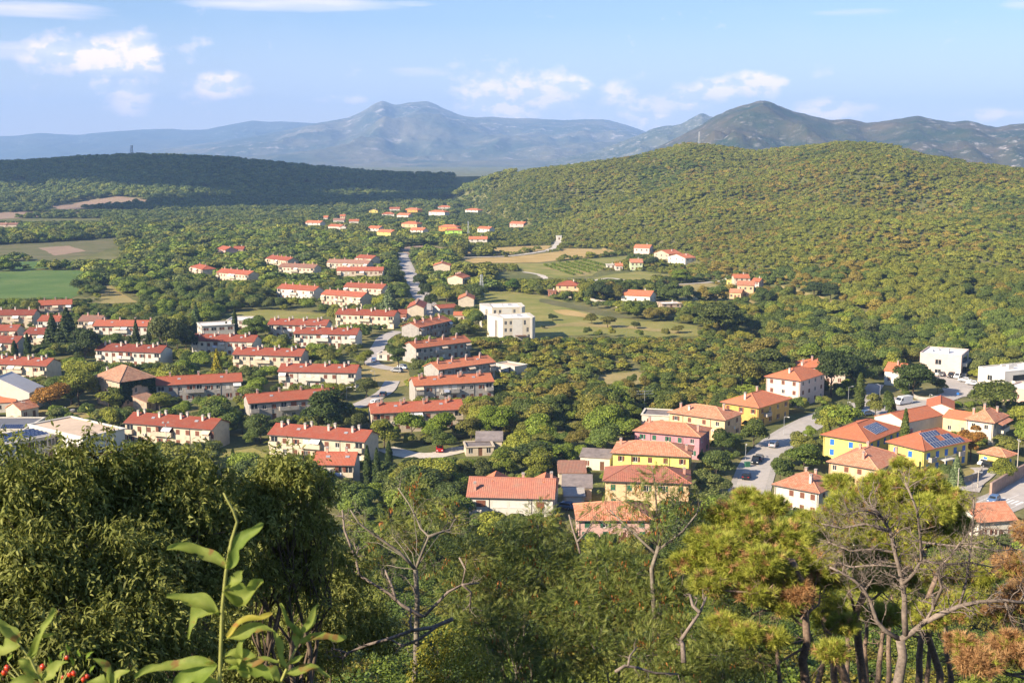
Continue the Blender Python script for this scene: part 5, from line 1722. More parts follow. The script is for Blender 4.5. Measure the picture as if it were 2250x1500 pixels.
ribbon('gravel_track', 'white gravel track winding through the stubble fields', [(1000, 566), (1040, 566), (1120, 563), (1180, 555), (1212, 548), (1222, 538), (1228, 528)], 5.0, S_GRAV, 0.3, rough=0.7)
ribbon('gravel_track', 'pale track across the meadow to the hillside houses', [(1300, 618), (1345, 612), (1420, 626), (1500, 625), (1570, 620), (1600, 612)], 3.5, S_GRAV, 0.25, rough=0.4)
ribbon('gravel_track', 'pale sand track beside the vine rows', [(1150, 598), (1185, 604), (1205, 616)], 4.0, S_GRAV, 0.2, rough=0.6)
ribbon('path', 'path climbing into the wood right of the hillside houses', [(1712, 632), (1760, 645), (1820, 662), (1850, 678)], 3.0, S_PALE, 0.4, rough=0.3)

# road paint: edge line and zebra bars on the main road, each bar its own piece
_road = bpy.data.objects['main_road']
_pp = smooth_path([on_ground(*p) for p in [(2330, 1040), (2250, 1082), (2190, 1108), (2130, 1132), (2060, 1160)]], 2.0)
mbz = MB()
for i in range(len(_pp) - 1):
    a, b = _pp[i], _pp[i + 1]; t = (b - a).normalized(); nn = Vector((-t.y, t.x, 0))
    for s in (-3.4, 3.4):
        mbz.quad(*[(q.x, q.y, 0.146) for q in (a + nn * (s - .08), b + nn * (s - .08), b + nn * (s + .08), a + nn * (s + .08))])
    if i % 4 < 2:
        mbz.quad(*[(q.x, q.y, 0.146) for q in (a + nn * -.07, b + nn * -.07, b + nn * .07, a + nn * .07)])
obj('road_line', mbz.mesh('road_line', S_LINE), _road)
_c = on_ground(2212, 1098); _k = min(range(len(_pp)), key=lambda i: (_pp[i] - Vector((_c.x, _c.y, 0))).length)
_t = (_pp[_k + 1] - _pp[_k]).normalized(); _n = Vector((-_t.y, _t.x, 0))
for j in range(7):
    c = _pp[_k] + _n * (-3.0 + j); mb = MB()
    mb.quad(*[(q.x, q.y, 0.15) for q in (c - _t * 1.8 - _n * .26, c + _t * 1.8 - _n * .26, c + _t * 1.8 + _n * .26, c - _t * 1.8 + _n * .26)])
    obj('zebra_bar', mb.mesh('zebra_bar', S_LINE), _road)


# ---- walls in the landscape
def wall_run(name, label, poly, hgt, th, mat, cat='wall', uneven=0.15):
    path = smooth_path([on_ground(*p) for p in poly], 2.5)
    rng = random.Random(int(poly[0][0])); mb = MB(); n = len(path)
    P = []
    for i, p in enumerate(path):
        t = (path[min(i + 1, n - 1)] - path[max(i - 1, 0)]).normalized(); nn = Vector((-t.y, t.x, 0)) * th / 2
        z = tz(p.x, p.y); h = hgt * (1 + rng.uniform(-uneven, uneven))
        P.append([(p.x - nn.x, p.y - nn.y, z - .4), (p.x - nn.x, p.y - nn.y, z + h), (p.x + nn.x, p.y + nn.y, z + h), (p.x + nn.x, p.y + nn.y, z - .4)])
    for i in range(n - 1):
        for k in range(3):
            mb.quad(P[i][k], P[i + 1][k], P[i + 1][k + 1], P[i][k + 1])
    mb.poly(P[0]); mb.poly(P[-1][::-1])
    return tag(obj(name, mb.mesh(name, mat)), label, cat)


wall_run('stone_wall', 'long pale dry-stone wall along the far edge of the meadow', [(1195, 645), (1240, 652), (1320, 668), (1380, 680), (1400, 688)], 1.8, 0.7, S_STONE)
wall_run('garden_wall', 'pale wall bent round the meadow near the rosy house', [(1070, 503), (1098, 497), (1122, 501)], 1.6, 0.6, S_GRAV, uneven=0.05)
wall_run('retaining_wall', 'tall reddish retaining wall along the lower right road', [(2176, 1090), (2215, 1066), (2262, 1040)], 3.0, 0.5, plain('wall_rust', (0.36, 0.24, 0.18), 0.9, 0.15, 0.9, bump=0.3), uneven=0.02)
wall_run('retaining_wall', 'low curved stone wall around the dry lawn', [(2096, 1064), (2130, 1058), (2152, 1046), (2156, 1036)], 1.4, 0.4, S_STONE, uneven=0.03)
wall_run('garden_wall', 'low stone planter wall beside the white van', [(2006, 872), (2020, 878), (2044, 880)], 1.0, 0.4, S_PAVE, uneven=0.02)
# ------------------------------------------------------------------ trees of the town and the hills
M_BARK = plain('bark', (0.13, 0.095, 0.065), 0.95, 0.25, 3.0, world=False, bump=0.5)
M_BARKG = plain('bark_grey', (0.30, 0.265, 0.22), 0.95, 0.25, 4.0, world=False, bump=0.6)
L_OBJ = leaf_mat('leaves_town', (0.105, 0.13, 0.032), (0.19, 0.2, 0.055), 0.25, 'object')
L_INS = leaf_mat('leaves_wood', (0.105, 0.13, 0.032), (0.18, 0.19, 0.05), 0.22, 'instance')


def crown(name, seed, R, H, z0, lobes, n, size, mat, shape='broad', jit=0.75):
    """leaf-clump faces spread over uneven lobes"""
    r = np.random.default_rng(seed)
    if shape == 'cone':
        u = r.random(n) ** 0.62
        z = z0 + (H - z0) * (1 - u)
        tier = 0.72 + 0.28 * np.sin((z / H) * 42 + 1.3) ** 2
        rad = R * (u ** 0.9) * tier * (0.55 + 0.45 * r.random(n) ** 0.35)
        th = r.random(n) * 2 * np.pi
        rad *= 0.85 + 0.22 * np.sin(th * 5 + z * 1.7)
        c = np.stack([rad * np.cos(th), rad * np.sin(th), z - 0.15 * rad], 1)
        nr = np.stack([np.cos(th), np.sin(th), np.full(n, 0.55)], 1)
        return leaf_cloud(name, c, nr, size, r, mat, jit)
    if shape == 'spindle':
        t = r.random(n)
        prof = np.sin(np.pi * np.clip(t * 0.93 + 0.07, 0, 1)) ** 0.6 * (1 - 0.55 * t)
        th = r.random(n) * 2 * np.pi
        rad = R * prof * 1.25 * (0.6 + 0.4 * r.random(n) ** 0.4) * (0.9 + 0.15 * np.sin(th * 3 + t * 19))
        c = np.stack([rad * np.cos(th), rad * np.sin(th), z0 + (H - z0) * t], 1)
        nr = np.stack([np.cos(th), np.sin(th), np.full(n, 0.9)], 1)
        return leaf_cloud(name, c, nr, size, r, mat, 0.5)
    cz = (H + z0) / 2; hz = (H - z0) / 2
    L = []
    for k in range(lobes):
        th = 2 * np.pi * (k / lobes * 1.618 % 1) + r.random() * 0.8
        ph = r.uniform(-0.75, 1.0)
        rr = 0.62 * np.sqrt(max(0, 1 - ph * ph * 0.8)) * r.uniform(0.75, 1.1)
        L.append((rr * R * np.cos(th), rr * R * np.sin(th), cz + hz * 0.62 * ph, R * r.uniform(0.3, 0.52)))
    L.append((0, 0, cz, R * 0.55))
    L = np.array(L)
    w = L[:, 3] ** 2; k = r.choice(len(L), n, p=w / w.sum())
    d = r.normal(size=(n, 3)); d /= np.linalg.norm(d, axis=1)[:, None]
    d[:, 2] = np.where(d[:, 2] < -0.2, -d[:, 2] * 0.6, d[:, 2]) if shape != 'low' else np.abs(d[:, 2])
    rr = L[k, 3] * (0.62 + 0.45 * r.random(n) ** 0.5)
    ex = np.array([1, 1, 0.9])
    c = L[k, :3] + d * rr[:, None] * ex
    c[:, 2] = np.maximum(c[:, 2], z0 * 0.6 + 0.15)
    out = c - np.array([0, 0, cz]); out /= np.linalg.norm(out, axis=1)[:, None] + 1e-6
    return leaf_cloud(name, c, d * 0.7 + out * 0.5 + np.array([0, 0, 0.25]), size, r, mat, jit)


def trunk_mesh(seed, H, r0, limbs=5, mat=None):
    rng = random.Random(seed); mb = MB()
    p = Vector((0, 0, -0.5)); pts = [p.copy()]
    for i in range(5):
        p = p + Vector((rng.uniform(-.15, .15), rng.uniform(-.15, .15), (H * 0.75 + 0.5) / 5)); pts.append(p.copy())
    mb.tube(pts, [r0 * (1.25 - 0.2 * i) for i in range(6)], 7)
    for k in range(limbs):
        a = pts[2 + k % 3]; th = k * 2.4 + rng.uniform(-.4, .4); ln = H * rng.uniform(.22, .36)
        b = a + Vector((math.cos(th) * ln * .5, math.sin(th) * ln * .5, ln * .5)); c = b + Vector((math.cos(th) * ln * .4, math.sin(th) * ln * .4, ln * .5))
        mb.tube([a, b, c], [r0 * .55, r0 * .38, r0 * .15], 5)
    return mb.mesh('trunk', mat or M_BARK, True)


# unit-height prototypes (scaled per tree): each (trunk, crown, width/height)
PROTO = {}
for i in range(7):
    PROTO['broad%d' % i] = (trunk_mesh(i, 8, 0.16), crown('crown', 50 + i, 3.7 + 0.35 * (i % 3), 8.0, 0.9 + 0.3 * (i % 2), 7 + i % 4, 8200, 0.155, L_OBJ), 2 * (3.7 + 0.35 * (i % 3)) * 0.93 / 8)
for i in range(2):
    PROTO['tall%d' % i] = (trunk_mesh(20 + i, 8, 0.13), crown('crown', 70 + i, 2.5, 8.0, 1.0, 9, 6400, 0.14, L_OBJ), 0.62)
PROTO['conifer'] = (trunk_mesh(31, 8, 0.14, 0), crown('crown', 81, 2.1, 8.0, 0.6, 0, 6000, 0.17, L_OBJ, 'cone', 0.6), 0.5)
PROTO['cedar'] = (trunk_mesh(32, 8, 0.16, 0), crown('crown', 82, 3.4, 8.0, 0.5, 0, 5200, 0.22, L_OBJ, 'cone', 0.6), 0.8)
PROTO['cypress'] = (trunk_mesh(33, 8, 0.1, 0), crown('crown', 83, 0.75, 8.0, 0.2, 0, 3000, 0.12, L_OBJ, 'spindle'), 0.19)
PROTO['bush'] = (trunk_mesh(34, 5, 0.1), crown('crown', 84, 4.2, 7.0, 0.2, 9, 7000, 0.16, L_OBJ, 'low'), 1.1)
TREES = []


def plant(kind, x, y, hgt, wid, tint, name, base_label, group, rz=0.0):
    tr, cr, ar = PROTO[kind]
    H = 7.0 if kind == 'bush' else 8.0
    s = hgt / H
    sx = wid / (ar * H)
    root = obj(name, None, None, (x, y, tz(x, y)), rz, (sx, sx, s))
    obj('trunk', tr, root)
    c = obj('crown', cr, root); c.color = (*tint, 1.0)
    tag(root, base_label, 'tree', group)
    TREES.append((root, x, y, hgt, wid, base_label))
    return root


G = (1, 1, 1); DK = (0.5, 0.62, 0.62); OL = (1.5, 1.25, 0.9); YG = (1.7, 1.6, 0.8); LM = (1.5, 1.75, 0.7); BR = (2.6, 1.15, 0.75); BL = (0.75, 0.95, 1.9); YL = (3.2, 2.4, 0.7); CY = (0.45, 0.6, 0.5); PI = (1.1, 1.2, 0.8); SV = (1.5, 1.7, 2.6)
# hand-placed: centre px, top row, base row, width px, kind, tint, name, label
HAND = [
    (113, 838, 906, 84, 'broad1', BR, 'broadleaf_tree', 'rusty brown tree beside the cream barn'), (172, 812, 892, 100, 'broad2', YG, 'broadleaf_tree', 'big yellowish green tree between brown tree and mansion'), (243, 852, 908, 62, 'tall0', YG, 'broadleaf_tree', 'ivy-covered yellowish tree at the mansion corner'),
    (352, 862, 905, 56, 'broad3', YG, 'broadleaf_tree', 'pale green tree hiding the mansion lean-to'), (190, 722, 800, 74, 'broad4', DK, 'broadleaf_tree', 'dark round tree left of the row house above the mansion'), (150, 676, 770, 76, 'conifer', DK, 'conifer_tree', 'tallest dark spreading conifer at the left'),
    (117, 690, 770, 56, 'conifer', DK, 'conifer_tree', 'dark conifer just left of the tallest one'), (300, 700, 762, 26, 'conifer', DK, 'conifer_tree', 'slim dark conifer in front of the long red roof, left of two'), (328, 712, 765, 22, 'conifer', DK, 'conifer_tree', 'slim dark conifer in front of the long red roof, right of two'), (372, 690, 790, 92, 'broad5', G, 'broadleaf_tree', 'large green tree left of the flat-roofed hall'),
    (410, 715, 780, 60, 'broad0', DK, 'broadleaf_tree', 'dark tree close left of the flat-roofed hall'), (432, 664, 728, 34, 'conifer', (0.8, 1.05, 1.2), 'conifer_tree', 'blue-green spruce behind the flat-roofed hall'), (517, 678, 742, 12, 'cypress', CY, 'cypress_tree', 'slim tall cypress in front of the flat-roofed hall'), (498, 706, 740, 9, 'cypress', CY, 'cypress_tree', 'slim short cypress in front of the flat-roofed hall'),
    (62, 732, 788, 14, 'cypress', CY, 'cypress_tree', 'taller of two small cypresses at the left edge'), (33, 748, 788, 13, 'cypress', CY, 'cypress_tree', 'shorter of two small cypresses at the left edge'), (478, 766, 828, 34, 'conifer', YL, 'conifer_tree', 'bright yellow conifer left of the row houses'), (563, 692, 748, 58, 'broad6', (1.1, 1.3, 0.8), 'broadleaf_tree', 'round green pine-like tree right of the low flat building'),
    (722, 858, 952, 118, 'broad2', (0.55, 0.7, 0.6), 'broadleaf_tree', 'big dark round tree in the middle of the estate'), (855, 628, 692, 56, 'cedar', SV, 'conifer_tree', 'silvery blue cedar beside the straight street'), (876, 748, 812, 50, 'tall1', (0.7, 0.85, 0.7), 'broadleaf_tree', 'tall dark tree left of the rear stepped row house'), (800, 768, 803, 42, 'broad0', YG, 'broadleaf_tree', 'round yellow-green tree at the lane bend'),
    (805, 828, 874, 50, 'broad3', G, 'broadleaf_tree', 'green tree at the corner of the turning place'), (780, 905, 960, 44, 'broad5', G, 'broadleaf_tree', 'green tree right of the big dark round tree'), (845, 918, 985, 66, 'broad6', YG, 'broadleaf_tree', 'pale green tree in front of the orange-roofed row house'), (905, 900, 965, 70, 'broad1', LM, 'broadleaf_tree', 'bright lime tree, left of the bright grove'), (960, 905, 968, 80, 'broad0', LM, 'broadleaf_tree', 'bright lime tree, middle of the bright grove'),
    (1035, 918, 972, 56, 'broad4', OL, 'broadleaf_tree', 'rounded olive tree in the bright grove'), (1090, 893, 965, 90, 'broad2', LM, 'broadleaf_tree', 'bright lime tree, right of the bright grove'), (975, 945, 990, 56, 'bush', (0.9, 1.05, 0.7), 'bush', 'dark green bush beside the red car'), (808, 978, 1072, 17, 'cypress', CY, 'cypress_tree', 'left of the cypress trio'), (829, 984, 1082, 17, 'cypress', CY, 'cypress_tree', 'middle of the cypress trio'), (855, 968, 1030, 15, 'cypress', CY, 'cypress_tree', 'right, farther one of the cypress trio'),
    (513, 985, 1034, 13, 'cypress', CY, 'cypress_tree', 'lone thin cypress beside the mown lawn'), (1888, 818, 900, 20, 'cypress', (0.85, 0.95, 0.7), 'cypress_tree', 'tall cypress beside the climbing side street'), (1953, 848, 940, 40, 'tall0', (0.75, 0.9, 0.65), 'cypress_tree', 'thick bushy cypress beside the white van'), (1985, 898, 1020, 20, 'cypress', (0.9, 1.0, 0.65), 'cypress_tree', 'slim pointed cypress in front of the right solar villa'),
    (1858, 942, 985, 15, 'cypress', (0.9, 1.0, 0.7), 'cypress_tree', 'small cypress in front of the left solar villa'), (1930, 928, 990, 50, 'conifer', (0.6, 0.78, 0.75), 'conifer_tree', 'dark broad conifer between the solar villas'), (1815, 912, 978, 38, 'conifer', YG, 'conifer_tree', 'yellow-green cone-shaped tree beside the street'), (2132, 926, 1012, 66, 'tall1', BR, 'broadleaf_tree', 'rusty brown tree with bare trunk near the yellow hut'),
    (2185, 838, 912, 112, 'broad5', (1.0, 1.05, 0.75), 'broadleaf_tree', 'big round oak in front of the stepped modern block'), (2100, 998, 1066, 42, 'conifer', SV, 'conifer_tree', 'pale silvery spruce beside the dry lawn'), (1826, 772, 872, 92, 'broad4', DK, 'broadleaf_tree', 'dark tree right of the tall pale pink villa'), (1880, 778, 858, 90, 'broad0', (0.65, 0.8, 0.65), 'broadleaf_tree', 'dark spreading tree behind the tall cypress'), (2005, 795, 872, 92, 'broad3', (0.55, 0.7, 0.55), 'broadleaf_tree', 'dark tree in front of the rosy modern block'),
    (1700, 766, 838, 110, 'broad6', (0.8, 0.85, 0.7), 'broadleaf_tree', 'large dark olive tree behind the tall pale pink villa'), (1630, 775, 862, 96, 'broad1', OL, 'broadleaf_tree', 'olive tree left of the tall pale pink villa'), (1765, 974, 1040, 88, 'bush', (0.9, 1.1, 0.6), 'bush', 'green bush beside the street below the yellow cone tree'), (1715, 1005, 1062, 60, 'bush', (0.8, 0.95, 0.7), 'bush', 'green bush by the white villa near the pines'), (1655, 920, 985, 70, 'broad2', (0.9, 1.0, 0.7), 'broadleaf_tree', 'green tree between ochre villa and street'),
    (1590, 945, 1000, 56, 'bush', (0.7, 0.85, 0.6), 'bush', 'dark bush right of the pink villa'), (1580, 660, 742, 110, 'broad3', (0.8, 0.85, 0.7), 'broadleaf_tree', 'big oak at the right end of the meadow'), (1325, 618, 662, 44, 'broad5', DK, 'broadleaf_tree', 'dark tree left of the bungalow'), (1355, 625, 662, 34, 'broad0', OL, 'broadleaf_tree', 'brownish tree close left of the bungalow'), (1430, 562, 592, 34, 'broad1', DK, 'broadleaf_tree', 'dark round tree beside the pale green house'),
    (1498, 590, 622, 44, 'broad6', LM, 'broadleaf_tree', 'bright green walnut left of the hillside group'), (1125, 612, 642, 34, 'bush', (0.8, 1.2, 0.6), 'bush', 'bright round bush at the meadow edge'), (1790, 620, 655, 60, 'broad4', DK, 'broadleaf_tree', 'dark pine clump tree right of the hillside group, left one'), (1825, 622, 662, 44, 'broad2', DK, 'broadleaf_tree', 'dark pine clump tree right of the hillside group, right one'), (1682, 632, 668, 40, 'broad5', (0.7, 0.85, 0.7), 'broadleaf_tree', 'green tree touching the hillside group'),
    (1400, 850, 893, 40, 'broad0', (1.2, 1.0, 0.9), 'broadleaf_tree', 'brownish shrub tree beside the large aerial'), (1270, 940, 985, 60, 'broad1', (1.5, 1.1, 0.8), 'broadleaf_tree', 'rusty olive tree above the corrugated shed'), (1180, 985, 1050, 76, 'broad6', YG, 'broadleaf_tree', 'yellow-green tree left of the faded garage'), (1110, 985, 1048, 90, 'broad2', (1.3, 1.4, 0.7), 'broadleaf_tree', 'yellow-green tree behind the big white house'), (1060, 1010, 1060, 50, 'bush', G, 'bush', 'green bush left of the big white house'),
    (1215, 690, 704, 22, 'bush', DK, 'bush', 'dark lone bush in the meadow near the modern blocks'), (1300, 690, 712, 34, 'bush', OL, 'bush', 'olive bush in the middle of the meadow'), (1335, 694, 720, 36, 'broad3', OL, 'broadleaf_tree', 'small olive tree in the middle of the meadow'), (1192, 716, 722, 12, 'bush', DK, 'bush', 'tiny round bush right of the front modern block'), (1395, 706, 722, 26, 'bush', G, 'bush', 'green bush at the right of the meadow'), (1490, 716, 732, 30, 'bush', OL, 'bush', 'olive bush at the right end of the meadow'),
    (2205, 1010, 1060, 60, 'bush', YG, 'bush', 'yellow-green bush beside the retaining wall'), (2060, 830, 862, 40, 'bush', (0.9, 0.95, 0.6), 'bush', 'low bush beside the car park entrance'), (1012, 672, 690, 34, 'bush', G, 'bush', 'round green bush between annex and garage'), (1005, 715, 748, 40, 'tall0', (0.9, 1.0, 0.8), 'broadleaf_tree', 'slender grey-green tree left of the front modern block'), (925, 600, 640, 34, 'broad3', DK, 'broadleaf_tree', 'dark street tree, upper right of the straight street'),
    (935, 622, 662, 36, 'broad4', DK, 'broadleaf_tree', 'dark street tree, middle right of the straight street'), (948, 645, 684, 36, 'broad5', DK, 'broadleaf_tree', 'dark street tree, lower right of the straight street'), (865, 590, 630, 34, 'broad6', DK, 'broadleaf_tree', 'dark street tree left of the straight street'),
]


def hand_trees():
    for (cx, top, base, w, kind, tint, nm, lb) in HAND:
        p = on_ground(cx, base)
        d = (p - Vector((0, 0, CAM_H))).length
        t = at(cx, top, p.y)
        wm = w * p.y / F * (1.3 if kind == 'cypress' else 1.0)
        plant(kind, p.x, p.y, max(t.z - p.z, 1.5), wm, tint, nm, lb, {'cypress_tree': 'cypresses of the town', 'conifer_tree': 'conifers of the town', 'bush': 'bushes of the town'}.get(nm, 'garden trees of the town'), (cx * 7.3) % 6.28)


hand_trees()


# ---- everything else that is green: sampled over the land, kept off fields, roads and buildings
def px_of(x, y):
    z = terr(x, y)
    a, b, d = proj(x, y, z)
    return a, b, d, z


EXTRA_PROTECT = [   # px box and depth of open ground that must stay in sight
    (1000, 1240, 538, 578, 830), (1090, 1400, 560, 612, 760), (1045, 1540, 640, 740, 480), (880, 935, 560, 655, 600), (-60, 205, 580, 655, 620), (205, 300, 625, 665, 600), (1625, 1700, 985, 1100, 250), (1690, 1880, 895, 990, 290), (1890, 2090, 860, 925, 330), (2030, 2165, 815, 880, 380),
    (815, 880, 730, 815, 440), (785, 905, 800, 895, 365), (880, 1060, 985, 1005, 290), (2100, 2250, 1040, 1130, 250), (490, 720, 682, 705, 540), (1300, 1600, 598, 660, 600), (110, 335, 433, 460, 1600), (-60, 220, 465, 486, 1400), (85, 262, 522, 570, 950), (1060, 1130, 495, 520, 1000), (1415, 1440, 500, 500, 1)]


for (cx_, t_, b_, w_, *_r) in HAND:
    EXTRA_PROTECT.append((cx_ - w_ * .4, cx_ + w_ * .4, t_, b_ - (b_ - t_) * .22, on_ground(cx_, b_).y - 1.5))


def scatter(step, y0, y1, pxa, pxb, seed):
    r = np.random.default_rng(seed)
    ys = np.arange(y0, y1, step)
    out = []
    for y in ys:
        xa, xb = (pxa - 1125) / F * y, (pxb - 1125) / F * y
        xs = np.arange(xa, xb, step)
        out.append(np.stack([xs + r.uniform(-.9, .9, len(xs)) * step, np.full(len(xs), y) + r.uniform(-.9, .9, len(xs)) * step], 1))
    return np.concatenate(out)


def veg_filter(P, H, W):
    """drop or shorten plants that would stand on or hide open ground, roads, buildings"""
    x, y = P[:, 0], P[:, 1]
    a, b, d, z = px_of(x, y)
    keep = np.ones(len(P), dtype=bool)
    Q = np.stack([a, b], 1)
    for poly in CLEAR:
        keep &= ~in_poly(Q, poly)
    R = np.array(ROADPTS)
    for i0 in range(0, len(P), 4000):
        sl = slice(i0, i0 + 4000)
        dd = (x[sl][:, None] - R[None, :, 0]) ** 2 + (y[sl][:, None] - R[None, :, 1]) ** 2
        keep[sl] &= ~(dd < (R[None, :, 2] + W[sl][:, None] * 0.35) ** 2).any(1)
    for B in BUILDINGS:
        dx, dy = x - B['c'].x, y - B['c'].y
        lx = dx * B['ex'].x + dy * B['ex'].y; ly = dx * B['ey'].x + dy * B['ey'].y
        keep &= ~((np.abs(lx) < B['L'] / 2 + 1.0 + W * 0.3) & (np.abs(ly) < B['D'] / 2 + 1.2 + W * 0.3))
    boxes = [(B['box'], B['dep']) for B in BUILDINGS if B['box']] + [((e[0], e[1], e[2], e[3]), e[4]) for e in EXTRA_PROTECT]
    H = H.copy()
    hw = W * 0.5 * F / np.maximum(d, 1)
    for (bx, dep) in boxes:
        near = (y < dep + 2) & (a + hw * 0.75 > bx[0]) & (a - hw * 0.75 < bx[1]) & (b > bx[2])
        if not near.any():
            continue
        _, top, _ = proj(x, y, z + H)
        cov = near & (top < bx[3])
        # allowed height: top no higher than the box's lower edge
        ray = CAM_H + (pdir(1125, bx[3])[2] / pdir(1125, bx[3])[1]) * y
        H = np.where(cov, np.minimum(H, ray - z), H)
    keep &= H > 1.3
    return keep, H, a, b, d, z


def tints(a, b, r, x, y):
    """colour of each plant by where it grows"""
    n = len(a)
    base = np.ones((n, 3))
    u = r.random(n)
    pal = np.array([(1.0, 1.0, 1.0), (0.62, 0.72, 0.66), (1.35, 1.2, 0.85), (1.7, 1.55, 0.8), (0.8, 0.95, 0.7), (1.25, 1.4, 0.7)])
    base = pal[r.integers(0, len(pal), n)] * (1.25 + 0.3 * r.random(n))[:, None]
    hill = (a > 1000) & (b < 690 + (a - 1600) * 0.1)
    hp = np.array([(1.55, 1.3, 0.8), (1.25, 1.2, 0.85), (1.8, 1.6, 0.8), (1.0, 1.15, 0.75), (1.5, 1.35, 0.8), (1.1, 1.1, 0.8)])
    hc = hp[r.integers(0, len(hp), n)] * np.array([1.12, 1.1, 1.05]) * (0.85 + 0.3 * r.random(n))[:, None]
    hc = hc * 0.55 + hc.mean(0) * 0.45
    nb = fbm(x / 55.0, y / 90.0, 77, 4); nd = fbm(x / 80.0, y / 110.0, 31, 4)
    rust = ((nb > 0.56) & (a > 1500) & (u < 0.34)) | ((a > 1250) & (u < 0.06))
    hc = np.where(rust[:, None], np.array([2.0, 1.35, 1.0]) * (0.8 + 0.4 * r.random(n))[:, None], hc)
    hc = np.where(((nd > 0.57) & (u > 0.4))[:, None], np.array([0.85, 0.98, 0.75]) * (0.8 + 0.4 * r.random(n))[:, None], hc)
    hc = hc * (0.72 + 0.55 * fbm(x / 240.0, y / 200.0, 51, 3) + 0.55 * fbm(x / 45.0, y / 60.0, 52, 3))[:, None]
    base = np.where(hill[:, None], hc, base)
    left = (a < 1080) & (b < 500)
    lc = np.array([(0.75, 0.85, 0.75), (0.62, 0.72, 0.62), (0.9, 0.95, 0.7), (1.1, 1.05, 0.75)])[r.integers(0, 4, n)] * np.where(b < 440, 1.9, 1.5)[:, None]  # light put into the tint: left-hill trees brightened against the cloud's shade
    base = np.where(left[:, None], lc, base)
    scrub = (a > 1060) & (a < 1750) & (b >= 690) & (b < 960)
    sp = np.array([(1.5, 1.25, 0.85), (1.9, 1.6, 0.85), (1.0, 1.05, 0.75), (1.2, 1.3, 0.7), (1.6, 1.15, 0.9), (0.7, 0.8, 0.65)])[r.integers(0, 6, n)] * (1.05 + 0.4 * r.random(n))[:, None]
    return np.where(scrub[:, None], sp, base)


WOOD_SRC = bpy.data.collections.new('wood_sources')
for i in range(6):
    o = bpy.data.objects.new('wood_tree_%d' % i, crown('crown', 200 + i, 3.6 + 0.25 * i, 7.0, 0.3, 6 + i % 3, 950, 0.41, L_INS, 'low' if i % 2 else 'broad', 0.7))
    WOOD_SRC.objects.link(o)


WOOD_NEAR = bpy.data.collections.new('wood_near_sources')
for i in range(5):
    o = bpy.data.objects.new('near_tree_%d' % i, crown('crown', 230 + i, 3.6 + 0.25 * i, 7.0, 0.3, 8 + i % 3, 6800, 0.16, L_INS, 'low' if i % 2 else 'broad', 0.7))
    WOOD_NEAR.objects.link(o)


def scatter_stuff(name, label, xyz, scl, rot, idx, tint, coll):
    me = bpy.data.meshes.new(name)
    n = len(xyz)
    me.vertices.add(n); me.vertices.foreach_set('co', np.ascontiguousarray(xyz, dtype=np.float32).ravel())
    for an, ty, arr in (('scl', 'FLOAT_VECTOR', scl), ('rot', 'FLOAT_VECTOR', rot), ('tint', 'FLOAT_VECTOR', tint)):
        a = me.attributes.new(an, ty, 'POINT'); a.data.foreach_set('vector', np.ascontiguousarray(arr, dtype=np.float32).ravel())
    a = me.attributes.new('vi', 'INT', 'POINT'); a.data.foreach_set('value', np.ascontiguousarray(idx, dtype=np.int32))
    o = obj(name, me); tag(o, label, kind='stuff')
    ng = bpy.data.node_groups.new(name + '_nodes', 'GeometryNodeTree')
    ng.interface.new_socket('Geometry', in_out='INPUT', socket_type='NodeSocketGeometry'); ng.interface.new_socket('Geometry', in_out='OUTPUT', socket_type='NodeSocketGeometry')
    gi = ng.nodes.new('NodeGroupInput'); go = ng.nodes.new('NodeGroupOutput')
    ci = ng.nodes.new('GeometryNodeCollectionInfo'); ci.inputs['Collection'].default_value = coll; ci.inputs['Separate Children'].default_value = True; ci.inputs['Reset Children'].default_value = True
    ip = ng.nodes.new('GeometryNodeInstanceOnPoints'); ip.inputs['Pick Instance'].default_value = True
    def attr(nm, ty):
        k = ng.nodes.new('GeometryNodeInputNamedAttribute'); k.data_type = ty; k.inputs['Name'].default_value = nm
        return k.outputs[0]
    ng.links.new(gi.outputs[0], ip.inputs['Points']); ng.links.new(ci.outputs[0], ip.inputs['Instance'])
    ng.links.new(attr('vi', 'INT'), ip.inputs['Instance Index']); ng.links.new(attr('rot', 'FLOAT_VECTOR'), ip.inputs['Rotation']); ng.links.new(attr('scl', 'FLOAT_VECTOR'), ip.inputs['Scale'])
    ng.links.new(ip.outputs[0], go.inputs[0])
    md = o.modifiers.new('scatter', 'NODES'); md.node_group = ng
    return o


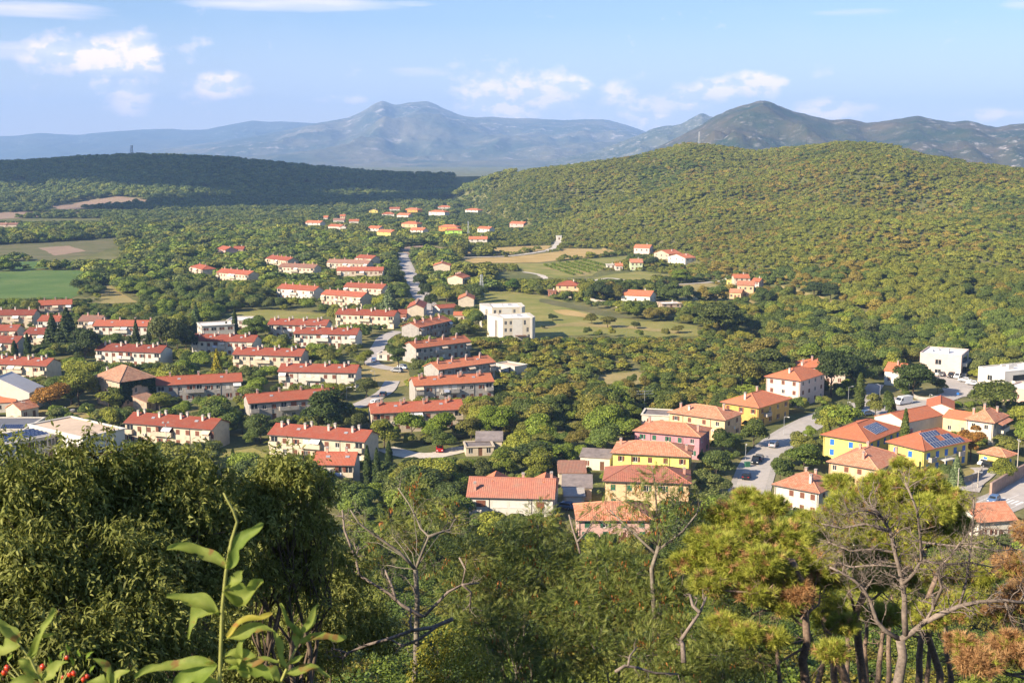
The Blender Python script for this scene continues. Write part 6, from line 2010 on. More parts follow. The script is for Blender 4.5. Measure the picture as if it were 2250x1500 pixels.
def build_woods():
    r = np.random.default_rng(12)
    sets = []
    # town and scrub
    P = scatter(5.2, 206, 640, -60, 2310, 1); a, b, d, z = px_of(P[:, 0], P[:, 1])
    H = r.uniform(3.0, 8.5, len(P)); n1 = fbm(P[:, 0] / 25, P[:, 1] / 25, 5, 3); H *= 0.65 + 0.75 * n1
    thin = r.random(len(P)) < np.where((a > 1060), 0.88, 0.72)
    scr = (a > 1080) & (a < 1680) & (b > 735) & (b < 905); H = np.where(scr, H * 0.55, H); thin &= ~(scr & (fbm(P[:, 0] / 14, P[:, 1] / 14, 9, 3) < 0.5))
    sets.append(('near', P[thin], H[thin], 1.0))
    P = scatter(3.0, 330, 560, 1040, 1760, 7); a, b, d, z = px_of(P[:, 0], P[:, 1]); k = (a > 1060) & (a < 1700) & (b > 742) & (b < 930) & (r.random(len(P)) < 0.62)
    P = P[k]; H = r.uniform(0.9, 2.6, len(P)) * (0.6 + 0.9 * fbm(P[:, 0] / 9, P[:, 1] / 9, 15, 3)) + 0.7; sets.append(('low', P, H, 1.5))
    # middle wood and hill slopes
    P = np.concatenate([scatter(4.7, 640, 1130, -60, 1080, 2), scatter(3.15, 600, 1130, 1080, 2310, 32)]); H = np.where(px_of(P[:, 0], P[:, 1])[0] > 1080, 0.46, 1.0) * np.where(r.random(len(P)) < 0.28, r.uniform(5.5, 9.0, len(P)), r.uniform(2.4, 5.4, len(P))) * (0.7 + 0.6 * fbm(P[:, 0] / 30, P[:, 1] / 30, 8, 3)); k = r.random(len(P)) < 0.95; sets.append(('mid', P[k], H[k], 1.35))
    P = np.concatenate([scatter(5.2, 1130, 1640, -60, 1000, 3), scatter(3.5, 1130, 1640, 1000, 2310, 33)]); H = np.where(px_of(P[:, 0], P[:, 1])[0] > 1000, 0.55, 1.0) * np.where(r.random(len(P)) < 0.25, r.uniform(5.0, 8.0, len(P)), r.uniform(2.2, 5.0, len(P))); sets.append(('far', P, H, 1.5))
    P = scatter(9.0, 1640, 2380, -60, 1190, 4); H = r.uniform(6.0, 10.5, len(P)); sets.append(('hill', P, H, 1.25))
    P = scatter(14.0, 2050, 2500, 1950, 2310, 6); H = r.uniform(4.0, 8.0, len(P)); k = r.random(len(P)) < 0.35; sets.append(('back', P[k], H[k], 1.2))
    cand = []
    for nm, P, H, wf in sets:
        W = H * r.uniform(0.8, 1.35, len(P)) * wf
        keep, H2, a, b, d, z = veg_filter(P, H, W)
        # not on the hidden far sides of the hills
        x, y = P[:, 0], P[:, 1]
        c = a
        dR = np.interp(c, RHT[:, 0], RHT[:, 2]); keep &= ~((c > 1100) & (y > dR + 25) & (y < 2040)); keep &= ~((c > 1000) & (c <= 1100) & (y > 1800))
        W2 = W * np.clip(H2 / H, 0.45, 1)
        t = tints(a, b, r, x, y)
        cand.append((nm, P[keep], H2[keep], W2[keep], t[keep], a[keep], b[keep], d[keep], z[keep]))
    nm, P, H, W, t, a, b, d, z = cand[0]
    # the plants that show largest stand as trees of their own
    edge = np.interp(a, [0, 200, 500, 560, 740, 770, 1000, 1300, 1560, 1700, 1850, 2000, 2110, 2250], [1000, 965, 1045, 1005, 1020, 1090, 1150, 1190, 1120, 1100, 1070, 1050, 1090, 1110])
    size = H * W / d ** 2 * ((a > 0) & (a < 2250) & (b < edge + 12))
    nd_ = np.min([np.hypot(P[:, 0] - B['c'].x, P[:, 1] - B['c'].y) for B in BUILDINGS], 0); size = size * (nd_ < 32)
    order = np.argsort(-size)
    n_ind = 300 - sum(1 for h in HAND if h[6] in ('broadleaf_tree', 'bush'))
    own = order[:n_ind]; rest = order[n_ind:]
    kinds = ['broad0', 'broad1', 'broad2', 'broad3', 'broad4', 'broad5', 'broad6', 'tall0', 'bush', 'bush']
    for i in own:
        k = kinds[r.integers(0, len(kinds))] if H[i] > 4 else 'bush'
        plant(k, P[i, 0], P[i, 1], H[i], W[i], tuple(t[i]), 'broadleaf_tree' if k != 'bush' else 'bush', None, 'garden trees of the town' if k != 'bush' else 'bushes of the town', r.random() * 6.28)
    def emit(name, label, P, H, W, t, z, coll, nv):
        n = len(P); q = r.random(n) * 6.283
        scl = np.stack([W / 7.6, W / 7.6 * r.uniform(.9, 1.1, n), H / 7.0], 1)
        scatter_stuff(name, label, np.stack([P[:, 0], P[:, 1], z - 0.1], 1), scl, np.stack([r.uniform(-.06, .06, n), r.uniform(-.06, .06, n), q], 1), r.integers(0, nv, n), t, coll)
    emit('shrubbery', 'dense shrubs and small trees between the houses', P[rest], H[rest], W[rest], t[rest], z[rest], WOOD_NEAR, 5)
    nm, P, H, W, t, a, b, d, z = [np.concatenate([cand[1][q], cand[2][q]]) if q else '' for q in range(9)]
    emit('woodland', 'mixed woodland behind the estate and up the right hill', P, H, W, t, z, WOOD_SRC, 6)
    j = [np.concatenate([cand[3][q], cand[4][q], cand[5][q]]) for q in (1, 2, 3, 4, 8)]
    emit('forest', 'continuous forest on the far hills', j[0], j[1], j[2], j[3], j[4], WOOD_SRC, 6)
    print('VEG', [len(c[1]) for c in cand])


build_woods()


def label_trees():
    """name each sampled tree by its nearest building and its order beside it"""
    groups = {}
    nb = [B for B in BUILDINGS]
    for (root, x, y, h, w, lb) in TREES:
        if lb:
            continue
        B = min(nb, key=lambda q: (q['c'].x - x) ** 2 + (q['c'].y - y) ** 2)
        dx, dy = x - B['c'].x, y - B['c'].y
        rel = ('right of' if dx > 0 else 'left of') if abs(dx) > abs(dy) else ('behind' if dy > 0 else 'in front of')
        groups.setdefault((root.name.split('.')[0], rel, B['phrase'], 'tall' if h > 5.2 else 'small'), []).append((x / y, root))
    names = ['leftmost'] + [w + ' from left' for w in 'second third fourth fifth sixth seventh eighth ninth tenth eleventh twelfth thirteenth fourteenth fifteenth sixteenth seventeenth eighteenth nineteenth twentieth'.split()]
    for (nm, rel, ph, sz), L in groups.items():
        L.sort(key=lambda q: q[0])
        word = 'tree' if nm == 'broadleaf_tree' else 'bush'
        ph = ' '.join(ph.split()[:7])
        for i, (_, root) in enumerate(L):
            if len(L) == 1:
                root['label'] = '%s green %s %s %s' % (sz, word, rel, ph)
            else:
                root['label'] = '%s %s green %s %s %s' % (names[min(i, 19)], sz, word, rel, ph)


label_trees()
# ------------------------------------------------------------------ trees on the slope in front of the camera
def frames(d, r, roll=1.0, up0=None):
    """orthonormal frames with x axis along d; z roughly up"""
    d = d / (np.linalg.norm(d, axis=1)[:, None] + 1e-9)
    up = (np.tile([0, 0, 1.0], (len(d), 1)) if up0 is None else up0) + r.normal(size=d.shape) * 0.45 * roll
    y = np.cross(up, d); y /= np.linalg.norm(y, axis=1)[:, None] + 1e-9
    z = np.cross(d, y)
    return np.stack([d, y, z], 1)          # rows: axes


def stamp(tv, tf, org, fr, sc):
    """copies of a template (tv, tf) at frames; returns verts, faces, tone"""
    n, k = len(org), len(tv)
    v = np.einsum('kj,njm->nkm', tv, fr) * sc[:, None, None] + org[:, None, :]
    f = (tf[None, :, :] + (np.arange(n) * k)[:, None, None]).reshape(-1, tf.shape[1])
    return v.reshape(-1, 3), f


def stamp_mesh(name, tv, tf, org, d, sc, r, mat, roll=1.0, tone=None, up0=None):
    v, f = stamp(tv, tf, org, frames(d, r, roll, up0), sc)
    t = np.repeat(r.random(len(org)) if tone is None else tone, len(tv))
    return np_mesh(name, v, f, mat, attrs={'tone': t})


# lance leaf (unit length), folded along the midrib and bent down at the tip
LANCE_V = np.array([(0, 0, 0), (0.30, 0.15, 0.05), (0.30, -0.15, 0.05), (0.68, 0.12, 0.0), (0.68, -0.12, 0.0), (1, 0, -0.16), (0.36, 0, 0.0), (0.7, 0, -0.05)])
LANCE_F = np.array([(0, 1, 6), (0, 6, 2), (1, 3, 7), (1, 7, 6), (6, 7, 4), (6, 4, 2), (3, 5, 7), (7, 5, 4)])
OVAL_V = np.array([(0, 0, 0), (0.35, 0.27, 0.08), (0.35, -0.27, 0.08), (1, 0, -0.08), (0.5, 0, 0)])
OVAL_F = np.array([(0, 1, 4), (0, 4, 2), (1, 3, 4), (4, 3, 2)])


def pinnate():
    v, f = [], []
    def leaflet(b, d, ln, wd):
        n = len(v); s = np.cross([0, 0, 1], d); s = s / np.linalg.norm(s)
        dz = np.array([0, 0, -0.25 * ln])
        v.extend([b, b + d * ln * .5 + s * wd, b + d * ln + dz, b + d * ln * .5 - s * wd]); f.append((n, n + 1, n + 2, n + 3))
    for i in range(6):
        x = 0.16 + 0.13 * i; b = np.array([x, 0, -0.18 * x * x])
        for s in (-1, 1):
            d = np.array([0.45, s, -0.1]); d /= np.linalg.norm(d)
            leaflet(b, d, 0.23, 0.055)
    leaflet(np.array([0.93, 0, -0.16]), np.array([0.97, 0.05, -0.22]), 0.22, 0.055)
    return np.array(v), np.array(f)


PIN_V, PIN_F = pinnate()


def tuft(k, seed, w=0.045):
    r = np.random.default_rng(seed); v, f = [], []
    for i in range(k):
        d = np.array([r.uniform(0.15, 1.0), r.normal() * 0.5, r.normal() * 0.5]); d /= np.linalg.norm(d)
        s = np.cross(d, r.normal(size=3)); s = s / np.linalg.norm(s) * w
        b = np.array([r.uniform(-0.9, 0.15), 0, 0]); n = len(v)
        v.extend([b - s, b + s, b + d * r.uniform(0.75, 1.1)]); f.append((n, n + 1, n + 2))
    return np.array(v), np.array(f)


TUFT_V, TUFT_F = tuft(34, 4)

L_HACK = leaf_mat('leaves_hackberry', (0.18, 0.205, 0.035), (0.34, 0.345, 0.09), 0.36, 'none', 0.55, 0.62)
L_LOC = leaf_mat('leaves_locust', (0.15, 0.20, 0.04), (0.31, 0.32, 0.08), 0.35, 'none', 0.7, 0.5)
L_POD = leaf_mat('pods_brown', (0.42, 0.14, 0.035), (0.55, 0.24, 0.07), 0.2, 'none', 0.4)
L_PINE = leaf_mat('needles_pine', (0.33, 0.37, 0.045), (0.54, 0.53, 0.10), 0.3, 'none', 0.6)
L_PINEB = leaf_mat('needles_dry', (0.42, 0.22, 0.09), (0.55, 0.34, 0.15), 0.15, 'none', 0.4)
L_YEL = leaf_mat('leaves_yellow', (0.26, 0.27, 0.03), (0.42, 0.36, 0.05), 0.3, 'none', 0.6)
M_DEAD = plain('dead_wood', (0.21, 0.165, 0.13), 0.95, 0.3, 14.0, world=False, bump=0.4)
M_PBARK = plain('pine_bark', (0.2, 0.14, 0.10), 0.95, 0.3, 14.0, world=False, bump=0.8)
M_LBARK = plain('locust_bark', (0.19, 0.16, 0.12), 0.95, 0.3, 14.0, world=False, bump=0.8)


def lobe_points(r, L, dens, shell=0.72, flat=1.0):
    """points in the outer part of sphere lobes; returns points, outward directions"""
    C, D = [], []
    for (c, R) in L:
        n = int(dens * R * R)
        d = r.normal(size=(n, 3)); d /= np.linalg.norm(d, axis=1)[:, None]
        rr = R * (shell + (1.08 - shell) * r.random(n)) * (0.86 + 0.28 * vnoise(d[:, 0] * 3 + c[0], d[:, 2] * 3 + d[:, 1] * 2 + c[1], 3))
        p = np.array(c) + d * rr[:, None] * np.array([1, 1, flat])
        C.append(p); D.append(d)
    return np.concatenate(C), np.concatenate(D)


def PL(lst):
    """(px, py, distance, radius m) -> lobes"""
    return [(tuple(at(a, b, Y)), R) for (a, b, Y, R) in lst]


def limbs(mb, base, L, r0, rng, mi=0, wig=0.18):
    """trunk from the ground and a limb to every lobe"""
    top = Vector((0, 0, 0))
    for c, R in L:
        top += Vector(c)
    top /= len(L)
    fork = base.lerp(top, 0.55) + Vector((0, 0, -0.3))
    def bend(a, b, k):
        pts = [a.copy()]
        for i in range(1, k):
            p = a.lerp(b, i / k); s = (b - a).length * wig * 0.4
            pts.append(p + Vector((rng.uniform(-s, s), rng.uniform(-s, s), rng.uniform(-s, s) * .6)))
        return pts + [b.copy()]
    tp = bend(base + Vector((0, 0, -0.6)), fork, 6)
    mb.tube(tp, [r0 * (1.15 - 0.09 * i) for i in range(len(tp))], 9, mi)
    for c, R in L:
        c = Vector(c); s = tp[rng.choice((3, 4, 5, 6))]
        q = bend(s, c, 5)
        mb.tube(q, [r0 * (0.42 - 0.07 * i) for i in range(len(q))], 6, mi)
        for k in range(7):
            e = c + Vector((rng.gauss(0, 1), rng.gauss(0, 1), rng.gauss(0.2, .8))).normalized() * R * rng.uniform(.7, 1.0)
            z = bend(q[rng.choice((3, 4, 5))], e, 4)
            mb.tube(z, [r0 * .12, r0 * .09, r0 * .07, r0 * .05, r0 * .025], 4, mi)


def ground_under(L):
    c = Vector((0, 0, 0))
    for p, R in L:
        c += Vector(p)
    c /= len(L)
    return Vector((c.x, c.y, tz(c.x, c.y)))


def hackberry(label, lst, seed, base_px=None):
    r = np.random.default_rng(seed); rng = random.Random(seed)
    L = PL(lst); base = ground_under(L)
    root = obj('hackberry_tree', None, None, base); tag(root, label, 'tree', 'dense leafy trees in the left foreground')
    mb = MB(); limbs(mb, base, L, 0.16, rng)
    mb.v = [tuple(Vector(p) - base) for p in mb.v]
    obj('trunk', mb.mesh('trunk', M_BARK, True), root)
    # sprays: smaller clumps over the lobes, with drooping twigs and leaves hung along them
    S = []
    for c, R in L:
        for k in range(11):
            d = r.normal(size=3); d[2] = abs(d[2]) * 0.9 - 0.25; d /= np.linalg.norm(d)
            S.append((tuple(np.array(c) + d * R * r.uniform(.6, .98)), R * r.uniform(.26, .4)))
    P, D = lobe_points(r, S, 640, 0.5)
    n = len(P); k = 9
    tw = D * 0.55 + np.array([0, 0, -0.75]) + r.normal(size=(n, 3)) * 0.35
    tw /= np.linalg.norm(tw, axis=1)[:, None]
    ln = 0.20 + 0.16 * r.random(n)
    o, dd, tn = [], [], []
    tone = r.random(n)
    for j in range(k):
        s = (j + 0.5) / k
        o.append(P + tw * (ln * s)[:, None] + r.normal(size=(n, 3)) * 0.012)
        q = tw * 0.35 + np.array([0, 0, -0.55]) + r.normal(size=(n, 3)) * 0.62 + D * 0.35
        dd.append(q); tn.append(np.clip(tone + r.normal(size=n) * 0.22, 0, 1))
    o = np.concatenate(o) - np.array(base); dd = np.concatenate(dd)
    obj('crown', stamp_mesh('crown', LANCE_V, LANCE_F, o, dd, 0.075 + 0.045 * r.random(len(o)), r, L_HACK, tone=np.concatenate(tn), up0=np.tile(D + np.array([0, 0, .35]), (k, 1))), root)
    return root


hackberry('dense glossy-leaved tree filling the lower left corner', [(30, 1090, 17.5, .85), (130, 1075, 18, .85), (205, 1000, 18.5, .5), (150, 1020, 18.5, .35), (60, 1230, 16.5, 1.0), (190, 1200, 17, 1.0), (110, 1380, 15.8, 1.1), (250, 1350, 16.4, .95), (-60, 1180, 16.5, 1.1), (-70, 1370, 15.6, 1.1), (230, 1480, 15.6, .9), (20, 1500, 15.2, 1.0)], 1)
hackberry('dense glossy-leaved tree in front of the school gym and red row house', [(288, 1012, 19, .42), (300, 1070, 19, .5), (370, 1075, 19, .7), (440, 1075, 19.4, .62), (300, 1150, 18.6, .85), (410, 1180, 18.6, .8), (350, 1290, 18, .85), (470, 1150, 19.2, .5), (455, 1280, 18.4, .6), (390, 1400, 17.6, .7)], 2)
hackberry('dense leafy tree with dark shaded underside beside the dead branches', [(560, 1090, 20.4, .6), (640, 1035, 20.6, .5), (600, 1060, 20.6, .45), (700, 1090, 20.8, .45), (600, 1150, 20.2, .6), (690, 1150, 20.8, .42), (530, 1160, 20, .5), (620, 1230, 20.6, .55), (705, 1225, 21.2, .5), (560, 1255, 20.2, .55), (660, 1290, 21, .5)], 3)
hackberry('shaded leafy tree low behind the sapling', [(560, 1330, 24, 1.0), (680, 1300, 25, 1.1), (650, 1430, 23, 1.0), (760, 1400, 25, .9), (520, 1460, 21, .9), (740, 1250, 26, .8), (600, 1250, 25, .8), (700, 1370, 24, .8)], 4)


def path_px(pts, Y, dY=0.0):
    n = len(pts)
    return [at(p[0], p[1], Y + dY * i / max(1, n - 1)) for i, p in enumerate(pts)]


def twigs(mb, path, r0, rng, n, ln, lev=2, start=0.2, mi=0, up=0.25, spread=1.0):
    """side twigs along a limb, forking again"""
    for k in range(n):
        t = start + (1 - start) * rng.random()
        i = min(int(t * (len(path) - 1)), len(path) - 2); f = t * (len(path) - 1) - i
        a = path[i].lerp(path[i + 1], f); ax = (path[i + 1] - path[i]).normalized()
        d = Vector((rng.gauss(0, 1), rng.gauss(0, 1), rng.gauss(0, 1))); d = (d - ax * d.dot(ax)).normalized() * spread + ax * 0.55 + Vector((0, 0, up)); d.normalize()
        L = ln * rng.uniform(.5, 1.2); pts = [a.copy()]; p = a.copy()
        for j in range(5):
            d = (d + Vector((rng.gauss(0, .28), rng.gauss(0, .28), rng.gauss(0.03, .24)))).normalized(); p = p + d * L / 5; pts.append(p.copy())
        rr = r0 * rng.uniform(.7, 1.1)
        mb.tube(pts, [rr * (1 - j * .16) for j in range(6)], 4 if lev > 1 else 3, mi)
        if lev > 0:
            twigs(mb, pts, rr * .55, rng, rng.randint(2, 4), L * .5, lev - 1, .25, mi, up, spread)


def locust(label, lst, seed, trunks, Y, r0, pods=30, dens=250, name='locust_tree', bare=0, leafmat=None):
    r = np.random.default_rng(seed); rng = random.Random(seed)
    L = PL(lst); base = ground_under(L)
    if trunks:
        b0 = at(trunks[0][0][0], trunks[0][0][1], Y); base = Vector((b0.x, b0.y, tz(b0.x, b0.y)))
    root = obj(name, None, None, base); tag(root, label, 'tree', 'locust trees in the middle foreground')
    mb = MB()
    if trunks:
        for i, t in enumerate(trunks):
            p = path_px(t, Y, rng.uniform(-1.5, 1.5) if i else 0)
            if i == 0:
                p = [base + Vector((0, 0, -.5))] + p
            rr = r0 if i == 0 else r0 * rng.uniform(.4, .55)
            mb.tube(p, [rr * (1 - .75 * k / len(p)) if i else rr * (1.1 - .45 * k / len(p)) for k in range(len(p))], 8)
            if bare or i:
                twigs(mb, p, rr * .28, rng, bare if i == 0 else max(bare, 7), 0.75, 2, .35)
        fork = path_px(trunks[0], Y)[-1]
        for c, R in L:
            q = [fork.lerp(Vector(c), s) + Vector((rng.gauss(0, .12), rng.gauss(0, .12), rng.gauss(0, .1))) * (1 if 0 < s < 1 else 0) for s in (0, .35, .7, 1)]
            mb.tube(q, [r0 * .16, r0 * .13, r0 * .1, r0 * .05], 5)
            twigs(mb, q, r0 * .1, rng, 8, R * .8, 1, .4)
    else:
        limbs(mb, base, L, r0, rng)
    mb.v = [tuple(Vector(p) - base) for p in mb.v]
    obj('trunk', mb.mesh('trunk', M_LBARK, True), root)
    P, D = lobe_points(r, L, dens, 0.35)
    o = P - np.array(base); dd = D + np.array([0, 0, -.12]) + r.normal(size=P.shape) * 0.55
    obj('crown', stamp_mesh('crown', PIN_V, PIN_F, o, dd, 0.135 + 0.085 * r.random(len(o)), r, leafmat or L_LOC), root)
    if pods:
        i = r.integers(0, len(P), pods); q = np.repeat(P[i], 6, 0) + r.normal(size=(pods * 6, 3)) * 0.05
        sp_ = obj('seed_pods', stamp_mesh('seed_pods', LANCE_V * np.array([1, .9, 1]), LANCE_F, q - np.array(base), np.tile([0, 0, -1.0], (len(q), 1)) + r.normal(size=q.shape) * .25, 0.09 + 0.05 * r.random(len(q)), r, L_POD), root); sp_['kind'] = 'stuff'
    return root


locust('locust tree with pale forked bare trunk right of the dark leafy trees', [(908, 1080, 30, .52), (935, 1125, 30.5, .55), (858, 1140, 30, .4), (870, 1160, 31, .5), (800, 1190, 30, .45), (985, 1130, 31.5, .5), (960, 1230, 31, .6), (830, 1240, 30.5, .45), (900, 1190, 31, .5)], 11,
       [[(905, 1560), (914, 1450), (917, 1320), (913, 1250)], [(913, 1250), (878, 1213), (842, 1188), (817, 1171), (789, 1149), (770, 1120)], [(913, 1250), (928, 1213), (942, 1178), (924, 1160), (917, 1142), (899, 1107), (874, 1071)], [(942, 1178), (965, 1170), (988, 1163), (1000, 1140)]], 28, 0.08, 45, 700, bare=5)
locust('locust thicket tree in front of the big white house', [(1040, 1230, 31, .75), (1120, 1190, 32, .7), (1190, 1150, 32.5, .62), (1100, 1290, 31, .8), (1190, 1260, 32, .8), (1010, 1320, 30, .7), (1240, 1200, 33, .55)], 12, None, 31, 0.1, 40, 1300)
locust('locust thicket tree low in the middle', [(1060, 1380, 29, .75), (1160, 1370, 29.5, .8), (1260, 1340, 30, .8), (1220, 1440, 28.5, .8), (1120, 1470, 28, .75), (1310, 1420, 29, .7)], 13, None, 29, 0.1, 30, 1300)
locust('tall sparse locust tree reaching up before the villas', [(1440, 1055, 30, .42), (1400, 1100, 30, .4), (1485, 1105, 30.4, .42), (1445, 1150, 30, .42), (1370, 1150, 30.5, .38), (1530, 1110, 31, .4), (1500, 1060, 31, .25), (1400, 1060, 30.5, .2), (1330, 1075, 31, .22), (1545, 1170, 31, .5), (1300, 1130, 31, .3)], 14,
       [[(1432, 1560), (1440, 1420), (1436, 1310), (1432, 1249), (1447, 1199)], [(1447, 1199), (1457, 1160), (1443, 1124), (1440, 1071), (1432, 1021)], [(1450, 1205), (1500, 1167), (1530, 1130), (1540, 1100)], [(1440, 1215), (1400, 1178), (1370, 1150), (1340, 1120)]], 30, 0.075, 40, 650, bare=5)
locust('locust thicket tree below the salmon villa', [(1330, 1240, 31.5, .75), (1400, 1260, 31, .7), (1360, 1330, 30.5, .8), (1450, 1330, 30, .75), (1500, 1270, 31, .7), (1270, 1270, 32, .6)], 15, None, 31, 0.1, 70, 1250)
locust('dark green locust thicket at the bottom left of the pines', [(1420, 1440, 28.5, .8), (1520, 1400, 29, .8), (1600, 1330, 30, .6), (1580, 1440, 28, .75), (1660, 1430, 28.5, .65), (1500, 1490, 27.5, .7)], 16, None, 28, 0.1, 25, 1300)


# dead branches and the ivy-yellow bush
def dead_branch(label, paths, Y, r0, seed, n=6, ln=0.5):
    rng = random.Random(seed); mb = MB()
    for i, t in enumerate(paths):
        p = path_px(t, Y, 0.4)
        mb.tube(p, [r0 * (1 - .6 * k / len(p)) * (1 if i == 0 else .7) for k in range(len(p))], 7)
        twigs(mb, p, r0 * .35, rng, n, ln, 1, .3)
    return tag(obj('dead_branch', mb.mesh('dead_branch', M_DEAD, True)), label, 'branch', 'bare dead branches in the foreground')


dead_branch('bare dead branch rising left from the pale forked trunk', [[(930, 1355), (881, 1327), (853, 1302), (789, 1263), (757, 1238)], [(870, 1318), (862, 1290), (845, 1250)], [(789, 1263), (781, 1225), (788, 1200)], [(781, 1225), (757, 1165), (752, 1120)]], 25, 0.045, 1, 5, .4)
dead_branch('bare dead branch sweeping left along the bottom', [[(995, 1359), (950, 1378), (906, 1384), (856, 1402), (807, 1416), (764, 1434), (728, 1423)], [(960, 1375), (925, 1402), (885, 1418), (850, 1400)], [(764, 1434), (755, 1445), (745, 1442)], [(906, 1384), (900, 1365), (905, 1350)]], 22, 0.042, 2, 5, .3)
dead_branch('crooked dead snag in the middle of the locust thicket', [[(931, 1355), (955, 1330), (985, 1300), (1016, 1284), (1022, 1249), (1009, 1224)], [(1016, 1284), (1035, 1300), (1032, 1345)], [(1016, 1284), (1052, 1280)]], 26, 0.04, 3, 4, .3)
dead_branch('curled pale snag left of the salmon villa', [[(1275, 1215), (1268, 1190), (1258, 1160), (1250, 1130)], [(1268, 1190), (1290, 1165), (1300, 1150)]], 29.5, 0.035, 4, 5, .4)
dead_branch('broken grey stump leaning by the bottom of the pines', [[(1502, 1455), (1500, 1415), (1496, 1405)], [(1496, 1405), (1520, 1370), (1538, 1345), (1552, 1310)], [(1538, 1345), (1522, 1330), (1516, 1305)]], 24, 0.06, 5, 3, .25)
dead_branch('forked white branch at the bottom right of the middle', [[(1352, 1475), (1372, 1462), (1400, 1466), (1440, 1478), (1490, 1480)], [(1380, 1462), (1384, 1440), (1400, 1420)]], 22, 0.035, 6, 4, .3)


def yellow_bush():
    r = np.random.default_rng(31); rng = random.Random(31)
    L = PL([(955, 1430, 23, .32), (1010, 1420, 23.3, .34), (930, 1480, 22.6, .34), (1000, 1490, 22.4, .4), (1050, 1460, 23, .3), (970, 1390, 23.6, .2)]); base = ground_under(L)
    root = obj('ivy_bush', None, None, base); tag(root, 'yellow-green ivy bush at the bottom middle', 'bush')
    mb = MB(); limbs(mb, base, L, 0.05, rng); mb.v = [tuple(Vector(p) - base) for p in mb.v]
    obj('trunk', mb.mesh('trunk', M_BARK, True), root)
    P, D = lobe_points(r, L, 5200, 0.6)
    obj('crown', stamp_mesh('crown', OVAL_V, OVAL_F, P - np.array(base), D + np.array([0, 0, -.5]) + r.normal(size=P.shape) * .5, 0.055 + .04 * r.random(len(P)), r, L_YEL), root)


yellow_bush()


def pine(label, lst, seed, trunk, Y, r0, dry=0.0, dens=1150, paths=(), flat=0.55):
    r = np.random.default_rng(seed); rng = random.Random(seed)
    L = PL(lst)
    b0 = at(trunk[0][0], trunk[0][1], Y); base = Vector((b0.x, b0.y, tz(b0.x, b0.y)))
    root = obj('pine_tree', None, None, base); tag(root, label, 'pine tree', 'pines in the right foreground')
    mb = MB(); p = [base + Vector((0, 0, -.5))] + path_px(trunk, Y)
    mb.tube(p, [r0 * (1.15 - .6 * k / len(p)) for k in range(len(p))], 10)
    for c, R in L:
        s = p[rng.randint(max(1, len(p) - 3), len(p) - 1)]; c = Vector(c)
        q = [s.lerp(c, t) + Vector((rng.gauss(0, .12), rng.gauss(0, .12), -0.15 * math.sin(t * 3.1))) * (1 if 0 < t < 1 else 0) for t in (0, .25, .5, .75, 1)]
        mb.tube(q, [r0 * .34, r0 * .28, r0 * .22, r0 * .16, r0 * .07], 6)
        twigs(mb, q, r0 * .12, rng, 9, R * .9, 1, .35, up=.15)
    for t in paths:
        q = path_px(t, Y, rng.uniform(-.8, .8)); mb.tube(q, [r0 * .3 * (1 - .6 * k / len(q)) for k in range(len(q))], 6); twigs(mb, q, r0 * .12, rng, 10, .6, 2, .2, up=.1)
    mb.v = [tuple(Vector(a) - base) for a in mb.v]
    obj('trunk', mb.mesh('trunk', M_PBARK, True), root)
    P, D = lobe_points(r, L, dens, 0.45, flat)
    n = len(P); isdry = (r.random(n) < dry) | ((vnoise(P[:, 0] * 1.6, P[:, 2] * 1.6 + P[:, 1], seed) > 0.92))
    dd = D * np.array([1, 1, .6]) + np.array([0, 0, .45]) + r.normal(size=P.shape) * .35
    sc = 0.15 + 0.06 * r.random(n); o = P - np.array(base)
    if (~isdry).any():
        obj('crown', stamp_mesh('crown', TUFT_V, TUFT_F, o[~isdry], dd[~isdry], sc[~isdry], r, L_PINE, tone=np.clip(0.5 + .35 * r.normal(size=(~isdry).sum()), 0, 1)), root)
    if isdry.any():
        obj('dry_needles', stamp_mesh('dry_needles', TUFT_V, TUFT_F, o[isdry], dd[isdry], sc[isdry], r, L_PINEB), root)
    return root


pine('yellow-green pine with leaning trunk left of the dead pine', [(1600, 1130, 31, .55), (1560, 1190, 30, .6), (1650, 1170, 30.5, .7), (1730, 1180, 30.5, .7), (1690, 1110, 32, .5), (1620, 1240, 29.5, .65), (1710, 1250, 29.5, .75), (1790, 1230, 30, .7), (1560, 1280, 29, .5), (1660, 1300, 29, .5), (1780, 1150, 31.5, .5), (1510, 1230, 30, .45), (1590, 1200, 29.5, .5), (1670, 1230, 29, .6), (1750, 1300, 29, .45), (1640, 1090, 32.5, .4), (1830, 1190, 31, .5), (1820, 1270, 30, .45)], 51,
     [(1776, 1560), (1768, 1480), (1763, 1450), (1774, 1409), (1770, 1355), (1766, 1284), (1740, 1230)], 29, 0.12, 0.1, paths=([(1770, 1380), (1730, 1345), (1680, 1340), (1650, 1350)], [(1770, 1420), (1720, 1450), (1680, 1465)], [(1766, 1300), (1700, 1310), (1640, 1300), (1560, 1295)]))
pine('tall dark green pine rising behind the dead pine', [(1880, 1100, 35, .75), (1950, 1070, 35, .8), (1960, 1190, 34, .7), (2040, 1120, 34, .7), (1870, 1200, 34, .6), (2020, 1060, 35.5, .75), (2090, 1100, 35, .6), (1990, 1130, 34.5, .7), (1900, 1160, 34.5, .7), (2070, 1170, 34.5, .65), (1840, 1060, 36, .45), (1980, 1020, 36, .35), (1830, 1130, 35, .5), (2110, 1150, 35, .4)], 52,
     [(1905, 1560), (1890, 1450), (1880, 1350), (1930, 1230), (1960, 1130)], 35, 0.14, 0.08)
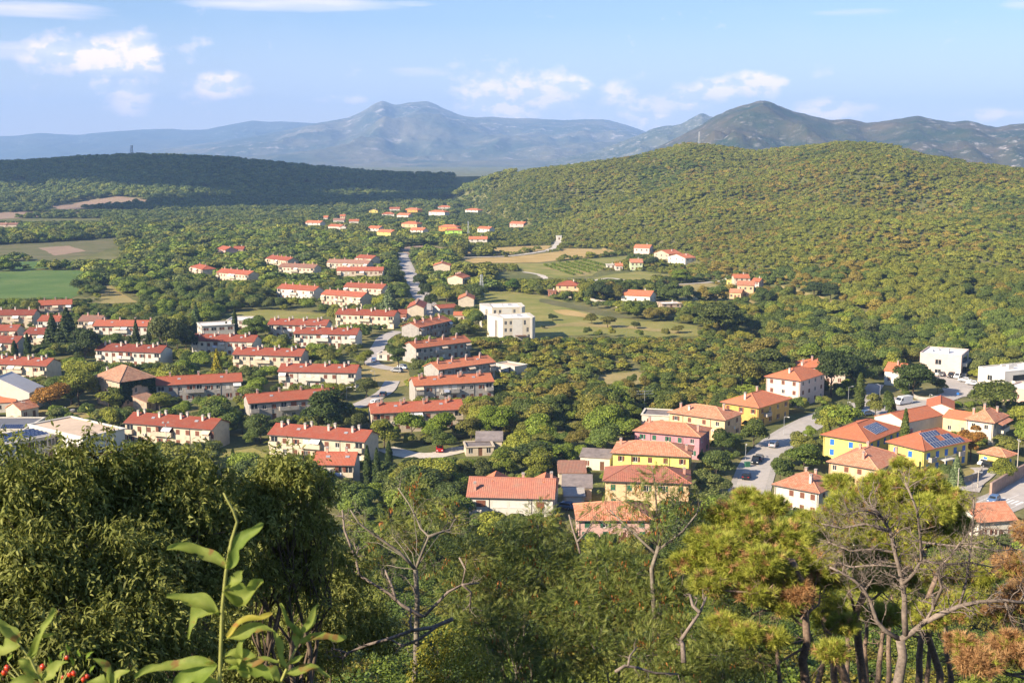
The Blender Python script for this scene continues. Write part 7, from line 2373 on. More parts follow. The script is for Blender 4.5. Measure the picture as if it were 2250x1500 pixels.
pine('pine with drooping green boughs among the dead twigs at the right', [(2080, 1250, 33, .6), (2000, 1260, 33, .6), (1920, 1270, 33, .55), (2120, 1330, 31, .6), (2040, 1350, 31, .55), (1940, 1350, 31.5, .5), (1880, 1220, 34, .5), (2150, 1260, 33, .55)], 53, [(2062, 1560), (2066, 1480), (2040, 1400), (2036, 1320), (2060, 1260)], 32, 0.11, 0.08)
pine('rust-needled dying pine at the right edge', [(2230, 1240, 28, .5), (2250, 1310, 27, .55), (2150, 1450, 25, .5), (2230, 1420, 25.5, .55), (2110, 1410, 25.5, .35), (2200, 1340, 27, .4), (2260, 1170, 29, .4)], 54, [(2270, 1600), (2262, 1480), (2258, 1380), (2270, 1270)], 26, 0.1, 0.86, dens=800)
pine('young olive-green pine low between locust and pines', [(1640, 1390, 28, .4), (1700, 1400, 28, .35), (1590, 1370, 28.5, .4), (1830, 1430, 28, .4), (1850, 1370, 30, .4), (1720, 1330, 29, .35)], 55, [(1716, 1600), (1712, 1480), (1705, 1420)], 28, 0.06, 0.12)


def dead_pine():
    rng = random.Random(77)
    Y = 25.5
    b0 = at(1973, 1520, Y); base = Vector((b0.x, b0.y, tz(b0.x, b0.y)))
    root = obj('dead_pine_tree', None, None, base); tag(root, 'bare dead pine with forked grey trunk and fans of twigs', 'pine tree')
    mb = MB()
    main = [base + Vector((0, 0, -.5))] + path_px([(1973, 1500), (1984, 1440), (1978, 1405)], Y)
    mb.tube(main, [.13, .115, .105, .1], 10)
    br = [([(1978, 1405), (1945, 1385), (1926, 1363), (1912, 1320), (1898, 1295), (1877, 1274), (1850, 1258), (1823, 1245)], .055, 10), ([(1900, 1297), (1912, 1280), (1922, 1262)], .025, 4), ([(1978, 1405), (2005, 1388), (2033, 1365), (2051, 1335), (2050, 1305)], .075, 6),
          ([(1990, 1395), (1987, 1350), (1988, 1318), (1983, 1284), (1975, 1245), (1966, 1213), (1955, 1165), (1937, 1135), (1915, 1110)], .07, 26), ([(2030, 1366), (2075, 1345), (2108, 1331), (2150, 1322), (2207, 1318), (2260, 1325)], .07, 12), ([(1983, 1284), (2005, 1262), (2025, 1230), (2022, 1180), (2015, 1120), (1990, 1060)], .045, 22),
          ([(2051, 1331), (2070, 1290), (2060, 1250), (2090, 1220), (2110, 1190)], .04, 16), ([(1966, 1213), (1920, 1205), (1870, 1210), (1820, 1190)], .032, 20), ([(1955, 1165), (1900, 1150), (1850, 1160), (1805, 1150)], .03, 20), ([(1975, 1245), (1930, 1240), (1870, 1245), (1840, 1235)], .03, 18), ([(2022, 1190), (2060, 1195), (2110, 1200), (2160, 1190)], .03, 18),
          ([(2025, 1230), (2075, 1240), (2130, 1235), (2180, 1245)], .03, 18), ([(2108, 1331), (2120, 1290), (2130, 1230), (2138, 1150), (2140, 1090)], .035, 16), ([(2207, 1318), (2225, 1370), (2215, 1410)], .03, 8), ([(1937, 1135), (1900, 1120), (1850, 1130)], .022, 14), ([(2138, 1170), (2170, 1160), (2220, 1165)], .02, 10), ([(2138, 1200), (2190, 1210), (2240, 1205)], .02, 10)]
    for pts, rr, n in br:
        q = path_px(pts, Y, rng.uniform(-1.2, 1.2) if rr < .05 else 0)
        mb.tube(q, [rr * (1 - .7 * k / len(q)) for k in range(len(q))], 8)
        twigs(mb, q, max(.008, rr * .3), rng, n * 2, .6, 2, .2, up=.12)
    mb.v = [tuple(Vector(a) - base) for a in mb.v]
    obj('trunk', mb.mesh('trunk', M_DEAD, True), root)


dead_pine()

# trunks of the pine wood showing below, each its own tree
for i, (px, top, Y, rr, lean) in enumerate([(1838, 1400, 36, .12, -4), (1870, 1380, 34, .15, -14), (1902, 1390, 38, .1, 0), (1925, 1400, 40, .11, 4), (2015, 1370, 37, .12, 3), (2036, 1400, 35, .08, 2), (2090, 1400, 38, .1, -3), (1795, 1420, 34, .1, 6), (1950, 1340, 42, .1, 2), (1860, 1340, 42, .1, 1)]):
    rng = random.Random(900 + i); b0 = at(px, 1540, Y); base = Vector((b0.x, b0.y, tz(b0.x, b0.y)))
    root = obj('pine_tree', None, None, base)
    tag(root, '%s dark pine trunk from the left in the shade at the bottom right' % ['fourth', 'fifth', 'sixth', 'seventh', 'tenth', 'eleventh', 'twelfth', 'first', 'eighth', 'third'][i] if i != 4 else 'dark pine trunk directly right of the dead pine in the shade', 'pine tree', 'pines in the right foreground')
    p = [base + Vector((0, 0, -.5))] + [at(px + lean * k + rng.uniform(-3, 3), 1520 - (1520 - top) * k / 4, Y) for k in range(5)] + [at(px + lean * 5, top - 60, Y + .5)]
    mb = MB(); mb.tube(p, [rr * (1.1 - .08 * k) for k in range(len(p))], 8); twigs(mb, p, rr * .25, rng, 7, .6, 1, .3, up=.0)
    mb.v = [tuple(Vector(a) - base) for a in mb.v]; obj('trunk', mb.mesh('trunk', M_PBARK, True), root)
    r = np.random.default_rng(900 + i); P, D = lobe_points(r, [(tuple(p[-1]), .7), (tuple(p[-1] + Vector((.5, .4, -.2))), .5)], 330, .4, .6)
    obj('crown', stamp_mesh('crown', TUFT_V, TUFT_F, P - np.array(base), D + np.array([0, 0, .4]) + r.normal(size=P.shape) * .35, 0.13 + .05 * r.random(len(P)), r, L_PINE), root)


# ---- undergrowth and smaller trees down the slope
WOOD_FINE = bpy.data.collections.new('fine_sources')
for i in range(3):
    WOOD_FINE.objects.link(bpy.data.objects.new('fine_bush_%d' % i, crown('crown', 260 + i, 3.8, 7.0, 0.3, 12, 11000, 0.11, L_INS, 'broad', 0.9)))


def slope_cover():
    r = np.random.default_rng(91)
    P = scatter(2.6, 9, 60, -500, 2750, 21); H = r.uniform(1.0, 2.6, len(P))
    P2 = scatter(4.2, 60, 206, -250, 2500, 22); H2 = r.uniform(3.0, 7.5, len(P2))
    P = np.concatenate([P, P2]); H = np.concatenate([H, H2]); W = H * r.uniform(.9, 1.4, len(P)) + .6
    keep, H, a, b, d, z = veg_filter(P, H, W)
    _, top, _ = proj(P[:, 0], P[:, 1], z + H)
    lim = np.interp(a, [-500, 0, 700, 760, 1000, 1250, 1500, 1600, 1900, 2250, 2800], [1150, 1150, 1180, 1190, 1180, 1190, 1190, 1180, 1180, 1190, 1200])
    keep &= ~((P[:, 1] < 60) & (top < np.where(P[:, 1] < 22, 1520, 1400))); keep &= top > lim
    P, H, W, z, a = P[keep], H[keep], W[keep], z[keep], a[keep]; n = len(P)
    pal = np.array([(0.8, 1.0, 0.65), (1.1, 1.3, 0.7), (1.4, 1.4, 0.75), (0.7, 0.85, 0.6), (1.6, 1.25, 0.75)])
    t = pal[r.integers(0, 5, n)] * (0.8 + .4 * r.random(n))[:, None] * np.where(P[:, 1] < 60, .5, 1.0)[:, None]  # near plants tinted darker, the shade between the trunks put into their colour
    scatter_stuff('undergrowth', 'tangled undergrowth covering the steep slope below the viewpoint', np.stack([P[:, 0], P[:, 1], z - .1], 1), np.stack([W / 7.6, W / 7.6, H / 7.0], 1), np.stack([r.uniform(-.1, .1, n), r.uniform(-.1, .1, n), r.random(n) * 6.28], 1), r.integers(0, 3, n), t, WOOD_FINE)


slope_cover()


# ---- the sapling right in front of the lens, leaf by leaf
def big_leaf_mat():
    m, nt, b = new_mat('leaf_sapling')
    oi = nt.nodes.new('ShaderNodeObjectInfo'); p = pos(nt)
    n1 = noise(nt, 22, 4, .6, p); n2 = noise(nt, 75, 3, .6, p); n3 = noise(nt, 34, 3, .5, p)
    col = ramp(nt, n1, [(.3, (.18, .24, .04)), (.55, (.31, .36, .07)), (.8, (.45, .46, .12))])
    col = mixc(nt, ramp(nt, n3, [(.6, 0.0), (.68, .9)]), col, (.30, .16, .05))
    col = mixc(nt, 1.0, col, oi.outputs['Color'], 'MULTIPLY')
    nt.links.new(col, b.inputs['Base Color']); b.inputs['Roughness'].default_value = .6; b.inputs['Specular IOR Level'].default_value = .2
    bp = nt.nodes.new('ShaderNodeBump'); bp.inputs['Strength'].default_value = .25; bp.inputs['Distance'].default_value = .002; nt.links.new(n2, bp.inputs['Height']); nt.links.new(bp.outputs[0], b.inputs['Normal'])
    tr = nt.nodes.new('ShaderNodeBsdfTranslucent'); nt.links.new(col, tr.inputs[0]); mx = nt.nodes.new('ShaderNodeMixShader'); mx.inputs[0].default_value = .5
    nt.links.new(b.outputs[0], mx.inputs[1]); nt.links.new(tr.outputs[0], mx.inputs[2]); nt.links.new(mx.outputs[0], nt.nodes['Material Output'].inputs['Surface'])
    return m


M_BIG = big_leaf_mat()
M_STEM = plain('stem_green', (.30, .30, .08), .6, .15, 30, world=False)


def big_leaf(root, b, t, wpx, Y, seed, arch=.18, dY=0.0, face=0.5, fold=.25, tint=(1, 1, 1), curl=0.0):
    """leaf from pixel b to pixel t about Y metres ahead; arch lifts the middle, face turns the blade to the lens"""
    rng = random.Random(seed)
    A, B = at(b[0], b[1], Y), at(t[0], t[1], Y + dY)
    ax = B - A; ln = ax.length; ax.normalize()
    view = (A - Vector((0, 0, CAM_H))).normalized()
    up = Vector((0, 0, 1)) - ax * ax.z; up.normalize()
    side0 = ax.cross(view).normalized()
    nrm = (-view * face + up * (1 - face)); nrm = (nrm - ax * nrm.dot(ax)).normalized()
    side = ax.cross(nrm).normalized()
    w = wpx * Y / F * 0.36
    nu, nv = 24, 9; V, Fc = [], []
    ph = rng.uniform(0, 6.28); nk = rng.uniform(.3, .8); ns = rng.choice((-1, 1)); bn = rng.uniform(-.12, .12)
    for i in range(nu):
        s = i / (nu - 1)
        wid = w * (math.sin(math.pi * min(1, s * .94 + .02)) ** .75) * (1.15 - .35 * s)
        c = A + ax * (ln * s) + up * (ln * arch * math.sin(math.pi * s)) - up * (ln * curl * s * s) + side * (ln * bn * math.sin(math.pi * s)) + up * (ln * .035 * math.sin(s * 8 + ph))
        for j in range(nv):
            q = (j / (nv - 1) - .5) * 2
            e = 1.0 + (.05 * math.sin(s * 17 + ph + (2 if q > 0 else 0)) - (.5 * math.exp(-((s - nk) / .06) ** 2) if q * ns > 0 else 0)) * abs(q)
            V.append(c + side * (wid * q * e) + nrm * (w * (fold * q * q * 1.2 + .30 * math.sin(s * 7 + ph) * q)) - c * 0)
    for i in range(nu - 1):
        for j in range(nv - 1):
            a = i * nv + j; Fc.append((a, a + 1, a + nv + 1, a + nv))
    me = bpy.data.meshes.new('leaf'); me.from_pydata([tuple(Vector(v) - root.location) for v in V], [], Fc); me.materials.append(M_BIG)
    me.polygons.foreach_set('use_smooth', [True] * len(Fc)); me.update()
    o = obj('leaf', me, root); o.color = (*tint, 1)
    return o


def shoot(name, label, stem, Y, r0, leaves, seed, group='leafy shoots close to the viewer'):
    b0 = at(stem[0][0], stem[0][1], Y); base = Vector((b0.x, b0.y, tz(b0.x, b0.y)))
    root = obj(name, None, None, base); tag(root, label, 'plant', group)
    p = [base] + path_px(stem, Y); mb = MB(); rad = [r0 * 1.15] + [r0 * (1 - .72 * k / len(stem)) for k in range(len(stem))]
    mb.tube(p, rad, 8); mb.v = [tuple(Vector(a) - base) for a in mb.v]
    obj('stem', mb.mesh('stem', M_STEM, True), root)
    for i, lf in enumerate(leaves):
        big_leaf(root, *lf[:3], Y, seed * 100 + i, **(lf[3] if len(lf) > 3 else {}))


Y1 = 2.0
shoot('sapling', 'tall green shoot with large leaves close to the viewer', [(480, 1540), (484, 1460), (488, 1340), (496, 1260), (508, 1188), (521, 1146), (512, 1120), (499, 1098), (491, 1082)], Y1, .0038, [
    ((498, 1252), (366, 1208), 44, dict(arch=.12, face=.7, fold=.3)), ((500, 1248), (576, 1146), 48, dict(arch=.05, face=.75, fold=.35, tint=(.75, .85, .8))), ((494, 1300), (580, 1300), 74, dict(arch=-.12, face=.85, fold=.7, curl=-.25)), ((505, 1290), (535, 1255), 40, dict(arch=.1, face=.7)),
    ((480, 1350), (364, 1316), 52, dict(arch=.16, face=.6, fold=.4)), ((482, 1342), (418, 1404), 52, dict(arch=.22, face=.6, fold=.3)), ((496, 1396), (598, 1347), 30, dict(arch=.1, face=.5, tint=(1.5, 1.1, .9))), ((498, 1408), (604, 1388), 46, dict(arch=.14, face=.6)), ((478, 1466), (298, 1492), 44, dict(arch=.08, face=.6)),
    ((478, 1462), (384, 1512), 70, dict(arch=.12, face=.7, tint=(.85, .95, .8))), ((494, 1440), (562, 1446), 40, dict(arch=.1, face=.6)), ((496, 1446), (545, 1490), 44, dict(arch=.15, face=.7)), ((540, 1460), (612, 1452), 30, dict(arch=.1, face=.5)), ((500, 1470), (600, 1500), 52, dict(arch=.1, face=.75, tint=(.9, 1, .85))), ((528, 1470), (548, 1395), 26, dict(face=.6)), ((485, 1500), (430, 1530), 50, dict(face=.7))], 1)
shoot('sapling', 'shorter green shoot with twisted leaves right of the tall one', [(606, 1540), (618, 1495), (640, 1444), (660, 1406), (668, 1392)], Y1 + .1, .003, [
    ((660, 1404), (611, 1327), 24, dict(arch=.05, face=.5, fold=.5)), ((664, 1400), (703, 1328), 32, dict(arch=.05, face=.6, fold=.5)), ((658, 1408), (762, 1402), 38, dict(arch=.12, face=.45)), ((650, 1420), (640, 1372), 26, dict(face=.7)), ((630, 1470), (603, 1384), 28, dict(arch=.05, face=.6)), ((626, 1480), (726, 1486), 34, dict(arch=.14, face=.5)), ((634, 1462), (668, 1442), 20, dict(face=.6)), ((616, 1500), (570, 1470), 34, dict(face=.7))], 2)
shoot('sapling', 'leafy shoot in the lower left corner above the rosehips', [(104, 1560), (92, 1500), (66, 1445), (36, 1408), (8, 1388)], Y1 + .15, .003, [
    ((62, 1440), (118, 1333), 34, dict(arch=-.06, face=.6, fold=.4)), ((70, 1450), (118, 1390), 30, dict(face=.6)), ((46, 1418), (-20, 1440), 52, dict(arch=.1, face=.6)), ((40, 1412), (-16, 1362), 44, dict(face=.6)), ((88, 1490), (40, 1450), 46, dict(face=.8)), ((94, 1500), (150, 1455), 44, dict(arch=.12, face=.6)), ((100, 1520), (20, 1500), 60, dict(arch=.1, face=.7))], 3)
shoot('sapling', 'low leaf pair at the bottom between corner and tall shoot', [(250, 1560), (244, 1520), (240, 1500)], Y1 + .1, .003, [((242, 1508), (205, 1446), 34, dict(face=.55)), ((244, 1510), (284, 1470), 36, dict(face=.6)), ((246, 1512), (190, 1500), 44, dict(face=.6))], 4)


def rosehips():
    Y = 2.25
    b0 = at(100, 1560, Y); base = Vector((b0.x, b0.y, tz(b0.x, b0.y)))
    root = obj('rosehip_bush', None, None, base); tag(root, 'wild rose twigs with red hips in the lower left corner', 'plant')
    rng = random.Random(5)
    mr = plain('rosehip_red', (.55, .05, .015), .3, .12, 40, world=False, spec=.5)
    spots = [(14, 1465), (6, 1478), (95, 1463), (138, 1489), (150, 1482), (160, 1478), (184, 1492), (190, 1486), (146, 1445)]
    mb = MB()
    for (x, y) in spots:
        q = path_px([(110 + rng.uniform(-15, 15), 1560), ((110 + x) / 2 + rng.uniform(-8, 8), 1515), (x + rng.uniform(-3, 3), y - 14), (x, y - 6)], Y); mb.tube(q, [.0022, .0016, .001, .0008], 5)
    st = MB(); st.v, st.f, st.m = [tuple(Vector(a) - base) for a in mb.v], mb.f, mb.m
    obj('stem', st.mesh('stem', M_STEM, True), root)
    sp = MB(); n, k = 9, 12
    prof = [(0, .0), (.12, .55), (.3, .88), (.5, 1), (.7, .92), (.88, .6), (1, .25), (1.12, .2), (1.14, 0)]
    for i, (h, rr) in enumerate(prof):
        for j in range(k):
            a = 2 * math.pi * j / k; sp.v.append((rr * math.cos(a), rr * math.sin(a), -h * 2.3))
    for i in range(len(prof) - 1):
        for j in range(k):
            sp.f.append((i * k + j, i * k + (j + 1) % k, (i + 1) * k + (j + 1) % k, (i + 1) * k + j)); sp.m.append(0)
    me = sp.mesh('rosehip', mr, True)
    for (x, y) in spots:
        c = at(x, y - 6, Y); s = .005 * rng.uniform(.85, 1.15)
        o = obj('rosehip', me, root, c - base, None, (s, s, s)); o.rotation_euler = (rng.uniform(-.6, .6), rng.uniform(-.6, .6), 0)
    r = np.random.default_rng(8)
    for (x, y) in [(150, 1420), (175, 1430), (135, 1435), (160, 1450), (190, 1440), (120, 1480), (20, 1445), (70, 1490), (40, 1495), (200, 1470), (110, 1450)]:
        big_leaf(root, (x, y + 12), (x + rng.uniform(-18, 18), y - 8), 11, Y, int(x), face=.6, tint=(.8, .95, .6))


rosehips()
# ------------------------------------------------------------------ vehicles, lamps, masts, boat
def car_parts(paint, kind='hatch'):
    L, W = (4.2, 1.75) if kind != 'van' else (5.8, 2.05)
    H = {'hatch': 1.48, 'sedan': 1.45, 'suv': 1.68, 'van': 2.45}[kind]
    hl = L / 2
    low = [(-hl, .35), (-hl + .02, .75), (-hl + .12, .95)]
    if kind == 'van':
        belt = 1.35; prof = [(-hl, .4), (-hl, 2.3), (-hl + .1, H), (1.3, H), (1.75, 2.25), (2.35, 1.35), (hl - .1, 1.15), (hl, .8), (hl, .4)]
        glass = [(1.25, 1.42), (1.2, 2.1), (1.72, 2.1), (2.2, 1.42)]
    else:
        rear = -hl + (.55 if kind == 'sedan' else .06)
        prof = [(-hl, .38), (-hl + .02, .8), (-hl + (.1), .95), (rear + .1, .98), (rear + .55, H - .04), (rear + 1.1, H), (.15, H), (.55, H - .05), (1.2, .98), (hl - .35, .86), (hl - .05, .72), (hl, .38)]
        glass = [(rear + .28, 1.0), (rear + .65, H - .1), (.45, H - .1), (1.05, 1.0)]
    mb = MB(); n = len(prof)
    def yw(z):
        return W / 2 * (1 - max(0, (z - 0.95)) * (.22 if kind != 'van' else .05))
    ring = []
    for s in (-1, 1):
        for (x, z) in prof:
            mb.v.append((x, s * yw(z), z))
    mb.f.append(tuple(range(n))[::-1] if True else None); mb.m.append(0); mb.f.append(tuple(n + i for i in range(n))); mb.m.append(0)
    for i in range(n):
        j = (i + 1) % n; mb.f.append((i, j, n + j, n + i)); mb.m.append(0)
    body = mb.mesh('body', paint)
    gm = MB()
    for s in (-1, 1):
        pts = [(x, s * (yw(z) + .008), z) for x, z in glass]
        gm.poly(pts if s > 0 else pts[::-1])
    if kind == 'van':
        a, b = (2.32, 1.42), (1.8, 2.2)
        gm.quad((a[0] + .02, -.85, a[1]), (a[0] + .02, .85, a[1]), (b[0] + .02, .85, b[1]), (b[0] + .02, -.85, b[1]))
    else:
        gm.quad((1.16, -.68, 1.03), (1.16, .68, 1.03), (.6, .6, H - .08), (.6, -.6, H - .08)); r2 = rear
        gm.quad((r2 + .12, .66, 1.04), (r2 + .12, -.66, 1.04), (r2 + .5, -.58, H - .1), (r2 + .5, .58, H - .1))
    wm = MB(); wm.tube([(0, -.11, 0), (0, .11, 0)], .33, 14, 0); wm.tube([(0, -.118, 0), (0, .118, 0)], .2, 10, 1)
    lm = MB(); lm.box(-.03, .03, -.18, .18, -.08, .08)
    xs = (-hl + .8, hl - .85)
    return body, gm.mesh('window', M_GLASS), wm, lm, L, W, xs, hl


M_TYRE = plain('tyre', (.02, .02, .02), .8, .1); M_RIM = plain('rim', (.4, .4, .42), .4, .05, metal=.5); M_LAMP = plain('headlight', (.75, .75, .72), .2, .03); M_TAIL = plain('tail_light', (.4, .02, .02), .3, .05)
PAINT = {'white': plain('car_white', (.75, .75, .73), .25, .03, spec=.5), 'black': plain('car_black', (.015, .016, .018), .2, .05, spec=.6), 'silver': plain('car_silver', (.42, .43, .44), .3, .04, metal=.3), 'blue': plain('car_blue', (.10, .17, .30), .25, .05, spec=.5), 'red': plain('car_red', (.45, .02, .02), .25, .05, spec=.5), 'grey': plain('car_grey', (.12, .125, .13), .25, .05, spec=.5)}
_W = {}


def car(px, py, head, colour, kind, label, name='parked_car', cat='car', z=0.02):
    """head: photo pixel the nose points to"""
    p = on_ground(px, py); q = on_ground(*head)
    rz = math.atan2(q.y - p.y, q.x - p.x)
    if (colour, kind) not in _W:
        _W[(colour, kind)] = car_parts(PAINT[colour], kind)
    body, win, wm, lm, L, W, xs, hl = _W[(colour, kind)]
    root = obj(name, None, None, (p.x, p.y, p.z + .16 + z), rz); tag(root, label, cat, 'cars of the town')
    obj('body', body, root); obj('window', win, root)
    we = cached('wheel', lambda: wm.mesh('wheel', [M_TYRE, M_RIM])); li = cached('hl', lambda: lm.mesh('headlight', M_LAMP)); ti = cached('tl', lambda: lm.mesh('tail_light', M_TAIL))
    for x in xs:
        for s in (-1, 1):
            obj('wheel', we, root, (x, s * (W / 2 - .1), .32))
    for s in (-1, 1):
        obj('headlight', li, root, (hl - .02, s * W * .34, .68)); obj('tail_light', ti, root, (-hl + .02, s * W * .36, .82))
    return root


car(1668, 1012, (1680, 995), 'grey', 'sedan', 'dark grey sedan parked on the street, middle one of three'); car(1660, 1018, (1650, 1040), 'black', 'hatch', 'black car close in front of the dark grey sedan'); car(1640, 1052, (1650, 1030), 'black', 'sedan', 'black sedan parked lowest on the street'); car(1700, 982, (1712, 972), 'silver', 'hatch', 'silver hatchback parked highest on the street')
car(1985, 889, (1960, 893), 'white', 'van', 'white delivery van standing in the asphalt yard', 'parked_van', 'van'); car(2183, 1104, (2172, 1112), 'blue', 'hatch', 'blue-grey car driving towards the zebra crossing', 'moving_car')
for i, (x, y, c, k, lb) in enumerate([(2043, 822, 'black', 'hatch', 'black car, first from the left in the car park row'), (2060, 824, 'white', 'suv', 'white car, second from the left in the car park row'), (2070, 827, 'grey', 'hatch', 'grey car, third from the left in the car park row'), (2090, 830, 'black', 'suv', 'black car, fourth from the left in the car park row'), (2104, 832, 'white', 'suv', 'white car, fifth from the left in the car park row'),
                                     (2120, 840, 'white', 'sedan', 'white car, sixth from the left in the car park row'), (2137, 847, 'white', 'sedan', 'white car at the right end of the car park row')]):
    car(x, y, (x - 14, y + 8) if i < 5 else (x - 20, y - 2), c, k, lb, z=.12)
car(2163, 1022, (2150, 1027), 'white', 'hatch', 'white car beside the small yellow hut'); car(2176, 1030, (2195, 1036), 'black', 'suv', 'black car in front of the small yellow hut'); car(1905, 913, (1930, 910), 'blue', 'hatch', 'blue car at the street corner behind the yellow cone tree')
car(872, 818, (850, 816), 'silver', 'suv', 'silver car on the dry turning place'); car(886, 811, (905, 814), 'white', 'hatch', 'white car beside the silver one on the turning place'); car(887, 750, (905, 752), 'white', 'suv', 'white car left of the broad cream gable'); car(890, 706, (905, 703), 'white', 'hatch', 'white car below the gable-end house'); car(822, 795, (828, 783), 'blue', 'hatch', 'blue-grey car under the round tree at the lane bend')
car(966, 992, (966, 1000), 'red', 'hatch', 'red car beside the gravel drive'); car(1045, 724, (1062, 722), 'white', 'hatch', 'white car left of the front modern block'); car(1085, 738, (1102, 740), 'black', 'suv', 'black car in front of the front modern block'); car(842, 871, (850, 862), 'grey', 'hatch', 'dark car on the lane below the turning place'); car(828, 888, (840, 885), 'white', 'hatch', 'white car behind the orange-roofed row house')
car(1240, 1118, (1226, 1116), 'blue', 'hatch', 'blue car in front of the metal-door garage'); car(1480, 1128, (1500, 1126), 'silver', 'hatch', 'silver car below the cream villa'); car(390, 826, (378, 828), 'black', 'hatch', 'dark car above the row house beside the mansion'); car(400, 829, (415, 829), 'white', 'hatch', 'white car next to the dark one above the mansion row house'); car(870, 612, (860, 612), 'grey', 'hatch', 'dark car beside the straight street')


def lamp(px, base, top, label, arm=1.2, name='street_lamp', cat='street lamp', r0=.07):
    p = on_ground(px, base); h = at(px, top, p.y).z - p.z
    root = obj(name, None, None, p, random.Random(px).uniform(0, 6.2)); tag(root, label, cat, 'street lamps' if cat == 'street lamp' else 'utility poles')
    mb = MB(); mb.tube([(0, 0, -.4), (0, 0, h)], [r0, r0 * .7], 8); obj('pole', mb.mesh('pole', M_STEEL if cat == 'street lamp' else plain('pole_concrete', (.5, .44, .36), .9, .1)), root)
    if cat == 'street lamp':
        mb = MB(); mb.tube([(0, 0, h - .1), (arm * .6, 0, h + .12), (arm, 0, h + .12)], .045, 6); obj('arm', mb.mesh('arm', M_STEEL), root)
        mb = MB(); mb.box(arm - .1, arm + .5, -.14, .14, h + .04, h + .18); obj('lamp_head', mb.mesh('lamp_head', M_BLIND), root)
    else:
        mb = MB(); mb.box(-.9, .9, -.05, .05, h - .5, h - .38); obj('crossarm', mb.mesh('crossarm', M_STEEL), root)
        for x in (-.8, 0, .8):
            mb = MB(); mb.tube([(0, 0, 0), (0, 0, .25)], [.05, .03], 6); obj('insulator', cached('insul', lambda: mb.mesh('insulator', M_BLIND)), root, (x, 0, h - .378))


for (x, b, t, lb) in [(1864, 878, 850, 'street lamp left of the tall cypress'), (1932, 896, 846, 'street lamp left of the thick bushy cypress'), (1997, 870, 826, 'tall street lamp behind the white van'), (1861, 918, 882, 'street lamp beside the street corner'), (1722, 956, 915, 'street lamp on the left pavement by the ochre villa'), (1638, 1010, 974, 'street lamp beside the dark parked cars'), (2042, 880, 866, 'short street lamp right of the white van'), (1850, 930, 900, 'street lamp behind the yellow cone tree'), (1978, 955, 922, 'lamp post between the solar villas'),
                      (795, 952, 922, 'street lamp right of the big dark round tree'), (824, 842, 814, 'lamp post on the turning place'), (762, 878, 850, 'lamp post right of the lane end'), (629, 862, 830, 'lamp post in front of the pale awning row house'), (677, 790, 766, 'lamp post right of the yellow conifer row house')]:
    lamp(x, b, t, lb)
for (x, b, t, lb) in [(2104, 1082, 1028, 'wooden pole beside the curved drive'), (2235, 1030, 964, 'concrete pole right of the small yellow hut'), (2148, 1072, 1032, 'thin pole at the gate by the main road'), (846, 545, 520, 'utility pole above the top of the street'), (50, 918, 880, 'thin pole in front of the cream barn')]:
    lamp(x, b, t, lb, name='utility_pole', cat='pole', r0=.11)


def lattice(px, base, top, wid, label, name='lattice_mast', panels=7, dish=False, hh=None):
    p = on_ground(px, base); h = hh or (at(px, top, p.y).z - p.z)
    root = obj(name, None, None, p, .4); tag(root, label, 'mast', 'masts and pylons')
    w0, w1 = wid / 2, wid / 6; th = max(.05, wid * .05)
    for sx in (-1, 1):
        for sy in (-1, 1):
            mb = MB(); mb.tube([(sx * w0, sy * w0, -.5), (sx * w1, sy * w1, h)], th, 5); obj('leg', mb.mesh('leg', M_STEEL), root)
    mb = MB()
    for i in range(panels):
        z0, z1 = h * i / panels, h * (i + 1) / panels; a = w0 + (w1 - w0) * i / panels; b = w0 + (w1 - w0) * (i + 1) / panels
        for (x0, y0, x1, y1) in ((-1, -1, 1, -1), (1, -1, 1, 1), (1, 1, -1, 1), (-1, 1, -1, -1)):
            mb.tube([(x0 * a, y0 * a, z0), (x1 * b, y1 * b, z1)], th * .6, 4); mb.tube([(x1 * a, y1 * a, z0), (x0 * b, y0 * b, z1)], th * .6, 4)
    obj('bracing', mb.mesh('bracing', M_STEEL), root)
    if dish:
        for z in (.98, .86, .74):
            mb = MB(); mb.tube([(w1 + .4, 0, h * z - wid * .2), (w1 + .4, 0, h * z + wid * .2)], wid * .16, 8); obj('antenna', mb.mesh('antenna', M_DISH), root)
    else:
        mb = MB(); mb.box(-wid * .8, wid * .8, -th, th, h * .9, h * .9 + th * 2); obj('crossarm', mb.mesh('crossarm', M_STEEL), root)


lattice(1058, 648, 603, 2.2, 'steel lattice pylon standing above the meadow', 'pylon')
lattice(1960, 652, 634, 1.8, 'small lattice pylon in the wood on the right hill', 'pylon')
lattice(1029, 524, 486, 1.5, 'slim lattice pole right of the lime green house', 'pylon')


def on_ridge(px, T):
    d1 = np.interp(px, T[:, 0], T[:, 2]); v = pdir(px, 350); x = v[0] / v[1] * d1
    return x, d1, tz(x, d1)


def ridge_mast(px, T, h, wid, label, dish):
    x, y, z = on_ridge(px, T)
    a, b, _ = proj(np.array([x]), np.array([y]), np.array([z]))
    lattice(float(a[0]), float(b[0]) + 1.5, 0, wid, label, 'telecom_tower', 8, dish, hh=h)
    o = [q for q in COL.objects if q.name.startswith('telecom_tower')][-1]; o.location = (x, y, z)


ridge_mast(290, LHT, 24.0, 7.0, 'square lattice tower on top of the left wooded hill', True)
ridge_mast(1535, RHT, 17.0, 2.6, 'thin telecom mast on the right hill top', True)


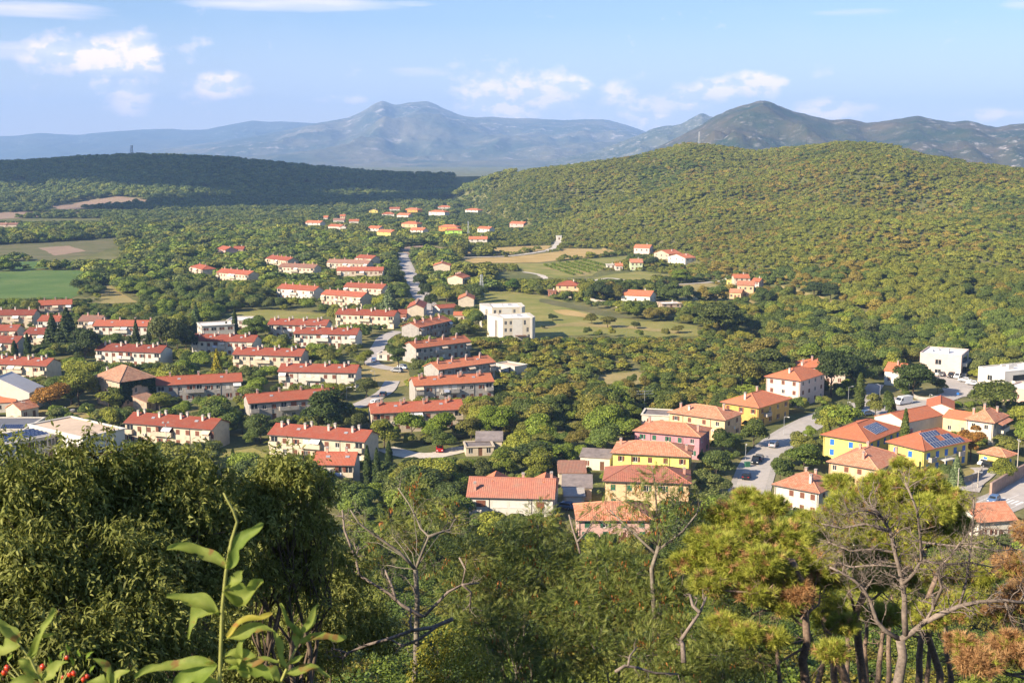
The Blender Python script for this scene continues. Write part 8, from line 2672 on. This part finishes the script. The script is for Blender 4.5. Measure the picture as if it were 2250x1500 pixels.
def floodlight():
    p = on_ground(367, 1003); h = at(367, 929, p.y).z - p.z
    root = obj('floodlight_mast', None, None, p, .3); tag(root, 'pale floodlight mast in front of the red row house by the gym', 'mast')
    mb = MB(); mb.tube([(0, 0, -.4), (0, 0, h)], [.11, .06], 8); obj('pole', mb.mesh('pole', M_STEEL), root)
    mb = MB(); mb.box(-.8, .8, -.05, .05, h - .1, h); obj('crossarm', mb.mesh('crossarm', M_STEEL), root)
    for x in (-.6, .6):
        mb = MB(); mb.box(-.22, .22, -.2, .05, 0, .35); obj('floodlight', cached('fl', lambda: mb.mesh('floodlight', M_BLIND)), root, (x, 0, h + .004))


floodlight()


def tv_aerial():
    p = on_ground(1416, 905); h = at(1416, 858, p.y).z - p.z
    root = obj('tv_aerial', None, None, p, .15); tag(root, 'large bare aerial mast in the scrub left of the outbuilding', 'aerial')
    mb = MB(); mb.tube([(0, 0, -.3), (0, 0, h)], .05, 6); obj('pole', mb.mesh('pole', M_STEEL), root)
    for z in (h - .1, h - .9):
        mb = MB(); mb.tube([(-2.4, 0, z), (2.4, 0, z)], .035, 5)
        for k in range(9):
            mb.tube([(-2.3 + k * .57, -.5, z + .04), (-2.3 + k * .57, .5, z + .04)], .02, 4)
        obj('boom', mb.mesh('boom', M_STEEL), root)


tv_aerial()


def boat():
    p = on_ground(141, 914)
    root = obj('boat', None, None, (p.x, p.y, p.z + .7), .35); tag(root, 'small white motor boat on a trailer behind the gym', 'boat')
    mb = MB(); st = [(-2.6, .95, .1, .85), (-1, 1.05, 0, .9), (.8, 1.0, 0, .95), (2.0, .6, .2, 1.05), (2.9, .05, .7, 1.15)]
    n0 = 0
    for (x, w, z0, z1) in st:
        mb.v += [(x, -w, z1), (x, -w * .6, z0 + .15), (x, 0, z0), (x, w * .6, z0 + .15), (x, w, z1)]
    for i in range(4):
        for k in range(4):
            a = i * 5 + k; mb.f.append((a, a + 1, a + 6, a + 5)); mb.m.append(0)
        mb.f.append((i * 5 + 4, i * 5, i * 5 + 5, i * 5 + 9)); mb.m.append(0)
    mb.f.append((0, 1, 2, 3, 4)); mb.m.append(0)
    obj('hull', mb.mesh('hull', PAINT['white']), root)
    mb = MB(); mb.prism([(-.9, -.75, .93), (1.0, -.65, .98), (.5, -.55, 1.8), (-.7, -.6, 1.75)], (0, 1.3, 0)); obj('cabin', mb.mesh('cabin', PAINT['white']), root)
    mb = MB(); mb.quad((.55, -.5, 1.7), (1.0, -.55, 1.1), (1.0, .55, 1.1), (.55, .5, 1.7)); obj('windscreen', mb.mesh('windscreen', M_GLASS), root, (.03, 0, 0))
    mb = MB(); mb.box(-2.2, 2.6, -.5, -.42, -.35, -.25); mb.box(-2.2, 2.6, .42, .5, -.35, -.25); mb.tube([(-.8, -1, -.4), (-.8, 1, -.4)], .3, 10); obj('trailer', mb.mesh('trailer', M_PIPE), root)


boat()


def bin_():
    p = on_ground(1642, 1026)
    root = obj('waste_bin', None, None, p, .2); tag(root, 'green wheeled waste bin beside the parked cars', 'bin')
    mb = MB(); mb.prism([(-.55, -.4, .1), (.55, -.4, .1), (.62, -.45, 1.15), (-.62, -.45, 1.15)], (0, .85, 0)); obj('body', mb.mesh('body', M_SHUTG), root)
    mb = MB(); mb.box(-.66, .66, -.48, .46, 1.153, 1.28); obj('lid', mb.mesh('lid', M_SHUTG), root)
    for x in (-.45, .45):
        mb = MB(); mb.tube([(0, -.35, .1), (0, -.25, .1)], .1, 8); obj('wheel', cached('bw', lambda: mb.mesh('wheel', M_TYRE)), root, (x, 0, 0))


bin_()


def sign(px, py, top, c, label):
    p = on_ground(px, py); h = at(px, top, p.y).z - p.z
    root = obj('road_sign', None, None, p, math.atan2(p.y, p.x) - math.pi / 2); tag(root, label, 'sign')
    mb = MB(); mb.tube([(0, 0, -.2), (0, 0, h)], .035, 6); obj('post', mb.mesh('post', M_STEEL), root)
    mb = MB(); mb.tube([(0, -.06, h - .35), (0, -.04, h - .35)], .4, 16); obj('disc', mb.mesh('disc', c), root)


sign(1918, 905, 893, M_SHUTB, 'round blue road sign at the street corner')
sign(2104, 878, 862, M_SHUTB, 'round blue road sign at the car park entrance')


def billboard():
    p = on_ground(1228, 527)
    root = obj('white_shed', None, None, p, 0.1); tag(root, 'white box-like hut at the end of the gravel track', 'hut')
    mb = MB(); mb.box(-2.2, 2.2, -1.5, 1.5, -1, 3.4); obj('wall', mb.mesh('wall', WALL['bright']), root)
    mb = MB(); mb.box(-2.5, 2.5, -1.8, 1.8, 3.402, 3.6); obj('roof', mb.mesh('roof', M_SLABW), root)
    mb = MB(); mb.box(-.5, .5, -1.56, -1.503, 0, 2.1); obj('door', mb.mesh('door', M_DOOR), root)


billboard()


# ---- vine rows in the meadow under the hill, each row a hedge of its own
def vine_rows():
    r = np.random.default_rng(66)
    for i, (a, b) in enumerate([((1196, 584), (1262, 606)), ((1212, 582), (1280, 604)), ((1228, 580), (1296, 600)), ((1244, 578), (1312, 597)), ((1262, 576), (1326, 593)), ((1280, 573), (1342, 589))]):
        A, B = on_ground(*a), on_ground(*b); n = 900
        t = r.random(n)[:, None]; P = np.array(A) * (1 - t) + np.array(B) * t - np.array(A)
        P[:, 0] += r.normal(size=n) * .35; P[:, 1] += r.normal(size=n) * .35; P[:, 2] = .25 + r.random(n) * 1.5
        root = obj('vine_row', None, None, A); tag(root, '%s vine row from the left in the meadow under the hill' % ['first', 'second', 'third', 'fourth', 'fifth', 'sixth'][i], 'vine row', 'vine rows in the meadow')
        c = obj('foliage', leaf_cloud('foliage', P, np.tile([0, -.4, .8], (n, 1)), .3, r, L_OBJ), root); c.color = (1.3, 1.5, .7, 1)
        mb = MB()
        for k in range(12):
            q = (B - A) * (k / 11); mb.box(q.x - .05, q.x + .05, q.y - .05, q.y + .05, 0, 1.9)
        obj('posts', mb.mesh('posts', M_DOOR), root)['kind'] = 'stuff'


vine_rows()
